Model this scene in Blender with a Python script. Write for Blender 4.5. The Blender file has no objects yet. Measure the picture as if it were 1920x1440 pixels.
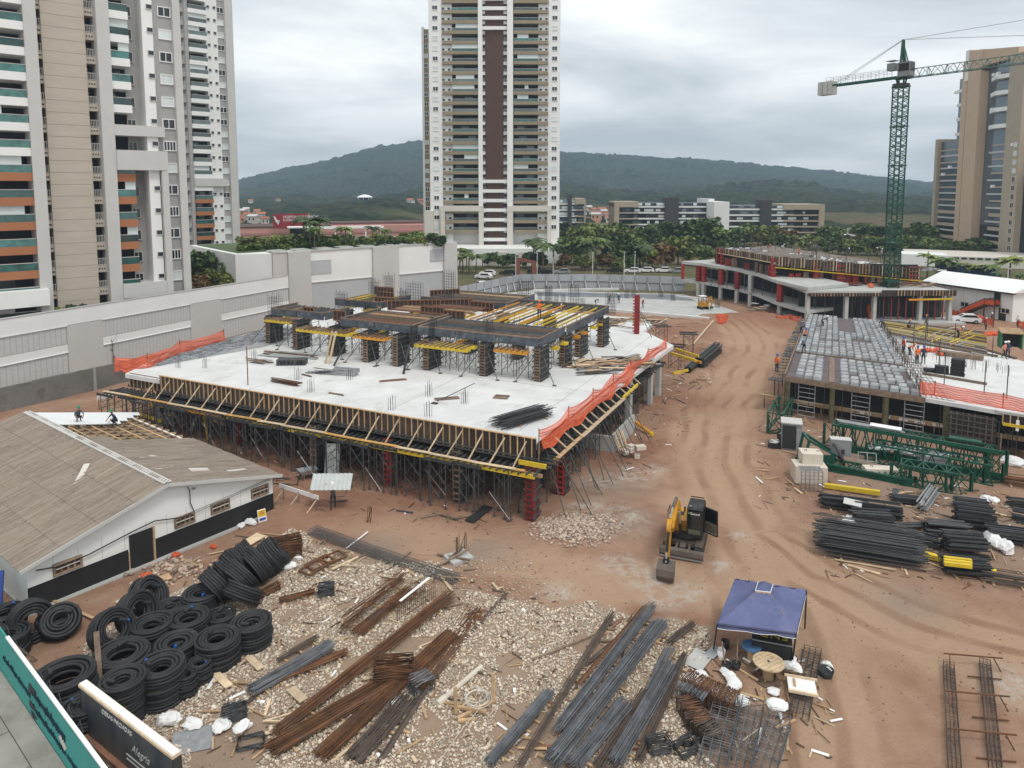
import bpy, math, random
import numpy as np
from mathutils import Vector, Matrix
R = random.Random(7); HAZE_D = 0.00030
scn = bpy.context.scene
# ---------------------------------------------------------------- camera, sky, sun, exposure
FPX = 1325.0; PITCH = math.radians(5.5); CAMH = 22.0; PYC = 480.6      # photograph is 1920 x 1440
cd = bpy.data.cameras.new('camera'); cam = bpy.data.objects.new('camera', cd)
scn.collection.objects.link(cam); scn.camera = cam
cam.location = (0, 0, CAMH); cam.rotation_euler = (math.radians(90) - PITCH, 0, 0)
cd.sensor_width = 36; cd.lens = FPX / 1920 * 36; cd.shift_y = -(720 - PYC) / 1920
cd.clip_start = 0.5; cd.clip_end = 12000
SUN_EL = math.radians(62); SUN_AZ = math.radians(145)
w = bpy.data.worlds.new('World'); scn.world = w; w.use_nodes = True
nt = w.node_tree; nt.nodes.clear()
def wn(t, **k):
    n = nt.nodes.new(t)
    for a, b in k.items(): setattr(n, a, b)
    return n
wo = wn('ShaderNodeOutputWorld'); bgn = wn('ShaderNodeBackground')
sky = wn('ShaderNodeTexSky'); sky.sky_type = 'NISHITA'; sky.sun_disc = False
sky.sun_elevation = SUN_EL; sky.sun_rotation = SUN_AZ; sky.air_density = 1.5; sky.dust_density = 3
tc = wn('ShaderNodeTexCoord'); sep = wn('ShaderNodeSeparateXYZ'); nt.links.new(tc.outputs['Generated'], sep.inputs[0])
# cloud deck: direction projected on a flat layer overhead, flattened towards the horizon
addz = wn('ShaderNodeMath', operation='ADD'); nt.links.new(sep.outputs['Z'], addz.inputs[0]); addz.inputs[1].default_value = 0.12
mxz = wn('ShaderNodeMath', operation='MAXIMUM'); nt.links.new(addz.outputs[0], mxz.inputs[0]); mxz.inputs[1].default_value = 0.05
dv = wn('ShaderNodeVectorMath', operation='DIVIDE'); cmb = wn('ShaderNodeCombineXYZ')
for i in range(3): nt.links.new(mxz.outputs[0], cmb.inputs[i])
nt.links.new(tc.outputs['Generated'], dv.inputs[0]); nt.links.new(cmb.outputs[0], dv.inputs[1])
mp = wn('ShaderNodeMapping'); nt.links.new(dv.outputs[0], mp.inputs[0]); mp.inputs['Location'].default_value = (3.1, 0.4, 0.0)
mp.inputs['Scale'].default_value = (1.0, 1.0, 0.0)
n1 = wn('ShaderNodeTexNoise'); n1.inputs['Scale'].default_value = 0.62; n1.inputs['Detail'].default_value = 7; n1.inputs['Roughness'].default_value = 0.52; n1.inputs['Distortion'].default_value = 0.35
nt.links.new(mp.outputs[0], n1.inputs['Vector'])
cr = wn('ShaderNodeValToRGB'); nt.links.new(n1.outputs['Fac'], cr.inputs[0])
e = cr.color_ramp.elements; e[0].position = 0.33; e[0].color = (0.52, 0.57, 0.595, 1); e[1].position = 0.62; e[1].color = (1.06, 1.07, 1.07, 1)
m_ = cr.color_ramp.elements.new(0.47); m_.color = (0.73, 0.77, 0.785, 1)
# thin bright veil low over the horizon, as under any stratus layer
hz = wn('ShaderNodeMapRange'); nt.links.new(sep.outputs['Z'], hz.inputs[0]); hz.inputs[1].default_value = 0.0; hz.inputs[2].default_value = 0.16; hz.inputs[3].default_value = 0.42; hz.inputs[4].default_value = 0.0
mxh = wn('ShaderNodeMixRGB'); nt.links.new(hz.outputs[0], mxh.inputs[0]); nt.links.new(cr.outputs[0], mxh.inputs[1]); mxh.inputs[2].default_value = (0.90, 0.94, 0.96, 1)
skm = wn('ShaderNodeVectorMath', operation='SCALE'); nt.links.new(sky.outputs[0], skm.inputs[0]); skm.inputs['Scale'].default_value = 0.08
mxs = wn('ShaderNodeMixRGB'); mxs.inputs[0].default_value = 0.93; nt.links.new(skm.outputs[0], mxs.inputs[1]); nt.links.new(mxh.outputs[0], mxs.inputs[2])
nt.links.new(mxs.outputs[0], bgn.inputs[0]); bgn.inputs[1].default_value = 1.15
nt.links.new(bgn.outputs[0], wo.inputs[0])
sl = bpy.data.lights.new('sun', 'SUN'); sun = bpy.data.objects.new('sun', sl); scn.collection.objects.link(sun)
sl.energy = 1.5; sl.angle = math.radians(13); sl.color = (1.0, 0.96, 0.90)
sun.rotation_euler = (math.radians(28), 0, math.radians(35))
vs = scn.view_settings; vs.view_transform = 'Standard'; vs.look = 'None'; vs.exposure = 0.18; vs.gamma = 1.0; vs.use_curve_mapping = False
scn.cycles.max_bounces = 7; scn.cycles.diffuse_bounces = 3; scn.cycles.glossy_bounces = 3; scn.cycles.transparent_max_bounces = 12
scn.cycles.volume_bounces = 1; scn.cycles.use_denoising = True
# ---------------------------------------------------------------- picture to place
CP, SP = math.cos(PITCH), math.sin(PITCH)
def ray(u, v):
    a = (u - 960) / FPX; b = (PYC - v) / FPX
    return (a, CP + b * SP, -SP + b * CP)
def G(u, v, z=0.0):                       # where the sight line through a photo pixel meets the level z
    d = ray(u, v); t = (z - CAMH) / d[2]
    return Vector((d[0] * t, d[1] * t, z))
def PD(u, v, D):                          # the point on that sight line D metres out
    d = ray(u, v); t = D / d[1]
    return Vector((d[0] * t, D, CAMH + d[2] * t))
# ---------------------------------------------------------------- materials
MATS = {}
def mat(name, col, rough=0.8, var=0.18, scale=1.5, bump=0.0, metal=0.0, spec=0.3, col2=None, rnd=0.0, island=0.0, fine=0.0, grime=None, stretch=None, detail=5, rot=0.0):
    if name in MATS: return MATS[name]
    m = bpy.data.materials.new(name); m.use_nodes = True; t = m.node_tree; N = t.nodes; L = t.links
    b = N['Principled BSDF']; b.inputs['Roughness'].default_value = rough; b.inputs['Metallic'].default_value = metal
    b.inputs['Specular IOR Level'].default_value = spec
    geo = N.new('ShaderNodeNewGeometry'); vec = geo.outputs['Position']
    if stretch:
        mpn = N.new('ShaderNodeMapping'); mpn.inputs['Scale'].default_value = stretch; mpn.vector_type = 'TEXTURE' if rot else 'POINT'; mpn.inputs['Rotation'].default_value[2] = rot; L.new(vec, mpn.inputs[0]); vec = mpn.outputs[0]
    no = N.new('ShaderNodeTexNoise'); no.inputs['Scale'].default_value = scale; no.inputs['Detail'].default_value = detail; no.inputs['Roughness'].default_value = 0.62
    L.new(vec, no.inputs['Vector'])
    rp = N.new('ShaderNodeMapRange'); rp.inputs[1].default_value = 0.28; rp.inputs[2].default_value = 0.72; L.new(no.outputs['Fac'], rp.inputs[0])
    mx = N.new('ShaderNodeMixRGB'); L.new(rp.outputs[0], mx.inputs[0])
    c2 = col2 or tuple(min(1, c * (1 + var)) for c in col); c1 = col if col2 else tuple(c * (1 - var) for c in col)
    mx.inputs[1].default_value = (*c1, 1); mx.inputs[2].default_value = (*c2, 1)
    out = mx.outputs[0]
    if grime:                                   # stains with a shape of their own
        n2 = N.new('ShaderNodeTexNoise'); n2.inputs['Scale'].default_value = grime[1]; n2.inputs['Detail'].default_value = 8; n2.inputs['Roughness'].default_value = 0.7
        L.new(geo.outputs['Position'], n2.inputs['Vector'])
        r2 = N.new('ShaderNodeMapRange'); r2.inputs[1].default_value = grime[2]; r2.inputs[2].default_value = grime[2] + 0.16; r2.inputs[4].default_value = grime[3]; L.new(n2.outputs['Fac'], r2.inputs[0])
        m2 = N.new('ShaderNodeMixRGB'); L.new(r2.outputs[0], m2.inputs[0]); L.new(out, m2.inputs[1]); m2.inputs[2].default_value = (*grime[0], 1); out = m2.outputs[0]
    for amt, sock in ((rnd, 'obj'), (island, 'isl')):
        if amt:
            src = N.new('ShaderNodeObjectInfo').outputs['Random'] if sock == 'obj' else geo.outputs['Random Per Island']
            r3 = N.new('ShaderNodeMapRange'); r3.inputs[3].default_value = 1 - amt; r3.inputs[4].default_value = 1 + amt; L.new(src, r3.inputs[0])
            m3 = N.new('ShaderNodeVectorMath'); m3.operation = 'SCALE'; L.new(out, m3.inputs[0]); L.new(r3.outputs[0], m3.inputs['Scale']); out = m3.outputs[0]
    L.new(out, b.inputs['Base Color'])
    if bump:
        nb = N.new('ShaderNodeTexNoise'); nb.inputs['Scale'].default_value = fine or scale * 6; nb.inputs['Detail'].default_value = 6; L.new(vec, nb.inputs['Vector'])
        bp = N.new('ShaderNodeBump'); bp.inputs['Strength'].default_value = bump; bp.inputs['Distance'].default_value = 0.05; L.new(nb.outputs['Fac'], bp.inputs['Height']); L.new(bp.outputs[0], b.inputs['Normal'])
    MATS[name] = m; m['c'] = 1
    return m
# concrete, paint, metal, timber
CONC = mat('concrete', (0.43, 0.43, 0.41), 0.85, 0.16, 0.5, 0.15, grime=((0.22, 0.21, 0.19), 0.8, 0.58, 0.6))
CONCW = mat('fresh_concrete', (0.62, 0.62, 0.61), 0.8, 0.14, 0.35, 0.15, grime=((0.40, 0.37, 0.33), 0.5, 0.55, 0.6), detail=9)
CONCD = mat('damp_concrete', (0.30, 0.31, 0.31), 0.7, 0.18, 0.3, 0.1)
WHITE = mat('white_render', (0.76, 0.76, 0.74), 0.75, 0.04, 0.25, grime=((0.52, 0.51, 0.48), 0.35, 0.60, 0.4))
WHITEP = mat('white_paint', (0.80, 0.80, 0.79), 0.6, 0.03, 0.6)
LGREY = mat('pale_grey_render', (0.52, 0.51, 0.49), 0.8, 0.06, 0.3, grime=((0.36, 0.35, 0.33), 0.3, 0.58, 0.4))
MGREY = mat('mid_grey_render', (0.36, 0.355, 0.345), 0.8, 0.06, 0.3)
BEIGE = mat('beige_render', (0.46, 0.405, 0.34), 0.8, 0.06, 0.4, stretch=(1, 1, 4))
KHAKI = mat('khaki_paint', (0.27, 0.22, 0.145), 0.7, 0.08, 0.3)
CREAM = mat('cream_render', (0.60, 0.56, 0.50), 0.75, 0.05, 0.3)
BROWN = mat('brown_panel', (0.085, 0.045, 0.032), 0.7, 0.10, 0.6)
ORANGEP = mat('terracotta_paint', (0.36, 0.15, 0.07), 0.7, 0.06, 0.4)
TAN = mat('tan_cladding', (0.53, 0.39, 0.27), 0.6, 0.05, 0.3)
TAN2 = mat('dull_tan_cladding', (0.40, 0.33, 0.25), 0.65, 0.06, 0.3)
DARKG = mat('dark_glass', (0.018, 0.022, 0.026), 0.12, 0.3, 0.4, spec=0.6, rnd=0.4)
BLUEG = mat('grey_blue_glass', (0.12, 0.15, 0.18), 0.04, 0.15, 0.25, spec=1.0, rnd=0.2, metal=0.35)
GREENG = mat('green_rail_glass', (0.03, 0.10, 0.09), 0.08, 0.5, 0.9, spec=0.7, rnd=0.75)
RAILG = mat('grey_rail_glass', (0.10, 0.13, 0.13), 0.1, 0.25, 0.6, spec=0.6, rnd=0.4)
BLIND = mat('pale_blind', (0.62, 0.68, 0.67), 0.6, 0.05, 1.0, rnd=0.1)
DARK = mat('dark_interior', (0.035, 0.035, 0.036), 0.9, 0.3, 0.6)  # near-black standing in for shade inside recesses and rooms; doors and gutter share it
STEELG = mat('galvanised_steel', (0.34, 0.35, 0.36), 0.5, 0.2, 3.0, metal=0.5)
STEELD = mat('dark_steel', (0.055, 0.057, 0.06), 0.55, 0.3, 3.0, metal=0.2, island=0.3)
SHORE = mat('shoring_steel', (0.085, 0.087, 0.088), 0.55, 0.3, 2.0, metal=0.3, island=0.25)
REBARG = mat('grey_rebar', (0.135, 0.14, 0.15), 0.6, 0.35, 2.0, metal=0.3, island=0.4, stretch=(1, 1, 1))
REBARR = mat('rusty_rebar', (0.135, 0.062, 0.03), 0.85, 0.4, 1.6, island=0.45, grime=((0.07, 0.055, 0.05), 1.2, 0.5, 0.6))
REBARM = mat('dull_rusty_rebar', (0.10, 0.075, 0.062), 0.8, 0.35, 1.8, island=0.4)
WOOD = mat('pine_timber', (0.43, 0.29, 0.165), 0.8, 0.25, 2.5, island=0.25, rnd=0.25)
WOODP = mat('pale_pine_timber', (0.58, 0.45, 0.30), 0.8, 0.2, 2.5, island=0.2, rnd=0.2)
WOODD = mat('weathered_timber', (0.175, 0.125, 0.09), 0.85, 0.35, 2.5, island=0.35, rnd=0.35)
PLYB = mat('dark_formply', (0.055, 0.042, 0.035), 0.6, 0.3, 1.2, rnd=0.3)
PLYK = mat('black_form_panel', (0.038, 0.039, 0.041), 0.5, 0.35, 1.0, rnd=0.3)
BEAMG = mat('grey_steel_form', (0.085, 0.10, 0.12), 0.45, 0.5, 1.3, metal=0.2, grime=((0.24, 0.26, 0.28), 1.6, 0.52, 0.7))
YELB = mat('yellow_beam', (0.66, 0.47, 0.035), 0.6, 0.15, 1.5, rnd=0.12)
ORGB = mat('orange_beam', (0.62, 0.28, 0.03), 0.6, 0.15, 1.5, rnd=0.12)
REDP = mat('red_form_paint', (0.29, 0.03, 0.026), 0.6, 0.3, 1.5, rnd=0.35, grime=((.12, .05, .04), 1.5, .5, .6))
NET = mat('orange_net', (0.78, 0.14, 0.05), 0.6, 0.12, 1.2)
GREENP = mat('green_crane_paint', (0.012, 0.075, 0.048), 0.45, 0.2, 1.5, rnd=0.1)
BLACKP = mat('black_pipe', (0.020, 0.021, 0.023), 0.62, 0.3, 2.0, spec=0.4, rnd=0.2, grime=((.085, .07, .055), 2.2, .55, .55))
YELX = mat('yellow_machine_paint', (0.52, 0.25, 0.02), 0.5, 0.25, 2.0, grime=((0.12, 0.08, 0.05), 1.5, 0.5, 0.7))
BLACKM = mat('black_machine', (0.022, 0.022, 0.023), 0.5, 0.3, 2.0, grime=((0.10, 0.08, 0.065), 1.5, 0.55, 0.5))
MUDST = mat('muddy_steel', (0.12, 0.098, 0.082), 0.7, 0.3, 3.0)
SACK = mat('white_sack', (0.74, 0.74, 0.73), 0.8, 0.08, 2.0)
SKIN = mat('skin', (0.30, 0.17, 0.11), 0.6, 0.05)
LEAF1 = mat('leaf_mid', (0.10, 0.145, 0.04), 0.6, 0.3, 0.7, island=0.45, rnd=0.2)
LEAF2 = mat('leaf_dark', (0.058, 0.092, 0.03), 0.6, 0.3, 0.7, island=0.45, rnd=0.2)
LEAF3 = mat('leaf_light', (0.17, 0.20, 0.05), 0.6, 0.3, 0.7, island=0.45, rnd=0.2)
LEAF4 = mat('leaf_rusty', (0.14, 0.085, 0.03), 0.6, 0.3, 0.7, island=0.45, rnd=0.2)
BARK = mat('bark', (0.14, 0.105, 0.08), 0.9, 0.3, 4)
PINK = mat('pink_render', (0.52, 0.27, 0.235), 0.8, 0.07, 0.1, stretch=(1, 1, 6))
ROOFT = mat('clay_tile', (0.34, 0.13, 0.07), 0.8, 0.2, 1.0, rnd=0.2)
CHAR = mat('charcoal_cladding', (0.055, 0.052, 0.052), 0.6, 0.15, 0.4)
BRICK = mat('red_brick', (0.20, 0.075, 0.055), 0.85, 0.2, 2)
def see_through(m, amt):
    t = m.node_tree; b = t.nodes['Principled BSDF']; mx = t.nodes.new('ShaderNodeMixShader'); tr = t.nodes.new('ShaderNodeBsdfTransparent'); mx.inputs[0].default_value = amt
    t.links.new(b.outputs[0], mx.inputs[1]); t.links.new(tr.outputs[0], mx.inputs[2]); t.links.new(mx.outputs[0], t.nodes['Material Output'].inputs[0])
see_through(NET, 0.40)
# ---------------------------------------------------------------- mesh and object helpers
COL = scn.collection
def V(*a): return Vector(a)
ONES = 'first second third fourth fifth sixth seventh eighth ninth tenth eleventh twelfth thirteenth fourteenth fifteenth sixteenth seventeenth eighteenth nineteenth'.split(); TENS = ['', '', 'twent', 'thirt', 'fort', 'fift', 'sixt']
def ordw(i): n = i + 1; return ONES[i] if n < 20 else (TENS[n // 10] + 'ieth' if n % 10 == 0 else TENS[n // 10] + 'y-' + ONES[n % 10 - 1])
def frame_of(d):
    d = d.normalized(); up = Vector((0, 0, 1)) if abs(d.z) < 0.98 else Vector((0, 1, 0))
    x = up.cross(d).normalized(); y = d.cross(x).normalized()
    return x, y, d
class MB:
    def __init__(s): s.v = []; s.f = []; s.m = []
    def add(s, vs, fs, mi=0):
        n = len(s.v); s.v += [tuple(q) for q in vs]; s.f += [tuple(i + n for i in f) for f in fs]; s.m += [mi] * len(fs); return s
    def box(s, c, sz, rz=0.0, mi=0):
        ca, sa = math.cos(rz), math.sin(rz); vs = []
        for dz in (-.5, .5):
            for dx, dy in ((-.5, -.5), (.5, -.5), (.5, .5), (-.5, .5)):
                x, y = dx * sz[0], dy * sz[1]; vs.append((c[0] + x * ca - y * sa, c[1] + x * sa + y * ca, c[2] + dz * sz[2]))
        return s.add(vs, [(3, 2, 1, 0), (4, 5, 6, 7), (0, 1, 5, 4), (1, 2, 6, 5), (2, 3, 7, 6), (3, 0, 4, 7)], mi)
    def bar(s, p0, p1, w, h=None, mi=0):
        p0, p1 = Vector(p0), Vector(p1); h = h or w; x, y, d = frame_of(p1 - p0)
        vs = [p + x * (a * w / 2) + y * (b * h / 2) for p in (p0, p1) for a, b in ((-1, -1), (1, -1), (1, 1), (-1, 1))]
        return s.add(vs, [(3, 2, 1, 0), (4, 5, 6, 7), (0, 1, 5, 4), (1, 2, 6, 5), (2, 3, 7, 6), (3, 0, 4, 7)], mi)
    def tube(s, p0, p1, r, n=6, r2=None, mi=0, caps=True):
        p0, p1 = Vector(p0), Vector(p1); r2 = r if r2 is None else r2; x, y, d = frame_of(p1 - p0); vs = []
        for p, rr in ((p0, r), (p1, r2)):
            for i in range(n):
                a = 2 * math.pi * i / n; vs.append(p + x * (math.cos(a) * rr) + y * (math.sin(a) * rr))
        fs = [(i, (i + 1) % n, n + (i + 1) % n, n + i) for i in range(n)]
        if caps: fs += [tuple(range(n - 1, -1, -1)), tuple(range(n, 2 * n))]
        return s.add(vs, fs, mi)
    def path(s, pts, r, n=5, closed=False, mi=0):
        pts = [Vector(p) for p in pts]; k = len(pts); vs = []
        for i, p in enumerate(pts):
            a = pts[(i - 1) % k] if closed or i else p; b = pts[(i + 1) % k] if closed or i < k - 1 else p
            x, y, d = frame_of(b - a if (b - a).length > 1e-6 else Vector((0, 0, 1))); rr = r[i] if isinstance(r, (list, tuple)) else r
            for j in range(n):
                t = 2 * math.pi * j / n; vs.append(p + x * (math.cos(t) * rr) + y * (math.sin(t) * rr))
        fs = []
        for i in range(k if closed else k - 1):
            a, b = i * n, ((i + 1) % k) * n
            fs += [(a + j, a + (j + 1) % n, b + (j + 1) % n, b + j) for j in range(n)]
        if not closed: fs += [tuple(range(n - 1, -1, -1)), tuple((k - 1) * n + j for j in range(n))]
        return s.add(vs, fs, mi)
    def ring(s, c, Rr, r, n=26, k=6, tilt=None, mi=0):
        pts = [Vector((Rr * math.cos(2 * math.pi * i / n), Rr * math.sin(2 * math.pi * i / n), 0)) for i in range(n)]; c = Vector(c)
        if tilt: pts = [tilt @ p for p in pts]
        return s.path([c + p for p in pts], r, k, True, mi)
    def prism(s, pts, z0, z1, mi=0):
        n = len(pts); a = sum(pts[i][0] * pts[(i + 1) % n][1] - pts[(i + 1) % n][0] * pts[i][1] for i in range(n))
        if a < 0: pts = pts[::-1]
        f0 = (lambda i: z0[i] if isinstance(z0, (list, tuple)) else z0); f1 = (lambda i: z1[i] if isinstance(z1, (list, tuple)) else z1)
        vs = [(p[0], p[1], f0(i)) for i, p in enumerate(pts)] + [(p[0], p[1], f1(i)) for i, p in enumerate(pts)]
        return s.add(vs, [tuple(range(n - 1, -1, -1)), tuple(range(n, 2 * n))] + [(i, (i + 1) % n, n + (i + 1) % n, n + i) for i in range(n)], mi)
    def side(s, prof, x0, x1, mi=0):            # an outline in the y-z plane given a thickness along x
        n = len(prof); vs = [(x0, p[0], p[1]) for p in prof] + [(x1, p[0], p[1]) for p in prof]
        return s.add(vs, [tuple(range(n - 1, -1, -1)), tuple(range(n, 2 * n))] + [(i, (i + 1) % n, n + (i + 1) % n, n + i) for i in range(n)], mi)
    def lathe(s, prof, c=(0, 0, 0), n=16, mi=0):
        vs = [(c[0] + r * math.cos(2 * math.pi * j / n), c[1] + r * math.sin(2 * math.pi * j / n), c[2] + z) for r, z in prof for j in range(n)]
        fs = [(i * n + j, i * n + (j + 1) % n, (i + 1) * n + (j + 1) % n, (i + 1) * n + j) for i in range(len(prof) - 1) for j in range(n)]
        return s.add(vs, fs, mi)
    def blob(s, c, r, seed=0, sub=None, mi=0):
        rr = random.Random(seed); rx, ry, rz = r if isinstance(r, (tuple, list)) else (r, r, r); nu, nv = sub or (8, 5); vs = [(c[0], c[1], c[2] - rz)]
        for i in range(1, nv):
            ph = math.pi * i / nv
            for j in range(nu):
                th = 2 * math.pi * j / nu; k = 1 + rr.uniform(-.18, .18)
                vs.append((c[0] + rx * k * math.sin(ph) * math.cos(th), c[1] + ry * k * math.sin(ph) * math.sin(th), c[2] - rz * k * math.cos(ph)))
        vs.append((c[0], c[1], c[2] + rz)); top = len(vs) - 1
        fs = [(0, 1 + (j + 1) % nu, 1 + j) for j in range(nu)]
        for i in range(nv - 2):
            a = 1 + i * nu; b = a + nu; fs += [(a + j, a + (j + 1) % nu, b + (j + 1) % nu, b + j) for j in range(nu)]
        a = 1 + (nv - 2) * nu; fs += [(a + j, a + (j + 1) % nu, top) for j in range(nu)]
        return s.add(vs, fs, mi)
    def mesh(s, name, mats, smooth=False):
        me = bpy.data.meshes.new(name); me.from_pydata(s.v, [], s.f)
        for m in (mats if isinstance(mats, (list, tuple)) else [mats]): me.materials.append(m)
        if any(s.m): me.polygons.foreach_set('material_index', s.m)
        if smooth: me.polygons.foreach_set('use_smooth', [True] * len(s.f))
        me.update(); return me
    def build(s, name, mats, parent=None, smooth=False):
        return put(name, s.mesh(name, mats, smooth), parent)
def put(name, me, parent=None, loc=None, rz=0.0, scale=None):
    o = bpy.data.objects.new(name, me); COL.objects.link(o)
    if parent is not None: o.parent = parent
    if loc is not None: o.location = loc
    if rz: o.rotation_euler = (0, 0, rz)
    if scale is not None: o.scale = scale if isinstance(scale, (tuple, list)) else (scale,) * 3
    return o
def tag(o, label=None, cat=None, group=None, kind=None):
    if label: o['label'] = label
    if cat: o['category'] = cat
    if group: o['group'] = group
    if kind: o['kind'] = kind
    elif cat and 'kind' not in o: o['kind'] = 'thing'
    return o
def thing(name, label, cat, loc=(0, 0, 0), rz=0.0, group=None):
    o = put(name, None, None, loc, rz); o.empty_display_size = 0.3; return tag(o, label, cat, group)
CUBES = {}
def unit(m, kind='cube'):
    k = (m.name, kind)
    if k not in CUBES:
        b = MB()
        if kind == 'cube': b.box((0, 0, 0), (1, 1, 1))
        else: b.tube((0, 0, -.5), (0, 0, .5), .5, 8)
        CUBES[k] = b.mesh(kind, m)
    return CUBES[k]
def pc(name, m, parent, c, s, rz=0.0):     # a box-shaped piece (shares its mesh with the others of its material)
    return put(name, unit(m), parent, c, rz, s)
def br(name, m, parent, p0, p1, w, h=None, rnd=False):   # a straight bar or tube between two points
    p0, p1 = Vector(p0), Vector(p1); x, y, d = frame_of(p1 - p0); L_ = (p1 - p0).length; h = h or w
    o = put(name, unit(m, 'tube' if rnd else 'cube'), parent)
    mtx = Matrix(((x.x, y.x, d.x), (x.y, y.y, d.y), (x.z, y.z, d.z))).to_4x4(); mtx.translation = (p0 + p1) / 2
    o.matrix_basis = mtx @ Matrix.Diagonal((w, h, L_, 1)); return o
def struct(o): o['kind'] = 'structure'; return o
def stuff(o): o['kind'] = 'stuff'; return o
def copytree(o, parent=None):
    c = o.copy(); COL.objects.link(c); c.parent = parent
    for ch in o.children: copytree(ch, c)
    return c
def copy_to(o, loc, rz=0.0, label=None, scale=None):
    c = copytree(o); c.location = loc; c.rotation_euler = (0, 0, rz)
    if label: c['label'] = label
    if scale: c.scale = (scale,) * 3 if not isinstance(scale, tuple) else scale
    return c
def text(body, m, parent, size, mtx, name='lettering', extrude=0.01, align='LEFT', shear=0.0, spacing=1.0):
    cu = bpy.data.curves.new(name, 'FONT'); cu.body = body; cu.size = size; cu.extrude = extrude; cu.align_x = align; cu.shear = shear; cu.space_character = spacing; cu.resolution_u = 3
    cu.materials.append(m); tmp = bpy.data.objects.new(name, cu); COL.objects.link(tmp)
    me = bpy.data.meshes.new_from_object(tmp.evaluated_get(bpy.context.evaluated_depsgraph_get())); bpy.data.objects.remove(tmp)
    o = put(name, me, parent); o.matrix_basis = mtx; return o
def basis(o, x, y, z=None):
    x, y = Vector(x).normalized(), Vector(y).normalized(); z = x.cross(y)
    m = Matrix(((x.x, y.x, z.x), (x.y, y.y, z.y), (x.z, y.z, z.z))).to_4x4(); m.translation = Vector(o); return m
def vnoise(x, y, s=1.0, seed=0):
    x = np.asarray(x, float) / s; y = np.asarray(y, float) / s; xi = np.floor(x).astype(np.int64); yi = np.floor(y).astype(np.int64); fx = x - xi; fy = y - yi
    fx = fx * fx * (3 - 2 * fx); fy = fy * fy * (3 - 2 * fy)
    def h(a, b):
        n = (a * 374761393 + b * 668265263 + seed * 1442695041) & 0x7fffffff; n = (n ^ (n >> 13)) * 1274126177 & 0x7fffffff; return ((n ^ (n >> 16)) & 0xffff) / 65535.0
    return (h(xi, yi) * (1 - fx) + h(xi + 1, yi) * fx) * (1 - fy) + (h(xi, yi + 1) * (1 - fx) + h(xi + 1, yi + 1) * fx) * fy
def inpoly(x, y, poly):
    r = np.zeros(np.shape(x), bool); n = len(poly)
    for i in range(n):
        x0, y0 = poly[i][:2]; x1, y1 = poly[(i + 1) % n][:2]
        c = ((y0 > y) != (y1 > y)) & (x < (x1 - x0) * (y - y0) / ((y1 - y0) or 1e-9) + x0); r ^= c
    return r
def pdist(x, y, pts):
    best = np.full(np.shape(x), 1e9); lat = np.zeros(np.shape(x))
    for a, b in zip(pts[:-1], pts[1:]):
        ax, ay, bx, by = a[0], a[1], b[0], b[1]; L2 = (bx - ax) ** 2 + (by - ay) ** 2
        t = np.clip(((x - ax) * (bx - ax) + (y - ay) * (by - ay)) / L2, 0, 1); dx = x - ax - t * (bx - ax); dy = y - ay - t * (by - ay); d = np.hypot(dx, dy)
        sg = np.sign((bx - ax) * dy - (by - ay) * dx); m = d < best; best = np.where(m, d, best); lat = np.where(m, d * sg, lat)
    return best, lat
# ================================================================ ground, hills, far town
ROADPX = [(1560, 1440), (1500, 1240), (1440, 1080), (1370, 960), (1335, 860), (1350, 760), (1400, 690), (1420, 650), (1400, 620), (1360, 600)]
ROAD = [G(*p) for p in ROADPX]
ROAD2 = [G(*p) for p in [(560, 955), (760, 1000), (950, 1060), (1150, 1100), (1330, 1090), (1420, 1040)]]
ROAD3 = [G(*p) for p in [(1340, 960), (1500, 1080), (1700, 1180), (1960, 1260)]]
GRAVEL = [G(*p) for p in [(120, 1460), (150, 1210), (300, 1120), (430, 1060), (560, 985), (640, 1020), (780, 1060), (870, 1085), (960, 1125), (1130, 1140), (1260, 1160), (1330, 1190), (1310, 1270), (1280, 1330), (1330, 1460)]]
HIDDEN = [((1000, 800), (-50, 68))]
def gz(x, y):
    h = (vnoise(x, y, 3.0, 3) - .5) * .16 + (vnoise(x, y, 0.9, 5) - .5) * .07 + (vnoise(x, y, 0.4, 9) - .5) * .025
    near = np.clip((170 - y) / 30, 0, 1); h = h * near
    for (u, v, r, hh) in [(1185, 985, 2.0, .65), (1075, 1000, 2.2, .35), (1150, 930, 2.3, .3), (1395, 602, 5.0, .9), (1445, 600, 4.0, .8), (1330, 640, 3.0, .5), (1250, 640, 3.5, .4), (530, 960, 1.6, .25), (905, 1035, 1.2, .2), (1360, 615, 3, .6)]:
        p = G(u, v); h = h + hh * np.exp(-((x - p.x) ** 2 + (y - p.y) ** 2) / r ** 2) * (0.75 + .5 * vnoise(x, y, .7, 21))
    d, lt = pdist(x, y, ROAD); h = h - np.where(d < 4, .05 * (1 - d / 4), 0)
    wb = (vnoise(x, y, 14, 51) - .5) * 1.6
    for o_ in (-2.7, -.9, 1.1, 2.9): e_ = lt + wb - o_; h = h + (.05 * np.exp(-((np.abs(e_) - .6) / .25) ** 2) - .09 * np.exp(-(e_ / .38) ** 2)) * (d < 5) * (.4 + vnoise(x, y, 5, 52))
    return h
def axis(lo, a, b, hi, st, gr=1.16):
    c = list(np.arange(a, b + st * .5, st)); l = []; x = a; d = st
    while x > lo: d *= gr; x -= d; l.append(x)
    r = []; x = b; d = st
    while x < hi: d *= gr; x += d; r.append(x)
    return np.array(l[::-1] + c + r)
xs = axis(-3500, -52, 62, 3500, 0.38); ys = axis(-40, 18, 92, 4200, 0.38, 1.09)
XX, YY = np.meshgrid(xs, ys); x = XX.ravel(); y = YY.ravel(); z = gz(x, y)
nx, ny = len(xs), len(ys)
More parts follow.
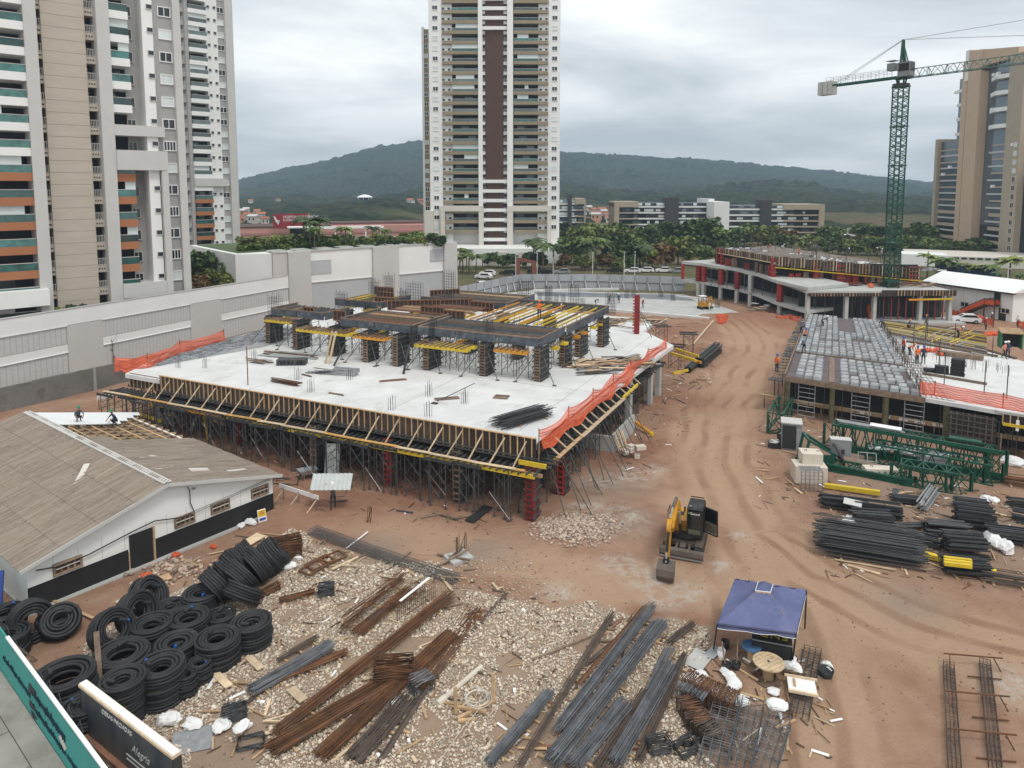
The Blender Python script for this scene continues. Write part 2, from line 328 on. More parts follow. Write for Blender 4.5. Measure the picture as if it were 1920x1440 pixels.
idx = np.arange(nx * ny).reshape(ny, nx); q = np.stack([idx[:-1, :-1], idx[:-1, 1:], idx[1:, 1:], idx[1:, :-1]], -1).reshape(-1, 4)
def npmesh(name, co, faces, mats, smooth=False):
    me = bpy.data.meshes.new(name); me.vertices.add(len(co)); me.vertices.foreach_set('co', np.asarray(co, np.float32).ravel())
    k = faces.shape[1]; me.loops.add(faces.size); me.loops.foreach_set('vertex_index', faces.ravel().astype(np.int32))
    me.polygons.add(len(faces)); me.polygons.foreach_set('loop_start', np.arange(0, faces.size, k, dtype=np.int32))
    try: me.polygons.foreach_set('loop_total', np.full(len(faces), k, np.int32))
    except Exception: pass
    for m in (mats if isinstance(mats, list) else [mats]): me.materials.append(m)
    if smooth: me.polygons.foreach_set('use_smooth', np.ones(len(faces), bool))
    me.update(); me.validate(); return me
def attr(me, name, val):
    a = me.attributes.new(name, 'FLOAT', 'POINT'); a.data.foreach_set('value', np.asarray(val, np.float32))
def sm(a, b, v): t = np.clip((v - a) / (b - a), 0, 1); return t * t * (3 - 2 * t)
jit = (vnoise(x, y, 2.2, 31) - .5) * 3.2 + (vnoise(x, y, .7, 33) - .5) * 1.2
d1, l1 = pdist(x, y, ROAD); d2, l2 = pdist(x, y, ROAD2); d3, l3 = pdist(x, y, ROAD3)
road = np.maximum(sm(5.4, 2.6, d1 + jit), np.maximum(sm(3.4, 1.2, d2 + jit * .7), sm(5.2, 2, d3 + jit)))
grv = inpoly(x + jit * .5, y + jit * .5, GRAVEL).astype(float)
powd = np.zeros_like(x)
for (u, v, r) in [(1215, 1085, 1.5), (1165, 1060, 1.3), (1290, 1110, 1.2), (1120, 1010, .8), (1180, 890, 1.8), (1230, 880, 1.0), (1120, 905, 1.6), (1050, 1110, 1.0), (1350, 1060, .8), (1160, 980, 2.0), (1390, 1005, .7), (1905, 1290, 1.5), (1100, 960, 1.6), (1240, 1125, 1.0)]:
    p = G(u, v); powd = np.maximum(powd, np.exp(-((x - p.x) ** 2 + (y - p.y) ** 2) / r ** 2))
red = np.zeros_like(x)
for (u, v, r) in [(560, 850, 9), (800, 900, 6), (330, 800, 6), (1290, 750, 4), (1400, 600, 9), (1250, 620, 6), (1280, 660, 6), (1200, 840, 3), (620, 950, 4), (1160, 860, 3), (1255, 985, 1.6), (1320, 1000, 1.4), (1340, 1190, 1.6), (1560, 930, 3)]:
    p = G(u, v); red = np.maximum(red, np.exp(-((x - p.x) ** 2 + (y - p.y) ** 2) / r ** 2))
grey = np.zeros_like(x)
for (u, v, r) in [(1185, 985, 1.8), (1700, 930, 6), (1620, 850, 5), (1850, 1000, 6), (1150, 920, 2.5), (900, 1040, 2), (700, 1030, 2), (1700, 1130, 2)]:
    p = G(u, v); grey = np.maximum(grey, np.exp(-((x - p.x) ** 2 + (y - p.y) ** 2) / r ** 2))
gm = npmesh('ground', np.stack([x, y, z], 1), q, [], True)
lat = np.where(d1 < d3, l1, l3)
for nme, vv in (('road', road), ('gravel', grv), ('powder', powd), ('red', red), ('grey', grey), ('grass', sm(128, 150, y + jit * 3) * sm(-200, -100, x * 0 + 1)), ('lat', lat), ('lat2', l2)): attr(gm, nme, vv)
ground = struct(put('ground', gm))
m = bpy.data.materials.new('site_soil'); m.use_nodes = True; t = m.node_tree; N = t.nodes; L = t.links; bs = N['Principled BSDF']; bs.inputs['Roughness'].default_value = .95; bs.inputs['Specular IOR Level'].default_value = .12
geo = N.new('ShaderNodeNewGeometry')
def nz(sc, de=6, ro=.6):
    n = N.new('ShaderNodeTexNoise'); n.inputs['Scale'].default_value = sc; n.inputs['Detail'].default_value = de; n.inputs['Roughness'].default_value = ro; L.new(geo.outputs['Position'], n.inputs['Vector']); return n.outputs['Fac']
def at_(nm): n = N.new('ShaderNodeAttribute'); n.attribute_name = nm; return n.outputs['Fac']
def mr(s, a, b, c=0., d=1.): n = N.new('ShaderNodeMapRange'); L.new(s, n.inputs[0]); n.inputs[1].default_value = a; n.inputs[2].default_value = b; n.inputs[3].default_value = c; n.inputs[4].default_value = d; return n.outputs[0]
def mixc(f, a, b):
    n = N.new('ShaderNodeMixRGB')
    for i, s in ((0, f), (1, a), (2, b)):
        if hasattr(s, 'links'): L.new(s, n.inputs[i])
        else: n.inputs[i].default_value = s if i == 0 else (*s, 1)
    return n.outputs[0]
def mth(op, a, b):
    n = N.new('ShaderNodeMath'); n.operation = op
    for i, s in ((0, a), (1, b)):
        if hasattr(s, 'links'): L.new(s, n.inputs[i])
        else: n.inputs[i].default_value = s
    return n.outputs[0]
big = mr(nz(.22, 6, .65), .34, .66); midn = mr(nz(.9, 8, .7), .3, .7); fin = mr(nz(7, 6, .7), .25, .75); vf = mr(nz(28, 4, .7), .25, .75)
c = mixc(big, (.355, .20, .128), (.46, .31, .22))
c = mixc(mr(midn, .2, 1, 0, .55), c, (.25, .125, .078))
c = mixc(mth('MULTIPLY', at_('road'), mr(midn, 0, 1, .55, 1)), c, (.52, .35, .235))
c = mixc(mth('MULTIPLY', at_('red'), mr(midn, 0, 1, .45, 1)), c, (.255, .108, .068))
c = mixc(mth('MULTIPLY', at_('grey'), mr(midn, 0, 1, .4, .9)), c, (.30, .245, .20))
c = mixc(mth('MULTIPLY', at_('gravel'), .8), c, (.40, .305, .225))
pw = mth('MULTIPLY', mr(at_('powder'), .1, .8), mr(nz(1.3, 8, .75), .42, .60))
c = mixc(mth('MULTIPLY', pw, .85), c, (.58, .53, .47))
# wheel tracks pressed along the haul road
def tracks(a, offs, wd):
    tot = None
    wob = mr(nz(.07, 2), .3, .7, -.8, .8)
    for o_ in offs:
        dd = mth('ABSOLUTE', mth('SUBTRACT', mth('ADD', a, wob), o_), 0.); k = mr(dd, wd * .4, wd, 1., 0.); tot = k if tot is None else mth('MAXIMUM', tot, k)
    return tot
tr = mth('MULTIPLY', mth('MULTIPLY', tracks(at_('lat'), (-2.7, -.9, 1.1, 2.9), .42), at_('road')), mr(nz(.13, 3), .38, .62))
c = mixc(mth('MULTIPLY', tr, .7), c, (.255, .145, .09))
gs = mixc(mr(nz(.06, 6), .4, .6), (.07, .095, .03), (.17, .14, .085))
c = mixc(at_('grass'), c, gs)
c = mixc(mr(fin, 0, 1, 0, .28), c, (.20, .125, .085))
spk = mr(nz(11, 3, .5), .67, .74)
c = mixc(mth('MULTIPLY', spk, .55), c, (.56, .47, .38))
c = mixc(mr(vf, 0, 1, 0, .16), c, (.10, .06, .04)); L.new(c, bs.inputs['Base Color'])
bp = N.new('ShaderNodeBump'); bp.inputs['Strength'].default_value = .75; bp.inputs['Distance'].default_value = .09
hh = mth('ADD', mth('ADD', mth('MULTIPLY', midn, .8), mth('MULTIPLY', fin, .55)), mth('SUBTRACT', mth('MULTIPLY', vf, .2), mth('MULTIPLY', tr, .5))); L.new(hh, bp.inputs['Height']); L.new(bp.outputs[0], bs.inputs['Normal'])
gm.materials.append(m)
def gh(x, y): return float(gz(np.array([x]), np.array([y]))[0])
def GG(u, v, dz=0.0): p = G(u, v); return Vector((p.x, p.y, gh(p.x, p.y) + dz))
# ---- pebbles
ico_v = []; ph = (1 + 5 ** .5) / 2
for a in (-1, 1):
    for b in (-ph, ph): ico_v += [(a, b, 0), (0, a, b), (b, 0, a)]
ico_v = np.array(ico_v) / math.hypot(1, ph)
from mathutils.geometry import delaunay_2d_cdt
def icofaces():
    f = []; n = len(ico_v); e = 2 / math.hypot(1, ph) * 1.01
    for i in range(n):
        for j in range(i + 1, n):
            for k in range(j + 1, n):
                if max(np.linalg.norm(ico_v[i] - ico_v[j]), np.linalg.norm(ico_v[j] - ico_v[k]), np.linalg.norm(ico_v[i] - ico_v[k])) < e:
                    f.append((i, j, k) if np.dot(np.cross(ico_v[j] - ico_v[i], ico_v[k] - ico_v[i]), ico_v[i]) > 0 else (i, k, j))
    return np.array(f)
ICO_F = icofaces()
def stones(name, px, py, size, mt, seed=0, lift=.35, smooth=False):
    g = np.random.default_rng(seed); n = len(px); s = size if np.ndim(size) else np.full(n, size)
    sc = s[:, None] * g.uniform(.65, 1.2, (n, 3)) * np.array([1, 1, .7]); a = g.uniform(0, 6.283, n)
    v = ico_v[None] * sc[:, None] * g.uniform(.8, 1.15, (n, 12, 1)); tl = g.uniform(-.5, .5, n)
    vx = v[..., 0] * np.cos(tl)[:, None] - v[..., 2] * np.sin(tl)[:, None]; vz = v[..., 0] * np.sin(tl)[:, None] + v[..., 2] * np.cos(tl)[:, None]; vy = v[..., 1]
    X = vx * np.cos(a)[:, None] - vy * np.sin(a)[:, None] + px[:, None]; Y = vx * np.sin(a)[:, None] + vy * np.cos(a)[:, None] + py[:, None]
    Z = vz + (gz(px, py) + s * lift)[:, None]
    f = (ICO_F[None] + (np.arange(n) * 12)[:, None, None]).reshape(-1, 3)
    return stuff(put(name, npmesh(name, np.stack([X, Y, Z], -1).reshape(-1, 3), f, mt, smooth)))
PEB = mat('pebble', (0.45, 0.365, 0.275), 0.9, 0.3, 5, island=0.4, col2=(0.60, 0.53, 0.44))
RUB = mat('rubble_stone', (0.36, 0.26, 0.20), 0.85, 0.3, 4, island=0.4, col2=(0.47, 0.38, 0.31))
g = np.random.default_rng(3)
gx = np.array([p.x for p in GRAVEL]); gy = np.array([p.y for p in GRAVEL])
px = g.uniform(gx.min(), gx.max(), 120000); py = g.uniform(gy.min(), gy.max(), 120000)
jj = (vnoise(px, py, 2.2, 31) - .5) * 2
k = inpoly(px + jj, py + jj, GRAVEL) & (vnoise(px, py, 1.7, 77) * .7 + vnoise(px, py, .6, 78) * .3 > .36)
px, py = px[k][:42000], py[k][:42000]
tag(stones('gravel', px, py, np.clip(np.random.default_rng(4).lognormal(-3.14, .38, len(px)), .02, .15), PEB, 5), 'pale rounded pebbles spread over the storage yard', 'gravel')
def cluster(name, u, v, r, n, s0, s1, label, mt=RUB, seed=1, cat='rubble'):
    p = G(u, v); g = np.random.default_rng(seed); a = g.uniform(0, 6.28, n); d = r * np.sqrt(g.uniform(0, 1, n)) * g.uniform(.7, 1.3, n)
    return tag(stones(name, p.x + d * np.cos(a) * 1.25, p.y + d * np.sin(a), g.uniform(s0, s1, n), mt, seed + 50, .4), label, cat)
cluster('rubble', 1075, 995, 2.0, 1500, .05, .13, 'pile of broken pale stones beside the corner column of the big slab', seed=11)
cluster('rubble', 905, 1100, 3.0, 600, .03, .08, 'thin scatter of stones along the edge of the red track', seed=12)
cluster('rubble', 320, 1070, 1.6, 160, .06, .2, 'broken stones at the foot of the white and black shed', seed=13)
g = np.random.default_rng(8); px = g.uniform(-35, 45, 9000); py = g.uniform(22, 80, 9000); d_, _ = pdist(px, py, ROAD); k = (vnoise(px, py, 3, 99) > .5) | (d_ > 7)
tag(stones('dirt_clods', px[k], py[k], g.uniform(.015, .06, k.sum()), mat('clod', (.26, .165, .11), .95, .3, 3, island=.5), 9, .3), 'small clods and stones strewn over the bare soil', 'debris')
# ---- hills
RIDGE = [(-900, 420), (-300, 400), (100, 385), (300, 362), (440, 341), (500, 326), (560, 315), (600, 307), (650, 292), (700, 279), (760, 272), (830, 266), (920, 268), (1050, 284), (1120, 291), (1200, 297), (1300, 301), (1400, 307), (1500, 318), (1600, 328), (1700, 340), (1760, 345), (1900, 350), (2300, 365), (2900, 400)]
MIDR = [(-900, 385), (100, 383), (300, 378), (440, 372), (600, 373), (700, 366), (770, 352), (860, 350), (1050, 345), (1150, 350), (1250, 352), (1350, 345), (1450, 340), (1550, 350), (1650, 360), (1760, 368), (1900, 372), (2300, 385), (2900, 405)]
NEARR = [(-900, 412), (300, 408), (440, 404), (520, 399), (600, 392), (640, 388), (700, 384), (760, 388), (800, 400), (1000, 412), (1100, 405), (1200, 404), (1350, 405), (1500, 398), (1600, 396), (1760, 398), (2900, 400)]
def ridge_h(u, tab, D): return CAMH + (353 - np.interp(u, [a for a, b in tab], [b for a, b in tab])) * D / 1331.0
nu, nd = 760, 300
uu = np.linspace(-900, 2900, nu); dd = 300 * (2900 / 300) ** (np.linspace(0, 1, nd) ** .8)
U, D = np.meshgrid(uu, dd); hx = (U - 960) / 1331 * D; hy = D
def bump(D, D0, wd0, wd1): return np.where(D < D0, np.exp(-((D - D0) / wd0) ** 2), np.exp(-((D - D0) / wd1) ** 2))
Uw = U + (vnoise(hx, hy, 260, 5) - .5) * 60
h = np.maximum.reduce([ridge_h(Uw, NEARR, 560) * sm(330, 560, D) * (1 - sm(700, 1300, D)), ridge_h(Uw, MIDR, 1150) * sm(520, 1150, D) * (1 - .75 * sm(1200, 1700, D)), ridge_h(U, RIDGE, 2400) * sm(1050, 2400, D)])
gul = (np.abs(vnoise(hx, hy, 230, 8) - .5) * 2) * 30 * sm(600, 1600, D)
h = h * 1.0 - gul * (1 - sm(2250, 2420, D)) + (vnoise(hx, hy, 90, 2) - .5) * 10 * sm(500, 1000, D)
field = sm(.66, .72, vnoise(hx, hy, 120, 41)) * (1 - sm(600, 800, D))
can = (vnoise(hx, hy, 14, 4) + .6 * vnoise(hx, hy, 7, 6) + .5 * vnoise(hx, hy, 28, 7) - 1.05)
h = h + can * 9.0 * sm(320, 420, D) * (1 - field * .9) * np.clip(D / 900, .55, 1.5)
h = np.maximum(h, -1.0) * sm(300, 360, D) - 0.6 * (1 - sm(300, 360, D))
idx = np.arange(nu * nd).reshape(nd, nu); q = np.stack([idx[:-1, :-1], idx[:-1, 1:], idx[1:, 1:], idx[1:, :-1]], -1).reshape(-1, 4)
hm = npmesh('hills', np.stack([hx.ravel(), hy.ravel(), h.ravel()], 1), q, [], True); attr(hm, 'field', field.ravel())
m = bpy.data.materials.new('forest_cover'); m.use_nodes = True; t = m.node_tree; N = t.nodes; L = t.links; bs = N['Principled BSDF']; bs.inputs['Roughness'].default_value = .9; bs.inputs['Specular IOR Level'].default_value = .1
geo = N.new('ShaderNodeNewGeometry')
vo = N.new('ShaderNodeTexVoronoi'); vo.inputs['Scale'].default_value = .11; L.new(geo.outputs['Position'], vo.inputs['Vector']); sx_ = N.new('ShaderNodeSeparateColor'); L.new(vo.outputs['Color'], sx_.inputs[0]); c = mixc(sx_.outputs[0], (.010, .020, .009), (.060, .085, .030)); c = mixc(mr(vo.outputs['Distance'], .35, .8, 0, .85), c, (.006, .012, .006)); c = mixc(mr(nz(.02, 4), .5, .62, 0, .35), c, (.07, .065, .03)); c = mixc(mr(nz(.008, 3), .45, .6, 0, .6), c, (.05, .06, .025)); c = mixc(mr(nz(.25, 4), .55, .7, 0, .6), c, (.085, .10, .04))  # dark gaps round each crown: shade between trees put into the colour
c = mixc(at_('field'), c, mixc(mr(nz(.03, 5), .4, .6), (.10, .12, .045), (.20, .135, .085))); L.new(c, bs.inputs['Base Color']); hm.materials.append(m)
bp = N.new('ShaderNodeBump'); bp.inputs['Strength'].default_value = 1.; bp.inputs['Distance'].default_value = 6.; L.new(mth('SUBTRACT', nz(.22, 6, .7), mth('MULTIPLY', vo.outputs['Distance'], 1.2)), bp.inputs['Height']); L.new(bp.outputs[0], bs.inputs['Normal'])
struct(put('hills', hm))
from mathutils.bvhtree import BVHTree
def hill_at(u, v):
    # distance at which the sight line meets the hill sheet
    d = Vector(ray(u, v)); d.normalize(); r = HB.ray_cast(Vector((0, 0, CAMH)), d, 4000); return r[0]
HB = BVHTree.FromObject(bpy.data.objects['hills'], bpy.context.evaluated_depsgraph_get())
# small houses on the slopes
hcols = [mat('house_wall_%d' % i, c, .85, .08, .5) for i, c in enumerate([(.62, .60, .56), (.50, .44, .38), (.55, .30, .20), (.40, .40, .40)])]
def house(p, sx, sy, sz, rz, wm, rm, label):
    t = thing('hillside_house', label, 'house', p, rz, 'small houses on the hillside')
    pc('wall', wm, t, (0, 0, sz / 2 - 1), (sx, sy, sz + 2))
    MB().add([(-sx * .58, -sy * .6, sz), (sx * .58, -sy * .6, sz), (sx * .58, sy * .6, sz), (-sx * .58, sy * .6, sz), (-sx * .58, 0, sz + sy * .28), (sx * .58, 0, sz + sy * .28)], [(0, 1, 5, 4), (2, 3, 4, 5), (1, 2, 5), (3, 0, 4), (3, 2, 1, 0)]).build('roof', rm, t)
    for i in range(2): pc('window', DARKG, t, (-sx / 4 + i * sx / 2, -sy / 2 - .03, sz * .55), (sx * .16, .1, sz * .35))
rr = random.Random(5)
SPOT = [(470, 378), (522, 374), (455, 402), (468, 408), (482, 400), (476, 414), (450, 415), (490, 410), (462, 396), (1112, 398), (1122, 404), (1132, 400), (1140, 408), (1148, 402), (1118, 410), (1128, 395), (1145, 413), (1104, 391), (790, 378), (800, 383), (1600, 440), (497, 418), (443, 392), (1152, 395), (770, 377)]
for i, (u, v) in enumerate(SPOT):
    p = hill_at(u, v + 3)
    if p is None or p.y > 1500: p = PD(u, v + 3, 520)
    house(p, rr.uniform(4, 6.5), rr.uniform(4, 5), rr.uniform(2.6, 4), rr.uniform(-.5, .5), hcols[i % 4], [ROOFT, ROOFT, LGREY][i % 3], 'small house among trees on the wooded slope, one of several')
# round white pavilion on the ridge
p = hill_at(684, 374) or PD(684, 374, 640)
t = thing('round_pavilion', 'round white domed pavilion on the grassy hill edge', 'pavilion', p); k = p.y / 1331
MB().lathe([(10 * k, 0), (10 * k, 4 * k)], n=18).build('wall', DARK, t); MB().lathe([(15 * k, 4 * k), (14 * k, 5 * k), (8 * k, 8 * k), (0.01, 9.5 * k)], n=20).build('roof', WHITEP, t, True)
for a in range(8): br('post', WHITEP, t, (13 * k * math.cos(a * .785), 13 * k * math.sin(a * .785), 0), (13 * k * math.cos(a * .785), 13 * k * math.sin(a * .785), 4 * k), .5)
# ================================================================ buildings round the site
class Fac:                                   # a facade standing on a line; px(u) gives the place along it seen at photo column u
    def __init__(s, name, label, cat, A, B, z=0.0, group=None):
        s.A = Vector((A[0], A[1])); d = Vector((B[0] - A[0], B[1] - A[1])); s.L = d.length; s.d = d.normalized(); s.rz = math.atan2(d.y, d.x)
        s.t = thing(name, label, cat, (A[0], A[1], z), s.rz, group); s.z = z
    def px(s, u, v=300):
        r = ray(u, v); # A + s*d = k*r
        den = s.d.x * r[1] - s.d.y * r[0]; return (r[0] * s.A.y - r[1] * s.A.x) / den
    def D(s, u, v=300): return s.A.y + s.px(u, v) * s.d.y
    def zz(s, u, v): r = ray(u, v); D = s.D(u, v); return CAMH + r[2] * D / r[1] - s.z
def span(t, name, m, x0, x1, y0, y1, z0, z1): return pc(name, m, t, ((x0 + x1) / 2, (y0 + y1) / 2, (z0 + z1) / 2), (abs(x1 - x0), abs(y1 - y0), abs(z1 - z0)))
FRM = {}
def window(t, x, z, w_, h_, y=0.0, pane=DARKG, frame=WHITEP, name='window', proud=.06, mull=1):
    k = (round(w_, 2), round(h_, 2), frame.name, mull)
    if k not in FRM:
        b = MB(); f = min(.12, w_ * .1); b.box((-w_ / 2, 0, 0), (f, .12, h_)); b.box((w_ / 2, 0, 0), (f, .12, h_)); b.box((0, 0, h_ / 2), (w_ + f, .14, f)); b.box((0, 0, -h_ / 2), (w_ + f, .2, f))
        for i in range(mull): b.box((-w_ / 2 + w_ * (i + 1) / (mull + 1), 0, 0), (f * .7, .1, h_))
        FRM[k] = b.mesh('window', frame)
    o = put(name, FRM[k], t, (x, y - proud, z)); pc('pane', pane, o, (0, .03, 0), (w_, .06, h_)); return o
def balconies(t, x0, x1, yb, yf, zs, slab, rail, fl=3.0, bh=1.0, gh_=.9, blind=.25, seed=1, cap=None, back=DARK, slab_over=0.0, so2=0.0):
    rr = random.Random(seed)
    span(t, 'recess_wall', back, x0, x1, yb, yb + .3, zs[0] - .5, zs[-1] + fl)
    for i, z in enumerate(zs):
        sm_ = slab(i, z) if callable(slab) else slab
        span(t, 'balcony_slab', sm_, x0 - slab_over, x1 + so2, yf, yb, z - bh / 2, z + bh / 2)
        span(t, 'glass_rail', rail(i) if callable(rail) else rail, x0 + .05, x1 - .05, yf + .08, yf + .16, z + bh / 2, z + bh / 2 + gh_)
        if cap: span(t, 'hand_rail', cap, x0 + .02, x1 - .02, yf + .04, yf + .2, z + bh / 2 + gh_, z + bh / 2 + gh_ + .07)
        if rr.random() < blind:
            a = rr.choice([0, 0, .15, .45]); b_ = rr.choice([1, 1, .6, .85]); xa, xb = x0 + (x1 - x0) * a, x0 + (x1 - x0) * b_
            if xb > xa + .5: span(t, 'blind', BLIND, xa, xb, yf + .35, yf + .42, z + bh / 2, z + fl - bh / 2)
        elif rr.random() < .5:
            xa = x0 + (x1 - x0) * rr.uniform(.1, .6); span(t, 'glass_door', RAILG, xa, xa + (x1 - x0) * .3, yb - .06, yb - .01, z + bh / 2, z + 2.3)
def slots(t, x0, x1, yb, yf, zs, band=BEIGE, rail=LGREY, vents=True):
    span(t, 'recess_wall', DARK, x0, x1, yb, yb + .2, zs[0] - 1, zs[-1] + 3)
    for z in zs:
        span(t, 'slot_slab', band, x0, x1, yf, yb, z - .45, z + .45)
        k = ('rl', round(x1 - x0, 2))
        if k not in FRM:
            b = MB(); W = x1 - x0; n = max(3, int(W / .18)); b.box((0, 0, .45), (W, .06, .06)); b.box((0, 0, -.4), (W, .06, .06))
            for i in range(n): b.box((-W / 2 + W * (i + .5) / n, 0, 0), (.05, .05, .9))
            FRM[k] = b.mesh('railing', rail)
        put('railing', FRM[k], t, ((x0 + x1) / 2, yf + .05, z + .95)); pc('door', MGREY, t, ((x0 + x1) / 2 - (x1 - x0) * .2, yb - .05, z + 1.3), ((x1 - x0) * .35, .06, 1.7))
        for i in (-1, 0, 1) if vents else (): pc('vent', CHAR, t, ((x0 + x1) / 2 + i * (x1 - x0) * .27, yf - .01, z), (.16, .03, .2))
# ---- big tower at the left edge
a = PD(25, 170, 87); b = PD(310, 150, 98.6)
T = Fac('apartment_tower', 'tall beige and grey apartment tower with green glass balconies behind the white wall', 'building', (a.x, a.y), (b.x, b.y)); t = T.t
Z = [35.4 + 3.0 * k for k in range(-10, 9)]; zt = 66
X = lambda u: T.px(u, 170)
span(t, 'core', MGREY, X(-80), X(338), 3.2, 20, 0, zt)
slabm = lambda i, z: ORANGEP if 9.5 < z < 24.5 else WHITE
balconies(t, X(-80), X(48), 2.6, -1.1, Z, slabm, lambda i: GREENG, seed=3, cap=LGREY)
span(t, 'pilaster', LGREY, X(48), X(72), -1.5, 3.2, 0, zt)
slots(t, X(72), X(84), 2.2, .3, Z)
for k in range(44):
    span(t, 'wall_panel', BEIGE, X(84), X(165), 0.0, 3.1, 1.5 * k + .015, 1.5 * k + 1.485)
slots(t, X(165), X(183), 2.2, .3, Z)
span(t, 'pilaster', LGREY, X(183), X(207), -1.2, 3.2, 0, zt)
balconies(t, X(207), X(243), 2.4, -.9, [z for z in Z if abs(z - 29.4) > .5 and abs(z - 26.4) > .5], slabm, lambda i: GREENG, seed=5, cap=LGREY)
span(t, 'portal_beam', LGREY, X(207), X(300), -1.3, 2, 28.9, 30.3); span(t, 'portal_beam', LGREY, X(207), X(302), -1.6, 2, 24.4, 27)
span(t, 'portal_leg', LGREY, X(290), X(302), -1.6, -.2, 0, 24.3)
span(t, 'portal_base', LGREY, X(207), X(302), -1.5, 2, 7.4, 9.3)
span(t, 'recess_side', MGREY, X(243), X(268), 1.9, 3.1, 0, zt)
for z in Z: window(t, (X(246) + X(256)) / 2, z + 1.2, 1.0, 1.3, 1.9, DARKG, LGREY)
span(t, 'fin', WHITE, X(268), X(288), -.9, 3.1, 0, zt)
for z in Z: window(t, (X(278) + X(287)) / 2, z + 1.6, .75, .6, -.9, DARKG, LGREY, mull=0)
span(t, 'wall', MGREY, X(288), X(325), -.1, 3.1, 0, zt)
rr = random.Random(2)
for z in Z: window(t, (X(304) + X(322)) / 2, z + 1.4, 1.55, 1.25, -.1, BLIND if rr.random() < .45 else DARKG, WHITEP, mull=1 if rr.random() < .6 else 3)
for k in range(22): span(t, 'joint', LGREY, X(268) - .02, X(325), -.93, -.9, 3 * k + .4, 3 * k + .45) if k < 0 else None
span(t, 'pilaster', LGREY, X(325), X(339), -1.0, 3.1, 0, zt)
for u0, u1 in ((225, 258), (262, 285), (318, 338), (-60, -10)):
    span(t, 'ground_window', DARKG, X(u0), X(u1), -1.75, -1.6, 3.0, 6.8)
span(t, 'canopy', WHITE, X(-80), X(62), -2.6, 0, 7.6, 9.6)
window(t, X(30), 5.0, 3.6, 2.8, -1.3, DARKG, WHITEP, mull=3)
# ---- its twin behind it
a = PD(356, 170, 172); b = PD(424, 170, 178)
T = Fac('apartment_tower', 'second grey and white apartment tower standing behind the bigger one, nearer the hill', 'building', (a.x, a.y), (b.x, b.y)); t = T.t; X = lambda u: T.px(u, 170)
Z = [45.9 + 3.0 * k for k in range(-13, 11)]; zt = 80
span(t, 'core', MGREY, X(326), X(436), 2.6, 22, 0, zt)
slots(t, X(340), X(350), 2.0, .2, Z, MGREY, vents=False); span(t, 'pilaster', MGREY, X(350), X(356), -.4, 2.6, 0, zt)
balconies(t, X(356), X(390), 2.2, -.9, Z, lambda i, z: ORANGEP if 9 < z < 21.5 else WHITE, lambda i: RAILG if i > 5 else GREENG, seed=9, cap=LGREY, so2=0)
span(t, 'wall', WHITE, X(390), X(412), 0, 2.5, 0, zt)
for z in Z:
    for u in (395.5, 407): window(t, X(u), z + 1.7, .65, .6, 0, DARKG, LGREY, mull=0)
    window(t, X(418), z + 1.4, 1.6, 1.3, .25, DARKG if rr.random() < .6 else BLIND, WHITEP)
span(t, 'wall_strip', MGREY, X(412), X(424), .25, 2.5, 0, zt); span(t, 'pilaster', LGREY, X(424), X(437), -.9, 2.6, 0, zt); span(t, 'end_wall', LGREY, X(437) + .02, X(440), -.3, 22, 0, zt)
span(t, 'portal_beam', LGREY, X(356), X(415), -1.2, 0, 22.5, 24.4)
MB().path([(X(360) + i * 1.3, -4, 5 + 2.2 * math.sin(i / 8 * math.pi)) for i in range(9)], .5, 6).build('entrance_arch', WHITEP, t)
# ---- tower in the middle
D0 = 215.0
T = Fac('apartment_tower', 'tall white apartment tower with brown central panel in the middle of the view', 'building', (PD(805, 200, D0).x, D0), (PD(1050, 200, D0).x, D0)); t = T.t; X = lambda u: T.px(u, 200)
zt = 92; zf = lambda v: T.zz(960, v)
Z = [zf(379) + 2.95 * k for k in range(0, 26)]
span(t, 'core', WHITE, X(829), X(1028), 3.0, 22, 0, zt)
for a, b in ((805, 829), (1028, 1050)): span(t, 'white_wall', WHITE, X(a), X(b), 0, 22.5, 0, zt)
for a, b in ((829, 848), (1009, 1028)): span(t, 'white_wall', WHITE, X(a), X(b), .4, 3, 0, zt)
for a, b in ((897, 905), (951, 962)): span(t, 'pilaster', WHITE, X(a), X(b), -1.0, 3, 0, zt)
span(t, 'brown_panel', BROWN, X(910), X(944), .2, 3, 0, zt)
Zl = [zf(379) - 2.95 * k for k in (3, 2, 1)]
for (a, b, s, o1, o2) in ((848, 897, 21, X(848) - X(829), 0), (963, 1009, 22, 0, X(1028) - X(1009))):
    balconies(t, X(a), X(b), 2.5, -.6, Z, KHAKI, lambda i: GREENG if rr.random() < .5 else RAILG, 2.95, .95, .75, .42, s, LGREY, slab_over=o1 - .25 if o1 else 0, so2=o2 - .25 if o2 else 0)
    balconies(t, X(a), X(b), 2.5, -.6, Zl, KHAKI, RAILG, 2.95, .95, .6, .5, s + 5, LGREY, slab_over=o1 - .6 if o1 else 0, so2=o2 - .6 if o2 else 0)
for z in Z + Zl:
    for u in (832, 842.5, 1013.5, 1024): window(t, X(u), z + 1.05, .8, .75, .4, DARKG, WHITE, mull=0)
    for u in (817, 1039.5): window(t, X(u), z + 1.3, 1.55, 1.25, 0, DARKG if rr.random() < .55 else BLIND, WHITEP)
for a, b in ((905, 910), (944, 951)): slots(t, X(a), X(b), 2.0, .4, Z + Zl, WHITE, vents=False)
for z in [zf(y) for y in (340, 358, 376, 394, 412, 430, 449, -2, 16, 34, 53)]: span(t, 'cross_beam', WHITE, X(905), X(951), -.5, .2, z - .5, z + .5)
for a, b in ((825, 833), (897, 906), (951, 962), (1027, 1034)): span(t, 'portal_leg', CREAM, X(a), X(b), -1.4, 0, 0, zf(386))
for a, b in ((825, 906), (951, 1034)): span(t, 'portal_beam', CREAM, X(a), X(b), -1.45, 0, zf(396), zf(385.5))
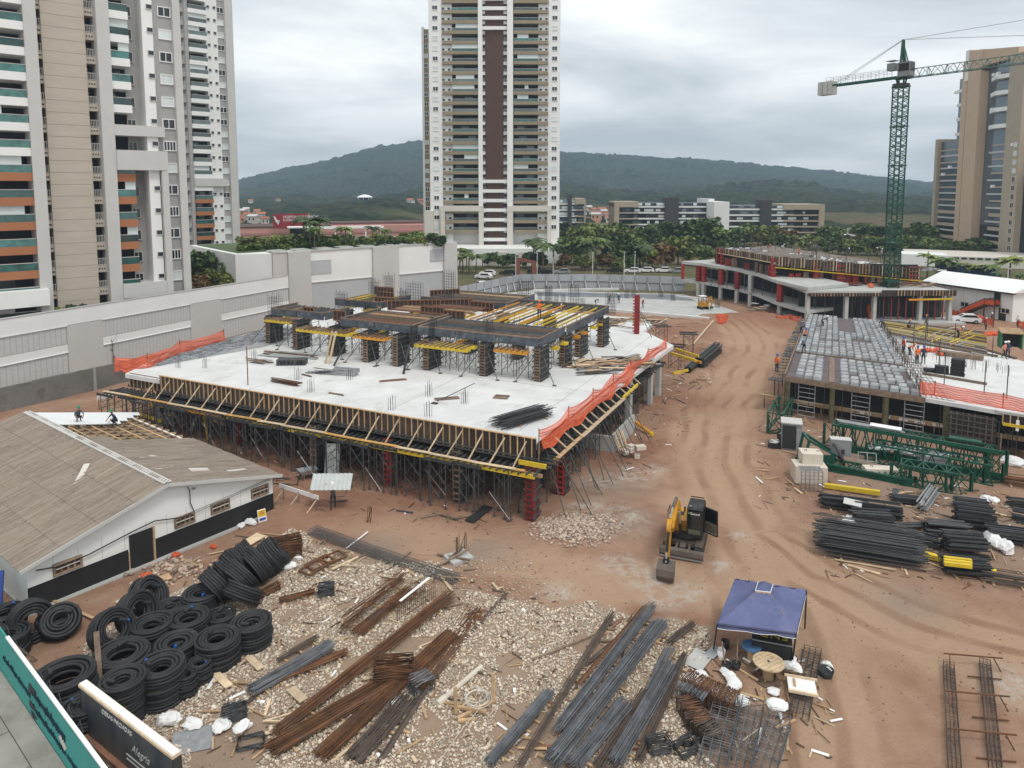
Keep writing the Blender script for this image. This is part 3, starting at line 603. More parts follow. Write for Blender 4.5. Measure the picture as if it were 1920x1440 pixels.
span(t, 'side_wing', KHAKI, X(789) - .3, X(804.9), 9, 26, 0, zf(42)); span(t, 'side_fin', WHITE, X(785), X(789.2), 8.6, 26.5, 0, zf(38))
for k in range(26): window(t, X(793), zf(56) - 2.95 * k, 1.2, 1.2, 9, DARKG if rr.random() < .6 else BLIND, WHITEP)
span(t, 'podium', WHITE, X(855), X(1005), -14, 2.9, 0, zf(459)); 
for a, b in ((866, 890), (910, 932), (935, 952), (972, 990)): span(t, 'podium_panel', CREAM, X(a), X(b), -14.25, -13.9, 0, zf(465))
span(t, 'garden_block', CREAM, X(796), X(812), -3, 3, 0, zf(395)); span(t, 'garden_block', WHITE, X(1020), X(1075), -8, 0, 0, zf(463))
# ---- office tower on the right
D0 = 240.0
T = Fac('office_tower', 'tan office tower with grey glass bands and slanted top behind the crane jib', 'building', (PD(1752, 300, 262).x, 262), (PD(1920, 300, 210).x, 210)); t = T.t; X = lambda u: T.px(u, 340); zf = lambda v: T.zz(1830, v)
span(t, 'core', TAN2, X(1757), X(1960), 4, 16, 0, zf(258)); span(t, 'core_upper', BLUEG, X(1781), X(1930), 5, 16, zf(258), zf(128))
span(t, 'corner_strip', TAN2, X(1752), X(1757), -.4, 10, 0, zf(252)); span(t, 'tan_shaft', TAN, X(1802), X(1811), -1.5, 1, 0, zf(112)); span(t, 'tan_shaft', TAN, X(1816), X(1839), -2.2, 1, 0, zf(100))
span(t, 'shaft_glass', DARKG, X(1812), X(1817), -.8, 8, 0, zf(150)); span(t, 'white_fin', WHITE, X(1808), X(1816), -1.9, 4, zf(150), zf(93))
MB().prism([(X(1816), -2.2), (X(1898), -.6), (X(1898), 6), (X(1816), 6)], zf(130), [zf(95), zf(114), zf(112), zf(93)]).build('slanted_crown', TAN, t)
for v in (162, 189, 217, 246): span(t, 'white_band', WHITE, X(1780), X(1800), 1.0, 8, zf(v + 3), zf(v - 3))
span(t, 'wing_glass', BLUEG, X(1781), X(1800), 1.4, 8, zf(258), zf(138)); span(t, 'wing_glass', BLUEG, X(1757), X(1800), .9, 6, zf(420), zf(258)); span(t, 'wing_glass', DARKG, X(1757), X(1800), .9, 6, 4, zf(420))
span(t, 'wing_glass', BLUEG, X(1840), X(1884), .4, 6, zf(420), zf(130)); span(t, 'wing_glass', DARKG, X(1840), X(1884), .4, 6, 4, zf(420)); span(t, 'dark_strip', CHAR, X(1884), X(1896), 1.5, 6, zf(252), zf(130))
for v in (158, 186, 215, 244):
    MB().prism([(X(1850), -.5), (X(1872), -2.6), (X(1897), .6), (X(1897), 2), (X(1850), 2)], zf(v + 3.5), zf(v - 3.5)).build('white_band', WHITE, t)
v = 276
while v < 480:
    k_ = 1.6 if v < 400 else 3.2; span(t, 'tan_band', TAN2, X(1757), X(1790 if v < 400 else 1797), .6, 3, zf(v + k_), zf(v - k_)); span(t, 'tan_band', TAN2, X(1856), X(1885), .1, 3, zf(v + k_), zf(v - k_)); span(t, 'sill_band', LGREY, X(1759), X(1798), .5, 3, zf(v + 13), zf(v + 10)); span(t, 'sill_band', LGREY, X(1850), X(1882), .1, 3, zf(v + 14), zf(v + 11)); v += 25
span(t, 'tan_strip', TAN2, X(1885), X(1913), -.9, 10, 0, zf(125)); span(t, 'glass_end', DARKG, X(1913), X(1990), 1, 20, 0, zf(330))
for k in range(17): window(t, X(1906), zf(279) - k * 2.58, 1.6, 1.5, -.9, DARKG if k > 3 else BLIND, CREAM)
for u, v in ((1786, 163), (1854, 148), (1862, 148), (1855, 209), (1855, 240), (1898, 276), (1782, 308), (1770, 322), (1865, 347)): span(t, 'open_sash', WHITEP, X(u), X(u + 4), -1.2, -.4, zf(v + 5), zf(v))
T2 = Fac('office_podium', 'long cream podium with small dark openings in front of the tan office tower', 'building', (PD(1690, 480, 205).x, 205), (PD(1960, 500, 190).x, 190)); t = T2.t; X = lambda u: T2.px(u, 490)
span(t, 'podium_wall', CREAM, X(1700), X(1990), 0, 22, 0, T2.zz(1830, 482)); span(t, 'podium_top', WHITE, X(1690), X(1775), -3, 8, 0, T2.zz(1730, 476))
for i in range(9): span(t, 'opening', DARK, X(1787 + 15 * i), X(1798 + 15 * i), -.12, .2, T2.zz(1830, 487), T2.zz(1830, 483.5))
BLUEH = mat('blue_hoarding', (.025, .06, .13), .6, .2, .5)
t = thing('blue_hoarding', 'dark blue hoarding in front of the cream podium', 'fence', (0, 0, 0)); A, B = G(1752, 522), G(1865, 545)
for i in range(10):
    p0 = A + (B - A) * i / 10; p1 = A + (B - A) * (i + .985) / 10; br('panel', BLUEH, t, p0 + V(0, 0, 3.2), p1 + V(0, 0, 3.2), .15, 3.0)
# ---- three glass office blocks
def office(u0, u1, vt, D, rz, label, white_end=None, tan_end=None, core=(.45, .53), nb=6):
    p = PD(u0, vt, D); q_ = PD(u1, vt, D); T = Fac('office_block', label, 'building', (p.x, D - rz), (q_.x, D + rz)); t = T.t; L_ = T.L; h = CAMH - (vt - 353) * D / 1331; h = h
    span(t, 'glass_body', DARKG, 0, L_, .6, 18, 0, h - .6); fh = h / 6.4
    for k in range(1, nb + 1): span(t, 'white_band', WHITE, 0 if tan_end != 'L' else L_ * .2, L_ if tan_end != 'R' else L_ * .72, 0, 1.2, h - k * fh * .98, h - k * fh * .98 + .62)
    c0, c1 = core; span(t, 'stair_core', CHAR, L_ * c0, L_ * c1, -.9, 6, 0, h + 1.8)
    if white_end == 'L': span(t, 'end_wall', WHITE, -1.5, L_ * .11, -.6, 18, 0, h + 1)
    if white_end == 'R': span(t, 'end_wall', WHITE, L_ * .965, L_ + 1, -.6, 18, 0, h + 1.2)
    x0, x1 = (0, L_ * .25) if tan_end == 'L' else (L_ * .62, L_)
    if tan_end:
        span(t, 'tan_top', TAN2, x0, x1, -.5, 17, h - fh * .9, h); e0, e1 = (0, L_ * .05) if tan_end == 'L' else (L_ * .95, L_); span(t, 'tan_end', TAN2, e0, e1, -.5, 18.2, 0, h - fh * .9)
        for k in range(2, nb + 1): span(t, 'tan_band', TAN2, x0, x1, -.1, 1, h - k * fh * .98, h - k * fh * .98 + .55)
    rr = random.Random(int(u0)); 
    for k in range(nb):
        for i in range(7):
            xx = L_ * (.08 + .12 * i) + rr.uniform(-1, 1); span(t, 'pane', BLUEG if rr.random() < .5 else BLIND, xx, xx + rr.uniform(1, 4), .5, .65, h - (k + 1) * fh * .98 + .9, h - (k + 1) * fh * .98 + fh * .75)
office(1152, 1334, 378, 300, 0, 'white banded glass office block with tan left end, behind the trees', 'R', 'L', (.52, .66))
office(1345, 1546, 383, 290, 0, 'white banded glass office block with white left end wall and tan right end', 'L', 'R', (.40, .50))
office(1046, 1098, 372, 310, 0, 'glass office block half hidden behind the white tower', None, 'R', (.36, .5))
t = thing('low_warehouse', 'small white warehouse with pale roof beside the office blocks', 'building', (PD(1574, 450, 270).x, 270, 0)); pc('wall', WHITE, t, (0, 0, 1), (9, 8, 6)); pc('roof', LGREY, t, (0, 0, 4.2), (9.6, 8.6, .4)); pc('door', MGREY, t, (0, -4.05, 0), (2, .1, 4))
# ---- pink hospital with red sign board
D0 = 300.0; T = Fac('hospital_building', 'long low pink hospital building below the wooded hill', 'building', (PD(425, 430, D0 - 15).x, D0 - 15), (PD(800, 425, D0 + 10).x, D0 + 10)); t = T.t; X = lambda u: T.px(u, 440)
span(t, 'wall', PINK, X(380), X(800), 0, 25, 0, T.zz(470, 426)); span(t, 'upper_wall', PINK, X(620), X(800), 6, 25, T.zz(470, 426), T.zz(700, 419)); span(t, 'roof_edge', BROWN, X(380), X(622), -.3, 25, T.zz(470, 427), T.zz(470, 425)); span(t, 'roof_edge', BROWN, X(620), X(800), 5.7, 25, T.zz(700, 420), T.zz(700, 418.5)); span(t, 'cornice', mat('dull_pink', (.40, .2, .18), .8), X(380), X(800), -.3, 0, T.zz(470, 441), T.zz(470, 437))
for i in range(4): window(t, X(441 + i * 7), T.zz(470, 455), 1.3, 1.5, 0, DARKG, WHITEP)
RED = mat('red_sign', (.27, .022, .03), .5, .12, .3)
S = Fac('hospital_sign', 'dark red sign board with white lettering and wing emblem on the pink hospital', 'sign', (PD(512, 415, 286).x, 286), (PD(578, 415, 290).x, 290)); t = S.t; L_ = S.L
z0, z1 = S.zz(545, 427), S.zz(545, 401); span(t, 'board', RED, 0, L_, 0, .8, z0, z1); span(t, 'end_trim', PINK, L_, L_ + .5, -.1, .9, z0, z1)
hgt = z1 - z0
for i, s_ in enumerate(('HOSPITAL DAS CLÍNICAS', 'LUZIA DE PINHO MELO')):
    o = text(s_, WHITEP, t, hgt * .25, basis((L_ * .28, -.08, z1 - hgt * (.30 + .22 * i)), (1, 0, 0), (0, 0, 1)), extrude=.03, spacing=.86)
b = MB()
for i in range(5):
    pts = [(.02 * L_ + .012 * L_ * i, z1 - hgt * (.16 + .09 * i)), (.06 * L_ + .012 * L_ * i, z1 - hgt * (.24 + .09 * i)), (.11 * L_ + .008 * L_ * i, z1 - hgt * (.46 + .07 * i)), (.19 * L_ - .012 * L_ * i, z1 - hgt * (.50 + .07 * i))]
    b.path([(p[0], -.1, p[1]) for p in pts], .16, 5)
b.build('emblem', WHITEP, t)
# ---- long panelled boundary wall
def gridmat(name, c, mort, sx, sz, bias=0.0):
    m = bpy.data.materials.new(name); m.use_nodes = True; t = m.node_tree; N = t.nodes; L = t.links; bs = N['Principled BSDF']; bs.inputs['Roughness'].default_value = .7
    g = N.new('ShaderNodeTexCoord'); mp = N.new('ShaderNodeMapping'); mp.inputs['Rotation'].default_value = (math.radians(90), 0, 0); L.new(g.outputs['Generated'], mp.inputs[0])
    bk = N.new('ShaderNodeTexBrick'); bk.offset = 0; bk.inputs['Scale'].default_value = 1; bk.inputs['Brick Width'].default_value = 1 / sx; bk.inputs['Row Height'].default_value = 1 / sz; bk.inputs['Mortar Size'].default_value = .006; bk.inputs['Color1'].default_value = (*c, 1); bk.inputs['Color2'].default_value = (*[k * .93 for k in c], 1); bk.inputs['Mortar'].default_value = (*mort, 1)
    n = N.new('ShaderNodeCombineXYZ'); s = N.new('ShaderNodeSeparateXYZ'); L.new(g.outputs['Generated'], s.inputs[0]); L.new(s.outputs[0], n.inputs[0]); L.new(s.outputs[2], n.inputs[1]); L.new(n.outputs[0], bk.inputs['Vector']); L.new(bk.outputs['Color'], bs.inputs['Base Color']); bk.inputs['Mortar Size'].default_value = .004
    return m
A, B = G(0, 600, 7.8), G(540, 517, 7.8)
T = Fac('boundary_wall', 'long white panelled boundary wall with grey piers left of the big slab', 'wall', A, B); t = T.t; X = lambda u, v=620: T.px(u, v); x0 = -22.0; x1 = T.L
TILE = gridmat('pale_tile_grid', (.54, .54, .53), (.42, .42, .42), 26, 9); TILE2 = gridmat('pale_tile_grid_low', (.54, .54, .53), (.42, .42, .42), 26, 12)
span(t, 'wall_core', LGREY, x0, x1, .2, .6, 0, 7.7); span(t, 'coping', WHITE, x0, x1, -.05, .7, 5.95, 7.8); span(t, 'coping_edge', MGREY, x0, x1, -.1, .75, 7.8, 7.86)
piers = [X(-260), X(-190), X(125), X(192), X(357, 600), X(415, 600)]
for i in range(0, len(piers), 2): span(t, 'pier', LGREY, piers[i], piers[i + 1], -.05, .2, 0, 5.9)
bays = [(x0, piers[0]), (piers[1], piers[2]), (piers[3], piers[4]), (piers[5], x1)]
for a_, b_ in bays:
    n = max(1, round((b_ - a_) / 11))
    for i in range(n):
        p0, p1 = a_ + (b_ - a_) * i / n, a_ + (b_ - a_) * (i + 1) / n
        span(t, 'tile_panel', TILE, p0, p1 - .04, .02, .2, 3.75, 5.85); span(t, 'tile_panel', TILE2, p0, p1 - .04, .02, .2, 0, 2.75)
    span(t, 'white_ledge', WHITE, a_, b_, -.02, .2, 2.8, 3.7); span(t, 'ledge_lip', WHITEP, a_, b_, -.12, .2, 2.72, 2.8); span(t, 'ledge_lip', WHITEP, a_, b_, -.12, .2, 5.86, 5.94)
BLK = mat('stained_blockwork', (.19, .18, .165), .95, .3, .35, .4, grime=((.09, .085, .08), .7, .5, .8))
A, B = G(0, 774), G(225, 720); A = A + V(0, -.2, 0); d = (B - A).normalized()
T = Fac('block_wall', 'low stained grey block wall running below the white panelled wall', 'wall', A - d * 15, A + d * 46); t = T.t
for i in range(20):
    span(t, 'wall_bay', BLK, i * 3.05, i * 3.05 + 3.04, 0, .35, -.2, 2.45 + (.0 if i % 3 else .06)); 
    if i % 4 == 0: span(t, 'pier', CONCD, i * 3.05 - .15, i * 3.05 + .15, -.06, 0, -.2, 2.5)
# ---- tall parking block behind the slab
h = 11.0; A, B, C_ = G(512, 476, h), G(855, 455, h), G(445, 478, h)
T = Fac('parking_block', 'long white and grey windowless parking block with roof garden behind the big slab', 'building', A, B); t = T.t; X = lambda u: T.px(u, 500)
L_ = T.L; nrm = Vector((-T.d.y, T.d.x))
loc = lambda p: ((Vector((p.x, p.y)) - T.A).dot(T.d), (Vector((p.x, p.y)) - T.A).dot(nrm))
cl = loc(C_); MB().prism([(0, .4), (L_, .4), (L_, 28), (cl[0], 28), (cl[0], max(cl[1], 3))], 0, h).build('body', WHITE, t)
PINKG = mat('pinkish_render', (.54, .51, .49), .8, .05, .3)
span(t, 'wall_panel', PINKG, X(512), X(539), 0, .4, 0, h); BLG = mat('bluish_render', (.44, .455, .47), .75, .05, .3)
for a_, b_ in ((539, 581), (698, 746), (831, 855)): span(t, 'pier', LGREY, X(a_), X(b_), -.5, .39, 0, h + .15)
for a_, b_ in ((581, 698), (746, 831)): span(t, 'white_panel', WHITE, X(a_), X(b_), .1, .4, 5.6, h); span(t, 'lower_panel', BLG, X(a_), X(b_), .2, .4, 0, 5.55); span(t, 'string_course', WHITEP, X(a_), X(b_), 0, .3, 5.5, 5.66)
span(t, 'louvre', BLG, X(582), X(621), -.05, .1, 7.0, 9.4); span(t, 'louvre', BLG, X(807), X(831), -.05, .1, 7.6, 9.9); span(t, 'coping', CONC, 0, L_, -.1, 1.2, h + .02, h + .2)
MB().prism([(1.5, 5), (L_ - 1, 5), (L_ - 1, 27), (cl[0] + 1, 27), (cl[0] + 1, max(cl[1], 3) + 1.5)], h + .02, h + .1).build('roof_planting', LEAF2, t)
for i in range(9): span(t, 'roof_slab', CONC, L_ * i / 9 + .3, L_ * (i + .7) / 9, 1.2, 4, h + .2, h + .35)
t = thing('roof_pergola', 'white roof pergola with brick tower on the parking block', 'pergola', (PD(650, 450, 148).x, 150, h), .4)
for i in range(5): br('post', WHITEP, t, (-6 + i * 3.2, 0, 0), (-6 + i * 3.2, 0, 2.6), .25)
br('beam', WHITEP, t, (-7, 0, 2.7), (7.5, 0, 2.7), .6, .4); br('beam', WHITEP, t, (-7, 2.5, 2.7), (7.5, 2.5, 2.7), .6, .4); pc('brick_tower', BRICK, t, (-6.5, 1, 1.8), (1.4, 1.4, 4)); pc('glass_room', DARKG, t, (-9.5, 1, 1.4), (5, 3, 2.8)); pc('roof', WHITEP, t, (-9.5, 1, 2.95), (5.6, 3.4, .25))
# ---- sheet hoarding behind the far deck
HOARD = mat('grey_sheet_hoarding', (.40, .415, .435), .5, .06, .3, metal=.2, rnd=.1)
def hoarding(pts, hgt, label, n):
    t = thing('site_hoarding', label, 'fence', pts[0]); L_ = 0; o0 = pts[0]
    for a_, b_ in zip(pts[:-1], pts[1:]):
        k = max(1, round((b_ - a_).length / n))
        for i in range(k):
            p0 = a_ + (b_ - a_) * (i + .01) / k - o0; p1 = a_ + (b_ - a_) * (i + .99) / k - o0
            br('sheet_panel', HOARD, t, p0 + V(0, 0, hgt * .74), p1 + V(0, 0, hgt * .74), .08, hgt * .5); br('sheet_panel', HOARD, t, p0 + V(0, 0, hgt * .24), p1 + V(0, 0, hgt * .24), .08, hgt * .46)
            br('post', STEELG, t, p0 + V(0, -.15, 0), p0 + V(0, -.15, hgt), .15); br('brace', STEELG, t, p0 + V(0, -.2, hgt * .55), p0 + V(.4, -1.6, 0), .12)
            br('rail', CHAR, t, p0 + V(0, -.1, hgt * .49), p1 + V(0, -.1, hgt * .49), .1)
hoarding([G(862, 568), G(975, 541), G(1120, 541), G(1285, 547)], 3.2, 'grey corrugated sheet hoarding along the far edge of the site', 2.75)
# ---- white site shed with red stair
A, B = G(1735, 576), G(1897, 604)
T = Fac('site_shed', 'long white site shed with pale pitched roof and outside stair at the right', 'building', A, B); t = T.t; L_ = T.L; H_ = 5.0
span(t, 'wall', WHITE, 0, L_, 0, 9, 0, H_); 
for i in range(int(L_ / 2.4)): span(t, 'cladding_joint', LGREY, 2.4 * i, 2.4 * i + .04, -.02, 0, 0, H_)
MB().add([(-.4, -.8, H_ - .1), (L_ + .6, -.8, H_ - .1), (L_ + .6, 4.5, H_ + 1.6), (-.4, 4.5, H_ + 1.6), (L_ + .6, 9.8, H_ - .1), (-.4, 9.8, H_ - .1)], [(0, 1, 2, 3), (3, 2, 4, 5), (1, 4, 2), (0, 3, 5), (0, 5, 4, 1)]).build('roof', WHITEP, t); span(t, 'gutter', DARK, -.3, L_ + .5, -.85, -.1, H_ - .35, H_ - .12)
span(t, 'door', DARK, X_ := L_ * .80, X_ + 1.1, -.06, 0, 2.4, 4.5); span(t, 'door', DARK, L_ * .86, L_ * .86 + 1.2, -.06, 0, 0, 2.1)
for f_ in (.12, .48, .93): window(t, L_ * f_, 1.7 if f_ > .2 else 3.4, 1.4, .8, 0, DARKG, LGREY)
xa, xb, xc = L_ * .50, L_ * .77, L_ * .88
for y in (-1.6, -.3):
    br('stair_rail', BROWN, t, (xa, y, 1.0), (xb, y, 3.5), .12); br('stair_rail', BROWN, t, (xb, y, 3.5), (xc, y, 3.5), .12); br('stringer', BROWN, t, (xa, y, 0), (xb, y, 2.4), .14, .3)
    br('guard_panel', NET, t, (xa + .1, y - .03, .55), (xb, y - .03, 3.0), .04, .7); br('guard_panel', NET, t, (xb, y - .03, 2.95), (xc, y - .03, 2.95), .04, .75)
for i in range(12): br('tread', STEELD, t, (xa + (xb - xa) * i / 12, -1.6, 2.4 * i / 12 + .1), (xa + (xb - xa) * i / 12, -.3, 2.4 * i / 12 + .1), .28, .05)
span(t, 'landing', STEELD, xb, xc, -1.6, -.05, 2.3, 2.42)
for xx in (xb, xc): br('stair_post', BROWN, t, (xx, -1.6, 0), (xx, -1.6, 3.5), .14)
span(t, 'porch_roof', LGREY, L_ * .2, L_ * .34, -2.4, 0, 2.2, 2.35); br('porch_post', LGREY, t, (L_ * .34, -2.3, 0), (L_ * .34, -2.3, 2.2), .12)
for u0, v0, u1, v1, lb in ((1782, 588, 1812, 596, 'orange barrier panel beside the porch of the white shed'), (1830, 598, 1862, 608, 'orange barrier panel at the foot of the red stair'), (1908, 610, 1935, 620, 'orange barrier panel at the right corner of the white shed')):
    a_, b_ = G(u0, v0 + 6), G(u1, v1 + 6); t = thing('barrier', lb, 'barrier', a_); br('mesh_panel', NET, t, V(0, 0, .75), b_ - a_ + V(0, 0, .75), .05, 1.1)
    for k in range(3): br('post', BROWN, t, (b_ - a_) * k / 2, (b_ - a_) * k / 2 + V(0, 0, 1.4), .1)
# ================================================================ the big slab and its formwork
LO = G(235, 702, 5.0); FO = G(990, 832, 5.0); SR = math.atan2(FO.y - LO.y, FO.x - LO.x); SX = Vector((math.cos(SR), math.sin(SR))); SY = Vector((-SX.y, SX.x)); ZS = 5.0
SO = V(LO.x, LO.y, 0)
def SW(x, y, z=0.0): return V(SO.x + SX.x * x + SY.x * y, SO.y + SX.y * x + SY.y * y, z)
def SLc(u, v, z=ZS): p = G(u, v, z) - SO; p = Vector((p.x, p.y)); return p.dot(SX), p.dot(SY)
LEN = 41.2
t = thing('slab_building', 'unfinished building with wide pale concrete slab on props in the middle', 'building', SO, SR)
MB().prism([(-4, 8), (-4, 48), (37, 48), (37.6, 40), (42.5, 34), (LEN, .12), (-.2, .12), (-2.2, 4)], 4.62, ZS).build('slab', CONCW, t)
for x in (4, 10, 16, 22.7, 29, 35):
    for y in (9, 17, 25, 33, 41): pc('column', CONC, t, (x, y, 2.3), (.5, .9, 4.6))
for y in (6, 12, 18, 24, 30): pc('drop_beam', CONCD, t, (18.5, y, 4.35), (44, .5, .52))
for x in (2, 10, 18, 26, 34): pc('drop_beam', CONCD, t, (x, 22, 4.3), (.45, 42, .55))
for y in (20.5, 28, 31.5): pc('column', CONC, t, (LEN + .3, y, 2.3), (.5, .8, 4.6))
span(t, 'footing_wall', CONC, LEN + .9, LEN + 1.2, 13.5, 19.5, 0, 1.5); span(t, 'footing_wall', CONC, LEN - 2.6, LEN + .88, 13.5, 13.8, 0, 1.3)
for (x, y, n) in [*[(*SLc(472, 675)[:2], 6), (*SLc(553, 712), 6), (*SLc(650, 712), 6), (*SLc(577, 735), 6), (*SLc(728, 768), 6), (*SLc(798, 743), 7), (*SLc(865, 757), 7), (*SLc(796, 781), 6), (*SLc(380, 690), 5), (*SLc(330, 690), 5)]]:
    b = MB()
    for k in range(n): b.tube((x + (k % 3) * .22, y + (k // 3) * .3, ZS - .02), (x + (k % 3) * .22 + R.uniform(-.03, .03), y + (k // 3) * .3, ZS + R.uniform(.8, 1.25)), .016, 5)
    b.build('starter_bars', STEELD, t)
b = MB()
for i in range(11):
    for j in range(24):
        x, y = -3.6 + i * .42 + (.9 if j < 5 else 0), 3.4 + j * .8
        if -3.7 + max(0, (6 - y)) * .6 < x < -.2 + y * .12 and R.random() < .82: b.add([(x, y, ZS + .004), (x + .36, y, ZS + .004), (x + .36, y + .7, ZS + .004), (x, y + .7, ZS + .004), (x + .05, y + .06, ZS + .16), (x + .31, y + .06, ZS + .16), (x + .31, y + .64, ZS + .16), (x + .05, y + .64, ZS + .16)], [(4, 5, 6, 7), (0, 1, 5, 4), (1, 2, 6, 5), (2, 3, 7, 6), (3, 0, 4, 7)])
stuff(b.build('void_formers', mat('grey_former', (.22, .23, .245), .6, .35, 1.5, island=.35), t)); MB().prism([(-3.9, 8), (-.3, 2), (3, 14), (3, 24), (-3.9, 24)], ZS + .002, ZS + .006).build('unpoured_strip', CONCD, t)
# ---- edge formwork along the front
WOODO = mat('orange_plank', (.52, .30, .10), .7, .2, 2, rnd=.15)
t = thing('edge_formwork', 'long timber edge formwork with pale raking braces along the front of the big slab', 'formwork', SO, SR)
n = 14
for i in range(n):
    x0, x1 = 4.6 + (LEN - 4.6) * i / n, 4.6 + (LEN - 4.6) * (i + 1) / n - .02; span(t, 'ply_panel', PLYB, x0, x1, .0, .06, 3.8, 5.45)
for i in range(2): span(t, 'ply_panel', PLYB, .0 + 2.3 * i, 2.28 + 2.3 * i, .4, .46, 3.9, 5.05)
k = 0; x = .1
while x < LEN:
    hi = 5.45 if x > 4.6 else 5.05; y = -.05 if x > 4.6 else .34
    pc('stud', WOOD, t, (x, y, (hi + 3.85) / 2), (.07, .09, hi - 3.85)); x += .53
br('top_plate', WOOD, t, (4.6, -.02, 5.45), (LEN, -.02, 5.45), .16, .06)
for z in (3.9, 4.1): br('waler', SHORE, t, (4.6, -.14, z), (LEN + .3, -.14, z), .09, .09)
x = 4.2
while x < LEN - .3:
    br('raking_brace', WOODP, t, (x - .3 + R.uniform(-.1, .1), -1.15, 3.62), (x + .3, -.12, 5.2), .07, .08); x += R.uniform(1.55, 2.15)
x = -1.0
while x < LEN + .5: br('joist', SHORE, t, (x, -1.5 + R.uniform(-.15, .1), 3.5), (x, .5, 3.5), .11, .12); x += .52
x = -1.4
while x < LEN - 1: L_ = R.uniform(2.6, 4.2); e_ = min(x + L_, LEN - .3); br('walk_plank', R.choice([WOODO, WOODP, WOODO]), t, (x, -1.2 + R.uniform(-.06, .06), 3.6), (e_, -1.2 + R.uniform(-.06, .06), 3.6 + R.uniform(0, .04)), .28, .05); x += L_ * .95
for x0, x1, mt in ((8, 14, ORGB), (13.5, 20, YELB), (19.5, 27, YELB), (26.5, 33.5, YELB), (33, 41.6, YELB)): br('edge_beam', mt, t, (x0, -1.15, 3.3), (x1, -1.15, 3.3), .14, .26)
br('edge_beam', YELB, t, (LEN - 1.0, -.6, 3.9), (LEN + 1.0, -.6, 3.9), .12, .3)
for x0, x1 in ((0, 8), (30, 42)): br('edge_beam', WOOD, t, (x0, -.8, 3.3), (x1, -.8, 3.3), .12, .24)
# ---- edge formwork along the right side
t = thing('edge_formwork', 'timber edge formwork below the orange net on the right side of the big slab', 'formwork', SO, SR)
y = .1
while y < 32: span(t, 'ply_panel', PLYB, LEN + .02, LEN + .08, y, min(y + 2.4, 32), 4.35, 5.1); y += 2.42
y = .2
while y < 32: pc('stud', WOODD if R.random() < .5 else WOOD, t, (LEN + .14, y, 4.7), (.09, .075, .75)); y += .5
y = 1.0
while y < 21: br('raking_brace', WOODP, t, (LEN + .15, y, 4.95), (LEN + 1.25, y + .3, 4.0), .08, .09); y += R.uniform(1.2, 1.7)
y = -.6
while y < 31: br('joist', SHORE, t, (LEN - .8, y, 3.9), (LEN + R.uniform(1.1, 1.6), y, 3.9), .1, .12); y += .62
br('walk_plank', WOODP, t, (LEN + 1.2, 5.5, 3.98), (LEN + 1.2, 16, 3.98), .34, .05); br('walk_plank', WOOD, t, (LEN + 1.15, 1.0, 3.98), (LEN + 1.15, 5.4, 3.98), .3, .05); br('edge_beam', YELB, t, (LEN + 1.1, 16, 4.0), (LEN + 1.1, 20.6, 4.0), .14, .26)
for y0 in (1, 3, 6, 8.2): br('cross_beam', ORGB, t, (LEN + .9, y0, 3.72), (LEN + .9, y0 + 1.3, 3.72), .13, .24)
# ---- orange nets
def net(pts, z0, z1, label, sag=.35, wave=.12, seed=0, lean=0.0):
    rr = random.Random(seed); b = MB(); rows = 7; t = thing('safety_net', label, 'netting', pts[0]); o = pts[0]; cols = []
    nseg = 22 if len(pts) < 6 else 9
    for a_, c_ in zip(pts[:-1], pts[1:]):
        for k in range(nseg): cols.append((a_ + (c_ - a_) * k / nseg, k / nseg, (c_ - a_)))
    cols.append((pts[-1], 0, pts[-1] - pts[-2])); vs = []; ph = rr.uniform(0, 6)
    for i, (p, f, d) in enumerate(cols):
        nn = Vector((d.y, -d.x, 0)).normalized(); sg = math.sin(f * math.pi) * sag
        for j in range(rows):
            s = j / (rows - 1); zt_ = z1 - sg; zb_ = z0 - sg * .5 + .12 * math.sin(i * .9 + ph)
            off = wave * (math.sin(j * 2.6 + i * .25) * .6 + math.sin(i * .55 + ph + j * .4)) * (.4 + .6 * math.sin(f * math.pi)) + lean * (1 - s)
            q_ = p + nn * off - o; vs.append((q_.x, q_.y, p.z + zb_ + (zt_ - zb_) * s))
    b.add(vs, [(i * rows + j, (i + 1) * rows + j, (i + 1) * rows + j + 1, i * rows + j + 1) for i in range(len(cols) - 1) for j in range(rows - 1)]); b.build('mesh', NET, t, True)
    bb = MB()
    for j in range(0, rows):
        for i in range(len(cols) - 1):
            p, q2 = Vector(vs[i * rows + j]), Vector(vs[(i + 1) * rows + j]); bb.tube(p + V(0, 0, .015), q2 + V(0, 0, .015), .028, 4, caps=False)
    bb.build('strand', mat('orange_strand', (.60, .085, .03), .6, .1), t)
    for p in pts: br('post', WOODD, t, p - o + V(0, 0, p.z + z0 - .7), p - o + V(0, 0, p.z + z1 + .15), .07)
net([SW(LEN + .35, -.35), SW(LEN + .35, 5), SW(LEN + .4, 10.2), SW(LEN + .45, 15.3), SW(LEN + .5, 20.4), SW(LEN + .6, 26), SW(LEN + .8, 32.3)], 4.85, 6.15, 'long sagging orange safety net along the right edge of the big slab', .45, .16, 3, .25)
net([SW(-2.3, .6), SW(-.4, 2.6), SW(-2.6, 8.0), SW(-3.2, 14.2)], 5.0, 6.25, 'orange safety net at the left rear corner of the big slab', .3, .15, 5, .3)
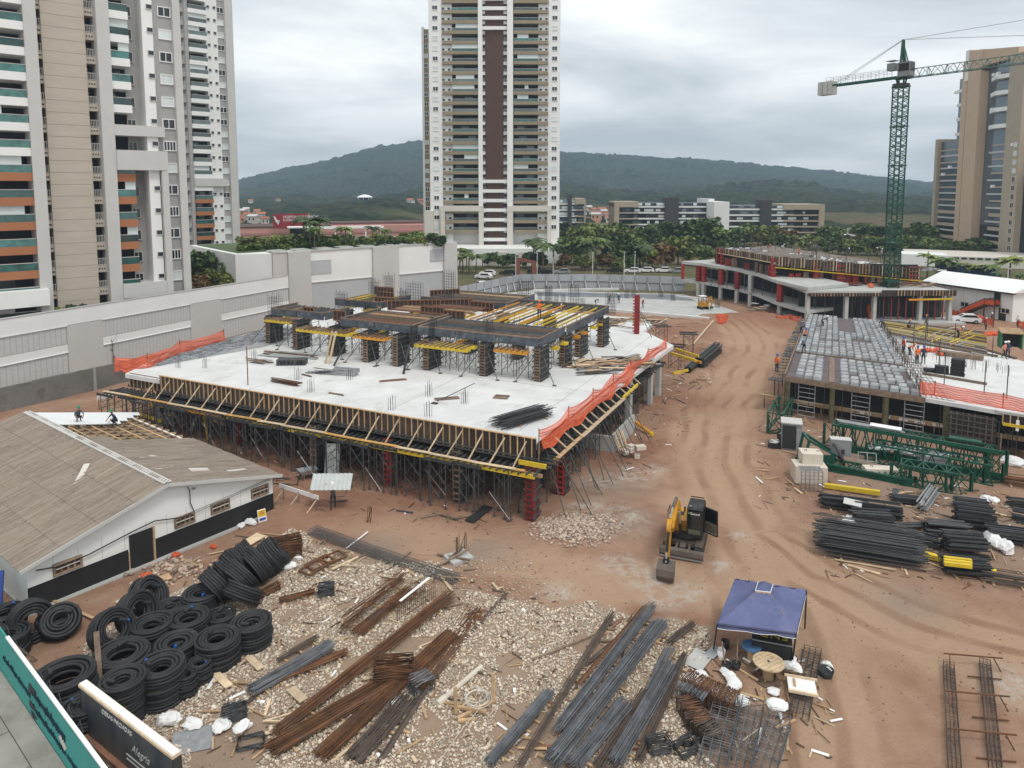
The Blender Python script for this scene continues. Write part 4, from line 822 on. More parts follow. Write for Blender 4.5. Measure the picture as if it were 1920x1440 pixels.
# ---- shoring towers below the slab
pt = thing('shoring_tower', 'dark steel shoring tower under the big slab', 'shoring', (0, 0, 0), SR, 'shoring towers under the big slab'); hh = 3.2; a = .62
fm = MB()
for y in (-a, a): fm.tube((0, y, 0), (0, y, hh), .035, 5); fm.box((0, y, .02), (.2, .2, .03))
for z in (.4, .95, 1.5, 2.05, 2.6): fm.tube((0, -a, z), (0, a, z), .024, 4)
fmm = fm.mesh('frame', SHORE)
for x in (-a, a): put('frame', fmm, pt, (x, 0, 0))
cm = MB()
for z in (.2, 1.7): cm.tube((-a, 0, z), (a, 0, z + 1.3), .02, 4); cm.tube((-a, 0, z + 1.3), (a, 0, z), .02, 4)
cmm = cm.mesh('cross_brace', SHORE)
for y in (-a, a): put('cross_brace', cmm, pt, (0, y, 0))
hb = MB(); hb.box((0, -a, hh + .1), (2.3, .12, .2)); hb.box((0, a, hh + .1), (2.3, .12, .2)); put('head_beam', hb.mesh('head_beam', STEELD), pt)
spots = [(-.8 + 2.35 * i + R.uniform(-.2, .2), -.7 + j * 3.1 + R.uniform(-.3, .3)) for j in range(3) for i in range(18)] + [(40.6 - j * 2.6 + R.uniform(-.2, .2), 9 + 3.0 * i) for i in range(7) for j in range(2)]
for i, (x, y) in enumerate(spots):
    o = pt if i == 0 else copytree(pt); o.location = SW(x, y); o.rotation_euler = (0, 0, SR + R.uniform(-.08, .08))
    o['label'] = 'dark shoring tower under the big slab, %s from the left in the %s row' % (ordw(i % 18), ('front', 'second', 'third')[i // 18]) if i < 54 else 'dark shoring tower under the right side of the big slab, %s row, %s back' % (('outer', 'inner')[i % 2], ordw((i - 54) // 2))
pr = MB().tube((0, 0, 0), (0, 0, 3.5), .04, 5).box((0, 0, .02), (.22, .22, .04)).mesh('steel_prop', SHORE)
for i in range(58):
    x = -1 + i * .73 + R.uniform(-.3, .3); tag(put('steel_prop', pr, None, SW(x, R.choice([-1.25, -1.1, -.2, .9]), 0), R.uniform(0, 3)), 'upright steel prop under the front edge of the big slab, %s from the left' % ordw(i), 'prop', 'upright props along the slab front')
for i in range(14):
    x = 3 + i * 2.7 + R.uniform(-.8, .8); y = R.uniform(-1.5, -.2); L_ = R.uniform(2.0, 3.4); z = R.uniform(.1, .9); p = SW(x, y, z + L_ * .62); q_ = SW(x + L_ * .75, y - R.uniform(0, .5), z)
    o = MB().tube((0, 0, 0), q_ - p, .024, 5).build('brace_tube', STEELG if i % 2 else SHORE); o.location = p; tag(o, 'sloping brace tube across the front props of the slab, %s from the left' % ordw(i), 'brace', 'sloping brace tubes at the slab front')
for i in range(18):
    y = 1 + i * 1.0; p = SW(LEN + .3, y, 4.4); q_ = SW(LEN + R.uniform(2.2, 3.6), y - R.uniform(.2, 1.4), 0)
    o = MB().tube((0, 0, 0), q_ - p, .035, 5).build('raking_prop', SHORE); o.location = p; tag(o, 'raking steel prop on the right side of the big slab, %s behind the corner' % ordw(i), 'prop', 'raking props right of the big slab')
b = MB()
for i in range(760): x, y = (R.uniform(-1, 41), R.uniform(1.5, 20)) if i < 520 else (R.uniform(33, 41.4), R.uniform(2, 32)); b.tube((x, y, 0), (x, y, 4.3), .04, 4, caps=False)
for i in range(260): x, y, z = R.uniform(0, 40), R.uniform(2.5, 20), R.uniform(.3, 3); b.tube((x, y, z), (x + R.choice([-1.6, 1.6]), y, z + R.uniform(0, 1.3)), .025, 4, caps=False)
o = stuff(b.build('prop_forest', SHORE)); o.location = SO; o.rotation_euler = (0, 0, SR)
t = bpy.data.objects['slab_building']
for x, y, w_ in ((5, 8, 5), (14, 9, 6), (23, 7.5, 5), (31, 9, 6), (38, 12, 4), (10, 14, 8), (27, 15, 9)): span(t, 'under_slab_shade_panel', PLYK, x - w_ / 2, x + w_ / 2, y, y + .3, 0, 4.3)  # black panels added as backing to deepen the shade under the slab
# column forms, red and black, below the slab
for x_, y_, w_, d_ in ((14, 7, .05, 14), (28, 7, .05, 14), (39, 22, .05, 40), (20, 13.2, 42, .05)): pc('pour_joint', CONCD, t, (x_, y_, ZS + .002), (w_, d_, .006))
def colform(x, y, w_, d_, h_, z, face, label, end=None, group=None, rungs=9):
    t = thing('column_form', label, 'formwork', SW(x, y, z), SR, group)
    for s in (-1, 1):
        pc('side_panel', face, t, (s * w_ / 2, 0, h_ / 2), (.08, d_, h_)); k_ = ('cf', round(d_, 1), round(h_, 2), s)
        if k_ not in FRM:
            b = MB()
            for k in range(6): b.box((s * .1, 0, .25 + k * (h_ - .5) / 5), (.1, d_ + .3, .11))
            for k in range(4): b.box((s * .06, -d_ / 2 + d_ * (k + .5) / 4, h_ / 2), (.05, .07, h_))
            FRM[k_] = b.mesh('waler_frame', SHORE)
        put('waler_frame', FRM[k_], t, (s * w_ / 2, 0, 0))
    b = MB()
    for s in (-1, 1): b.box((s * w_ * .42, -d_ / 2 - .05, h_ / 2), (.09, .1, h_))
    for k in range(rungs): b.box((0, -d_ / 2 - .06, .2 + (h_ - .4) * k / (rungs - 1)), (w_ * .84, .1, .12))
    b.build('end_form', end or WOODD, t); pc('end_panel', PLYB, t, (0, -d_ / 2, h_ / 2), (w_ * .8, .05, h_)); return t
WOODR = mat('reddish_form_timber', (.23, .11, .07), .8, .3, 2, rnd=.2)
for x, y, lb in ((41.0, -.1, 'red and black column form at the front corner of the big slab'), (41.4, 4.4, 'red and black column form on the right side, second from the slab corner'), (29.3, .1, 'red faced column form below the middle of the slab front'), (12.9, 1.5, 'red faced column form below the left part of the slab front')): colform(x, y, .5, .95, 3.6, 0, REDP, lb, REDP)
for x, y, lb in ((22.7, -.2, 'black column form below the slab front behind the leaning sheets'), (-1.1, 4.7, 'black column form below the left end of the slab'), (35.2, .3, 'black column form below the slab front near the corner')): colform(x, y, .6, 1.0, 3.8, 0, PLYK, lb, WOODD)
# ---- second storey formwork on the slab
cols2 = [(2.0, 16.6), (7.0, 15.4), (12.4, 14.7), (17.0, 14.2), (20.6, 14.2), (24.0, 14.4), (29.8, 14.6), (35.0, 15.2), (35.0, 21.0), (35.0, 25.4), (35.6, 30.6), (7.2, 22.5), (12.6, 22), (17.2, 21.5), (24.2, 21.5), (29.8, 21.5), (12.4, 29.5), (18, 29), (24.2, 29), (29.8, 29.5), (5, 30)]
names2 = ['leftmost', 'second', 'third', 'fourth', 'fifth', 'sixth', 'seventh', 'eighth']
for i, (x, y) in enumerate(cols2):
    lb = ('black column form with ladder end, %s in the front row on the slab' % names2[i]) if i < 8 else ('black column form on the right flank, %s behind the corner' % ['first', 'second', 'third'][i - 8] if i < 11 else 'black column form deep inside the upper formwork')
    colform(x, y, .62, R.choice([1.7, 1.9, 2.1]), 3.05, ZS, PLYK, lb, WOODD, 'column forms on the big slab', 11)
    if i < 11:
        for (dx, dy) in ((1.9, -1.2), (-1.7, -1.5)):
            if i >= 8 and dx < 0: continue
            p = SW(x + dx * .2, y - .6, ZS + 2.3); q_ = SW(x + dx, y + dy - .4, ZS + .05); o = MB().tube((0, 0, 0), q_ - p, .04, 5).box(q_ - p, (.35, .25, .05)).build('push_pull_prop', SHORE); o.location = p; tag(o, 'slanting adjustable prop steadying a column form on the slab', 'prop', 'slanting props on the big slab')
# shoring towers carrying the upper deck
pt2 = thing('deck_shoring', 'slender dark shoring tower under the upper formwork deck', 'shoring', (0, 0, 0), SR, 'shoring under the upper deck')
fm = MB()
for y in (-.6, .6): fm.tube((0, y, 0), (0, y, 2.9), .03, 5)
for z in (.5, 1.1, 1.7, 2.3): fm.tube((0, -.6, z), (0, .6, z), .02, 4)
fmm = fm.mesh('frame', SHORE)
for x in (-.6, .6): put('frame', fmm, pt2, (x, 0, 0))
cm = MB().tube((-.6, 0, .3), (.6, 0, 2.2), .02, 4).tube((-.6, 0, 2.2), (.6, 0, .3), .02, 4).mesh('cross_brace', SHORE)
for y in (-.6, .6): put('cross_brace', cm, pt2, (0, y, 0))
sp = [(4.5, 16), (9.5, 15.4), (14.6, 15.6), (18.8, 15.4), (22.4, 15), (25.6, 14.6), (27.6, 14.8), (31.8, 15.4), (33.2, 15.6), (33.8, 18.4), (33.6, 23.4), (33.8, 28), (9.8, 19), (15, 19), (20, 18.6), (26.5, 18.5), (31, 19), (26.6, 25), (31, 25.2), (20.5, 25), (15, 25.5), (10, 26), (28, 31), (33, 31.5), (21, 32), (15, 33), (24.4, 16.8), (29, 16.8), (33, 20.8), (28.5, 22), (24.5, 24.5), (33.5, 26), (6, 18), (11.4, 17), (16.6, 17), (19.4, 20.6), (13, 20.6), (30, 28), (22.4, 18.6), (26, 29)]
for i, (x, y) in enumerate(sp):
    o = pt2 if i == 0 else copytree(pt2); o.location = SW(x, y, ZS + .01); o.rotation_euler = (0, 0, SR)
# perimeter beam forms and decks
def deck(x0, x1, y0, y1, label, z=8.05, front=True, right=True, left=False, back=False, joist=(YELB, WOODD), sp_=.6, along='y', tilt=None):
    t = thing('deck_formwork', label, 'formwork', SO, SR)
    def side(p0, p1, n, grp):
        for k in range(n):
            a_ = Vector(p0).lerp(Vector(p1), k / n); b_ = Vector(p0).lerp(Vector(p1), (k + .97) / n); br('beam_form', BEAMG, t, a_, b_, .12, .72)
        br('edge_timber', WOODD, t, Vector(p0) + V(0, 0, .42), Vector(p1) + V(0, 0, .42), .16, .1)
    nx_ = max(1, round((x1 - x0) / 4.5)); ny_ = max(1, round((y1 - y0) / 4.5))
    if front: side((x0, y0, z + .36), (x1, y0, z + .36), nx_, 'f')
    if right: side((x1, y0 + .1, z + .36), (x1, y1, z + .36), ny_, 'r')
    if left: side((x0, y0 + .1, z + .36), (x0, y1, z + .36), ny_, 'l')
    if back: side((x0, y1, z + .36), (x1, y1, z + .36), nx_, 'b')
    n_ = int((x1 - x0 if along == 'y' else y1 - y0) / sp_)
    for k in range(n_):
        m_ = R.choice(joist)
        if along == 'y': xx = x0 + (k + .5) * sp_; br('joist', m_, t, (xx, y0 + .15, z + .52), (xx + R.uniform(-.1, .1), y1 - .1 - R.uniform(0, .5), z + .52), .09, .16)
        else: yy = y0 + (k + .5) * sp_; br('joist', m_, t, (x0 + .15, yy, z + .52), (x1 - .1 - R.uniform(0, .5), yy + R.uniform(-.1, .1), z + .52), .09, .16)
    for k in range(max(2, int((x1 - x0) / 3.2))): br('main_beam', R.choice([YELB, ORGB, YELB]), t, (x0 + 1.2 + k * 3.2, y0 - .2, z - .35), (x0 + 1.2 + k * 3.2, y1 - .2, z - .35), .14, .24)
    return t
DJ = (BEAMG, SHORE, WOODD)
deck(22.4, 35.1, 14.5, 20.6, 'front right bay of the upper deck with close dark joists and grey beam forms', joist=DJ, sp_=.38, along='x', left=True)
deck(24.0, 35.2, 20.9, 33.6, 'rear right bay of the upper deck with wide spaced yellow joists', front=False, joist=(YELB, ORGB, WOODD, WOOD, WOODD), sp_=.8, along='y', back=True)
deck(12.9, 21.6, 14.6, 21.6, 'middle front bay of the upper deck with brown joists', joist=(WOODD, WOOD, WOODR), sp_=.42, along='x', left=True)
deck(13.5, 23.2, 22.2, 28.4, 'middle rear bay of the upper deck behind the brown joists', joist=(WOODD, WOODR, WOOD), sp_=.5, along='x', front=False, right=False)
deck(2.0, 9.5, 16.2, 20.4, 'short front left bay of the upper deck with yellow beams', joist=(SHORE, WOODD), sp_=.5, left=True)
deck(12.4, 24.0, 30.4, 38.4, 'rear middle bay of the upper deck with grey beam form', joist=(WOODD, SHORE, WOOD), sp_=.5, along='x')
deck(4.0, 10.5, 24.5, 31, 'rear left bay of the upper deck near the white parking block', joist=(YELB, WOODD), sp_=.6)
# stepped yellow and orange platforms hanging at the front
def platform(x0, x1, y0, y1, z, mt, label):
    t = thing('beam_platform', label, 'formwork', SO, SR)
    for y in (y0, y0 + .5, y1 - .4, y1): br('beam', mt, t, (x0, y, z), (x1, y, z), .12, .26)
    k = x0 + .2
    while k < x1: br('cross_joist', WOODD, t, (k, y0 - .3, z + .2), (k, y1 + .3, z + .2), .09, .12); k += .55
platform(8.6, 15.4, 12.9, 14.2, 7.55, YELB, 'yellow beam platform hanging left of the middle column forms')
platform(15.8, 19.6, 13.0, 14.0, 7.5, ORGB, 'orange beam platform between two middle column forms')
platform(23.2, 28.9, 12.6, 14.4, 7.45, YELB, 'large yellow beam platform in front of the upper deck'); platform(31.0, 34.2, 13.6, 14.3, 7.55, ORGB, 'orange beam platform beside the corner column form')
platform(2.6, 6.2, 14.6, 15.6, 7.75, YELB, 'yellow beam platform at the far left column form')
for (y0, mt, wd) in ((16.8, YELB, 'first'), (22.2, ORGB, 'second'), (27.4, YELB, 'third')): platform(35.2, 35.9, y0, y0 + 2.6, 7.5, mt, '%s beam platform along the right flank of the upper deck' % wd)
# standing wall forms with ribs on the deck
def wallform(x0, y0, x1, y1, z, h_, label, n=None):
    t = thing('wall_form', label, 'formwork', SW(x0, y0, z), SR + math.atan2(y1 - y0, x1 - x0)); L_ = math.hypot(x1 - x0, y1 - y0); pc('panel', PLYB, t, (L_ / 2, 0, h_ / 2), (L_, .05, h_))
    n = n or max(3, int(L_ / .45))
    for i in range(n + 1): pc('rib', WOODR, t, (L_ * i / n, -.08, h_ / 2), (.09, .1, h_))
    for z_ in (.06, h_ - .06): pc('rail', WOODR, t, (L_ / 2, -.08, z_), (L_, .12, .1))
for i, a_ in enumerate([(17.5, 22.6, 20.5, 22.6), (10.6, 16.4, 12.2, 16.4), (6.2, 16.8, 7.6, 16.8), (12, 24, 20, 29.5), (8.8, 26, 11.6, 26), (6.5, 29.5, 9, 29.5), (20.6, 28, 23.6, 28), (21, 21.6, 23.5, 21.6), (3.5, 33, 6.5, 33), (12, 33, 14.5, 36)]):
    wallform(*a_, 8.1, 1.15, 'ribbed timber wall form standing on the upper deck, %s of ten' % ['first', 'second', 'third', 'fourth', 'fifth', 'sixth', 'seventh', 'eighth', 'ninth', 'tenth'][i])
# rebar cages sticking up
def cage(x, y, z, w_, d_, h_, n, label, mt=STEELD, group='rebar sticking up from the upper formwork'):
    b = MB()
    for k in range(n):
        for s in (0, 1): b.tube((w_ * (k / (n - 1) - .5), d_ * (s - .5), 0), (w_ * (k / (n - 1) - .5) + R.uniform(-.04, .04), d_ * (s - .5), h_ * R.uniform(.88, 1.08)), .022, 4)
    for k in range(max(2, int(h_ / .35))):
        for s in (0, 1): b.tube((-w_ / 2, d_ * (s - .5), .2 + k * .35), (w_ / 2, d_ * (s - .5), .2 + k * .35), .012, 4)
    o = b.build('rebar_cage', mt); o.location = SW(x, y, z); o.rotation_euler = (0, 0, SR); tag(o, label, 'rebar', group)
for i, (x, y, w_, h_) in enumerate([(29.8, 14.9, .7, 2.2), (24.0, 14.6, .6, 2.0), (2.0, 16.8, 1.6, 2.4), (7, 22, 1.4, 2.4), (7.2, 28, 1.4, 3.0), (11, 31, 2.2, 2.6), (5, 34, 1.5, 3.0), (12.4, 37, 1.6, 3.4), (22.5, 38.4, 1.6, 2.6), (30, 36.5, 1.2, 2.8), (35.5, 33.5, 1.0, 2.4), (26, 38, .9, 2.2), (17, 29, 1.2, 2.2), (8.5, 24, 2.4, 1.4), (12.5, 26.5, 1.3, 2.4)]):
    cage(x, y, 7.9, w_, .5, h_, 7, 'upright rebar cage rising from the upper formwork, %s' % ['in the front bay over the yellow platform', 'left of the front right bay', 'at the far left column form', 'above the left bay', 'against the white parking block, left', 'wide one at the rear', 'at the rear left corner', 'tall one before the grey pier', 'behind the rear middle bay', 'behind the yellow joists', 'at the rear right corner', 'thin one behind the rear bay', 'in the middle of the decks', 'short wide one at the left', 'beside the brown wall forms'][i], group=None)
# ---- loose things on the slab
def planks(name, label, cat, u, v, z, n, L0, L1, spread, mats, ang=0.0, jit=.35, w_=(.1, .3), group=None, loc=None, hgt=.3):
    p = loc if loc is not None else G(u, v, z); t = thing(name, label, cat, p, ang, group)
    for i in range(n):
        a_ = R.uniform(-jit, jit); L_ = R.uniform(L0, L1); cx, cy = R.uniform(-spread, spread), R.uniform(-spread, spread) * .6; z_ = .04 + hgt * i / max(1, n); dx, dy = math.cos(a_) * L_ / 2, math.sin(a_) * L_ / 2
        br('plank', R.choice(mats), t, (cx - dx, cy - dy, z_ + R.uniform(-.02, .04)), (cx + dx, cy + dy, z_ + R.uniform(-.02, .06)), R.uniform(*w_), .05)
    return t
planks('timber_pile', 'flat pile of weathered formwork timber and ply beside the orange net', 'timber', 1150, 685, ZS, 70, 1.0, 4.2, 3.6, [WOODD, WOODD, WOOD, CONCD, PLYB, WOODP], SR + .9, .5, (.12, .55))
planks('timber_pile', 'scattered brown boards at the rear of the slab near the red column', 'timber', 1185, 605, ZS, 46, 1.0, 3.6, 4.2, [WOODD, WOOD, WOODP, WOODD], .3, 1.2, (.1, .4))
planks('timber_pile', 'heap of grey beams in the middle of the pale slab', 'timber', 612, 700, ZS, 16, 1.2, 2.8, .9, [STEELG, SHORE, CONCD], SR + .3, .35, (.1, .2)); planks('timber_pile', 'rusty bundle of thin bars lying on the slab front', 'rebar', 535, 720, ZS, 22, 2.2, 3.4, .35, [REBARR, REBARM], SR - .05, .12, (.04, .08))
planks('timber_pile', 'flat mat of grey mesh sheets below the left column forms', 'timber', 545, 668, ZS, 16, 3.5, 5.0, 1.6, [CONCD, WOODD], SR + .1, .05, (.2, .5), hgt=.08)
planks('timber_pile', 'loose grey laths at the left of the mesh sheets', 'timber', 485, 680, ZS, 9, 1.0, 2.4, .8, [CONCD, WOODD], SR + .1, .2)
t = thing('form_stack', 'stack of dark ribbed form trays on the slab', 'formwork', G(548, 683, ZS), SR + .5)
for k in range(7): pc('tray', PLYK, t, (-1.2 + .4 * k, 0, .25), (.34, 1.1, .5)); pc('tray_rim', SHORE, t, (-1.2 + .4 * k, 0, .52), (.38, 1.15, .04))
t = thing('hollow_blocks', 'grey steel channels lying beside the starter bars on the slab', 'formwork', G(644, 704, ZS), SR + .1)
for k in range(3): br('channel', STEELG, t, (-1.3, .3 * k, .2 + .1 * k), (1.2, .3 * k + .1, .2 + .1 * k), .3, .35)
for (u, v, L_, w_, lb, mt, a_) in ((737, 714, 2.4, .35, 'dark red plank lying alone on the pale slab', WOODR, SR + .75), (838, 748, 2.0, .6, 'brown ply sheet with pole lying on the slab', WOODD, SR + .7), (940, 745, 1.2, 1.0, 'square dark ply sheet on the pale slab front', WOODD, SR + .2), (630, 740, 1.6, .12, 'thin brown lath near the slab front', WOODD, SR), (575, 705, 1.4, .14, 'short brown lath beside the rusty bundle', WOODR, SR - .2), (815, 757, .5, .35, 'small dark plate near the starter bars', CHAR, SR)):
    t = thing('loose_board', lb, 'board', G(u, v, ZS), a_); pc('board', mt, t, (0, 0, .05), (L_, w_, .05)); pc('batten', WOODD, t, (0, w_ * .2, .1), (L_ * .9, .06, .05))
p0, p1 = G(820, 757, ZS), G(890, 725, ZS); o = br('pole', SHORE, None, p0 + V(0, 0, .2), p1 + V(0, 0, .3), .07, rnd=True); tag(o, 'grey pole lying across the brown ply sheet', 'pole')
t = thing('rebar_stack', 'bundle of dark steel bars stacked at the slab corner beside the net', 'rebar', SW(38.4, 4.2, ZS), SR + math.radians(68)); b = MB()
for i in range(90): yy = R.uniform(-.9, .9); zz_ = R.uniform(.03, .75); l0 = -2.4 + R.uniform(-.5, .5); b.tube((l0, yy, zz_), (l0 + 4.6, yy + R.uniform(-.1, .1), zz_ + R.uniform(-.03, .05)), .022, 4)
stuff(b.build('bars', STEELD, t)); 
for xx in (-1.2, 1.4): pc('bearer', WOOD, t, (xx, 0, .03), (.1, 2.0, .06))
for (u, v, L_, lb) in ((622, 652, 2.9, 'pair of pale timber boards leaning upright at the third column form'),):
    t = thing('leaning_boards', lb, 'timber', G(615, 680, ZS), SR)
    for k in (0, .45): br('board', WOODP, t, (k, -.4, 0), (k + .3, .4, 3.1), .24, .08)
t = thing('leaning_boards', 'dark steel channel leaning against the fourth column form', 'timber', G(632, 684, ZS), SR); br('board', STEELD, t, (0, -.5, 0), (.7, .4, 2.0), .22, .12)
t = thing('leaning_boards', 'black plank standing upright beside the yellow platform', 'timber', G(760, 700, ZS), SR); br('board', PLYK, t, (0, -.3, 0), (.2, .4, 2.6), .26, .08)
t = thing('column_form', 'tall red steel column form standing on the rear of the slab', 'formwork', SW(37.2, 38.2, ZS), SR); br('red_face', REDP, t, (0, 0, 0), (0, 0, 4.6), .5)
for k in range(12): pc('clamp', REDP, t, (-.35, 0, .3 + k * .36), (.25, .5, .1))
for q_ in ((2.2, -1.5), (1.6, 1.8)): br('stay', SHORE, t, (0, 0, 3.2), (q_[0], q_[1], 0), .05)
o = br('survey_pole', WOODR, None, G(465, 722, ZS), G(465, 722, ZS) + V(0, 0, 3.4), .07); tag(o, 'thin upright pole standing on the slab front', 'pole')
# leaning roof sheets, boards and ladder before the slab
def corr(w_, L_, n, amp=.03, thick=.0):
    b = MB(); k = n * 4
    vs = [(-w_ / 2 + w_ * i / k, y, amp * math.sin(i / 4 * 2 * math.pi)) for y in (0, L_) for i in range(k + 1)]
    b.add(vs, [(i, i + 1, k + 2 + i, k + 1 + i) for i in range(k)]); b.add([(a_, b_, c_ - .012) for a_, b_, c_ in vs], [(k + 1 + i, k + 2 + i, i + 1, i) for i in range(k)]); return b
FIB = mat('new_fibre_cement', (.47, .49, .48), .8, .12, 1.0)
sh = corr(1.1, 2.7, 6, .035).mesh('roof_sheet', FIB)
o = put('roof_sheet', sh, None, GG(622, 900, .05)); o.rotation_euler = (math.radians(62), 0, math.radians(8)); tag(o, 'corrugated grey roof sheet leaning upright against the front props', 'sheet')
for i, (u, v, a_, L_, mt, lb) in enumerate([(358, 808, .5, 2.9, CONC, 'long grey board leaning on the left props, nearest the worker'), (300, 800, -.55, 2.8, CONC, 'wide grey board leaning beside the yellow hard hat worker'), (312, 795, -.2, 2.4, CONC, 'grey board leaning behind the yellow hard hat worker'), (390, 825, -.6, 3.8, YELB, 'yellow beam leaning on the left props')]):
    t = thing('leaning_board', lb, 'board', GG(u, v)); br('board', mt, t, (0, 0, 0), (a_ * 1.6, 1.0, L_ * .92), .5 if mt is CONC else .16, .06)
for (u0, v0, u1, v1, z, lb) in ((278, 757, 340, 768, 1.6, 'yellow beam spanning the left props, upper one'), (258, 775, 303, 790, .6, 'yellow beam near the ground left of the boards'), (360, 772, 420, 795, 1.2, 'pale beam across the props right of the worker')):
    o = br('loose_beam', YELB if 'yellow' in lb else WOODP, None, G(u0, v0, z), G(u1, v1, z), .14, .26); tag(o, lb, 'beam')
t = thing('ladder', 'orange ladder leaning on the props beside the upright roof sheet', 'ladder', GG(600, 880), SR)
for s in (-.25, .25): br('rail', REDP, t, (s, 0, 0), (s, 1.0, 2.6), .06)
for k in range(8): br('rung', REDP, t, (-.25, k * .125 + .06, .3 + k * .3), (.25, k * .125 + .06, .3 + k * .3), .04)
# ================================================================ waffle slab on the right
ZQ = 3.8
def Q4(a, b, c, d):                       # four photo corners -> place inside that four-sided field
    P = [G(*p, ZQ) for p in (a, b, c, d)]
    return lambda s, r: (P[0] * (1 - s) + P[1] * s) * (1 - r) + (P[3] * (1 - s) + P[2] * s) * r
t = thing('waffle_building', 'unfinished building with grey waffle slab formers on props at the right', 'building', (0, 0, 0))
poly = [G(*p, ZQ) for p in [(1727, 745), (1980, 788), (1990, 700), (1800, 640), (1655, 603), (1644, 605)]]
MB().prism([(p.x, p.y) for p in poly], ZQ - .35, ZQ).build('slab', CONCW, t)
fl = Q4((1474, 705), (1728, 744), (1645, 604), (1517, 592))
pp = [fl(0, 0), fl(1, 0), fl(1, 1), fl(0, 1)]; MB().prism([(p.x, p.y) for p in pp], ZQ - .3, ZQ + .03).build('former_deck', mat('purple_brown_ply', (.115, .085, .085), .6, .3, .8), t)
DOME = mat('waffle_former', (.29, .30, .31), .6, .3, 1.2, rnd=.28, grime=((.22, .22, .22), 2.5, .5, .5))
dm = MB().add([(-.46, -.46, 0), (.46, -.46, 0), (.46, .46, 0), (-.46, .46, 0), (-.37, -.40, 1), (.37, -.40, 1), (.37, .40, 1), (-.37, .40, 1)], [(4, 5, 6, 7), (0, 1, 5, 4), (1, 2, 6, 5), (2, 3, 7, 6), (3, 0, 4, 7)]).mesh('waffle_former', DOME)
NX, NY = 14, 26; rows_gap = (7,); col_gap = (5,)
for i in range(NX):
    for j in range(NY):
        if j in rows_gap or (i in (4, 5) and j < 7) or (i == 0 and j < 7) or (j == 13 and 3 < i < 7) or (j == 10 and i in (2, 3, 4)) or (j in (14, 15) and 7 < i < 11) or (i == 13 and 2 < j < 6) or R.random() < .025 or (j > 17 and i in (6, 7, 8)): continue
        c = fl((i + .5) / NX, (j + .5) / NY); ex = fl((i + 1) / NX, (j + .5) / NY) - fl(i / NX, (j + .5) / NY); ey = fl((i + .5) / NX, (j + 1) / NY) - fl((i + .5) / NX, j / NY)
        o = put('waffle_former', dm, t); m4 = Matrix(((ex.x * .97, ey.x * .93, 0), (ex.y * .97, ey.y * .93, 0), (0, 0, .30))).to_4x4(); m4.translation = c + V(0, 0, .035); o.matrix_basis = m4
def fb(name, m_, s0, r0, s1, r1, w_, h_, z, f=fl, tt=None): return br(name, m_, tt or t, f(s0, r0) + V(0, 0, z), f(s1, r1) + V(0, 0, z), w_, h_)
fb('timber_joint', WOODD, .0, .31, 1, .31, .25, .08, .08); fb('timber_joint', WOODD, .36, 0, .36, .29, .5, .08, .07); fb('pale_rail', WHITEP, .02, .33, .03, .95, .08, .08, .16)
fb('edge_board', WOODD, -.01, 0, -.01, 1.0, .12, .5, .0); fb('edge_beam', WOODD, -.01, -.012, 1.02, -.012, .12, .5, -.16)
# black ply walkway outside its left edge
fw = lambda s, r: fl(-.13 + .11 * s, r)
for k in range(26):
    r0 = k / 26; a_, b_ = fw(0, r0) + V(0, 0, -.6), fw(.9, r0) + V(0, 0, -.5); br('walkway_board', R.choice([PLYK, PLYK, WOODD]), t, a_ + V(R.uniform(-.3, .2), 0, R.uniform(-.05, .1)), b_, .95, .05)
for k in range(9): p = fw(.2, .05 + k * .11); br('walkway_post', WOODD, t, V(p.x, p.y, 0), V(p.x, p.y, ZQ - .6), .1)
# props, ladder frames and wall forms under the front edge
a_, b_ = G(1466, 708, ZQ), G(1990, 789, ZQ); du = (b_ - a_).normalized(); nn = Vector((-du.y, du.x, 0))
lad = MB()
for s in (-.75, .75): lad.tube((s, 0, 0), (s, 0, 3.3), .04, 5)
for k in range(7): lad.tube((-.75, 0, .3 + k * .45), (.75, 0, .3 + k * .45), .03, 4)
ladm = lad.mesh('ladder_frame', STEELG); ang = math.atan2(du.y, du.x)
for i, k in enumerate((2.2, 6.9, 11.2)): tag(put('access_ladder', ladm, None, V(*(a_ + du * k + nn * .5)[:2], 0), ang), 'pale steel ladder frame under the waffle slab front, %s from the left' % ['first', 'second', 'third'][i], 'scaffold')
for i in range(20):
    for j in range(3):
        p = a_ + du * (1 + i * 1.35 + R.uniform(-.3, .3)) + nn * (1.2 + j * 2.2); tag(put('steel_prop', pr, None, V(p.x, p.y, -.35), R.uniform(0, 3)), 'steel prop in the dark below the waffle slab', 'prop', 'props under the waffle slab')
for k in (0.3, 4.4, 8.9, 13.6, 20, 25): p = a_ + du * k + nn * .8; br('post', mat('mossy_post', (.12, .11, .06), .8, .3, 2), t, V(p.x, p.y, 0), V(p.x, p.y, ZQ - .36), .35)
for k in (3, 9, 15, 21): p = a_ + du * k + nn * 3.2; pc('back_wall', DARK, t, (p.x, p.y, 1.7), (6, .3, 3.4), ang)  # dark panels set close behind the props in place of deep shade
g_ = thing('wall_form', 'gridded timber wall form standing below the waffle slab edge', 'formwork', V(*(a_ + du * 14.0 + nn * .1)[:2], 0), ang)
for k in range(8): pc('stud', WOODD, g_, (k * .42, 0, 1.6), (.09, .1, 3.1))
for k in range(7): pc('waler', SHORE, g_, (1.5, -.1, .3 + k * .45), (3.4, .1, .1))
pc('panel', PLYB, g_, (1.5, .1, 1.6), (3.3, .05, 3.1))
f_ = thing('edge_formwork', 'ragged timber edge formwork with yellow beam below the right orange net', 'formwork', V(*(a_ + du * 17.6)[:2], 0), ang)
for k in range(24): pc('stud', R.choice([WOOD, WOODP, WOODD]), f_, (k * .5, -.1, 3.25), (.08, .08, .8)); 
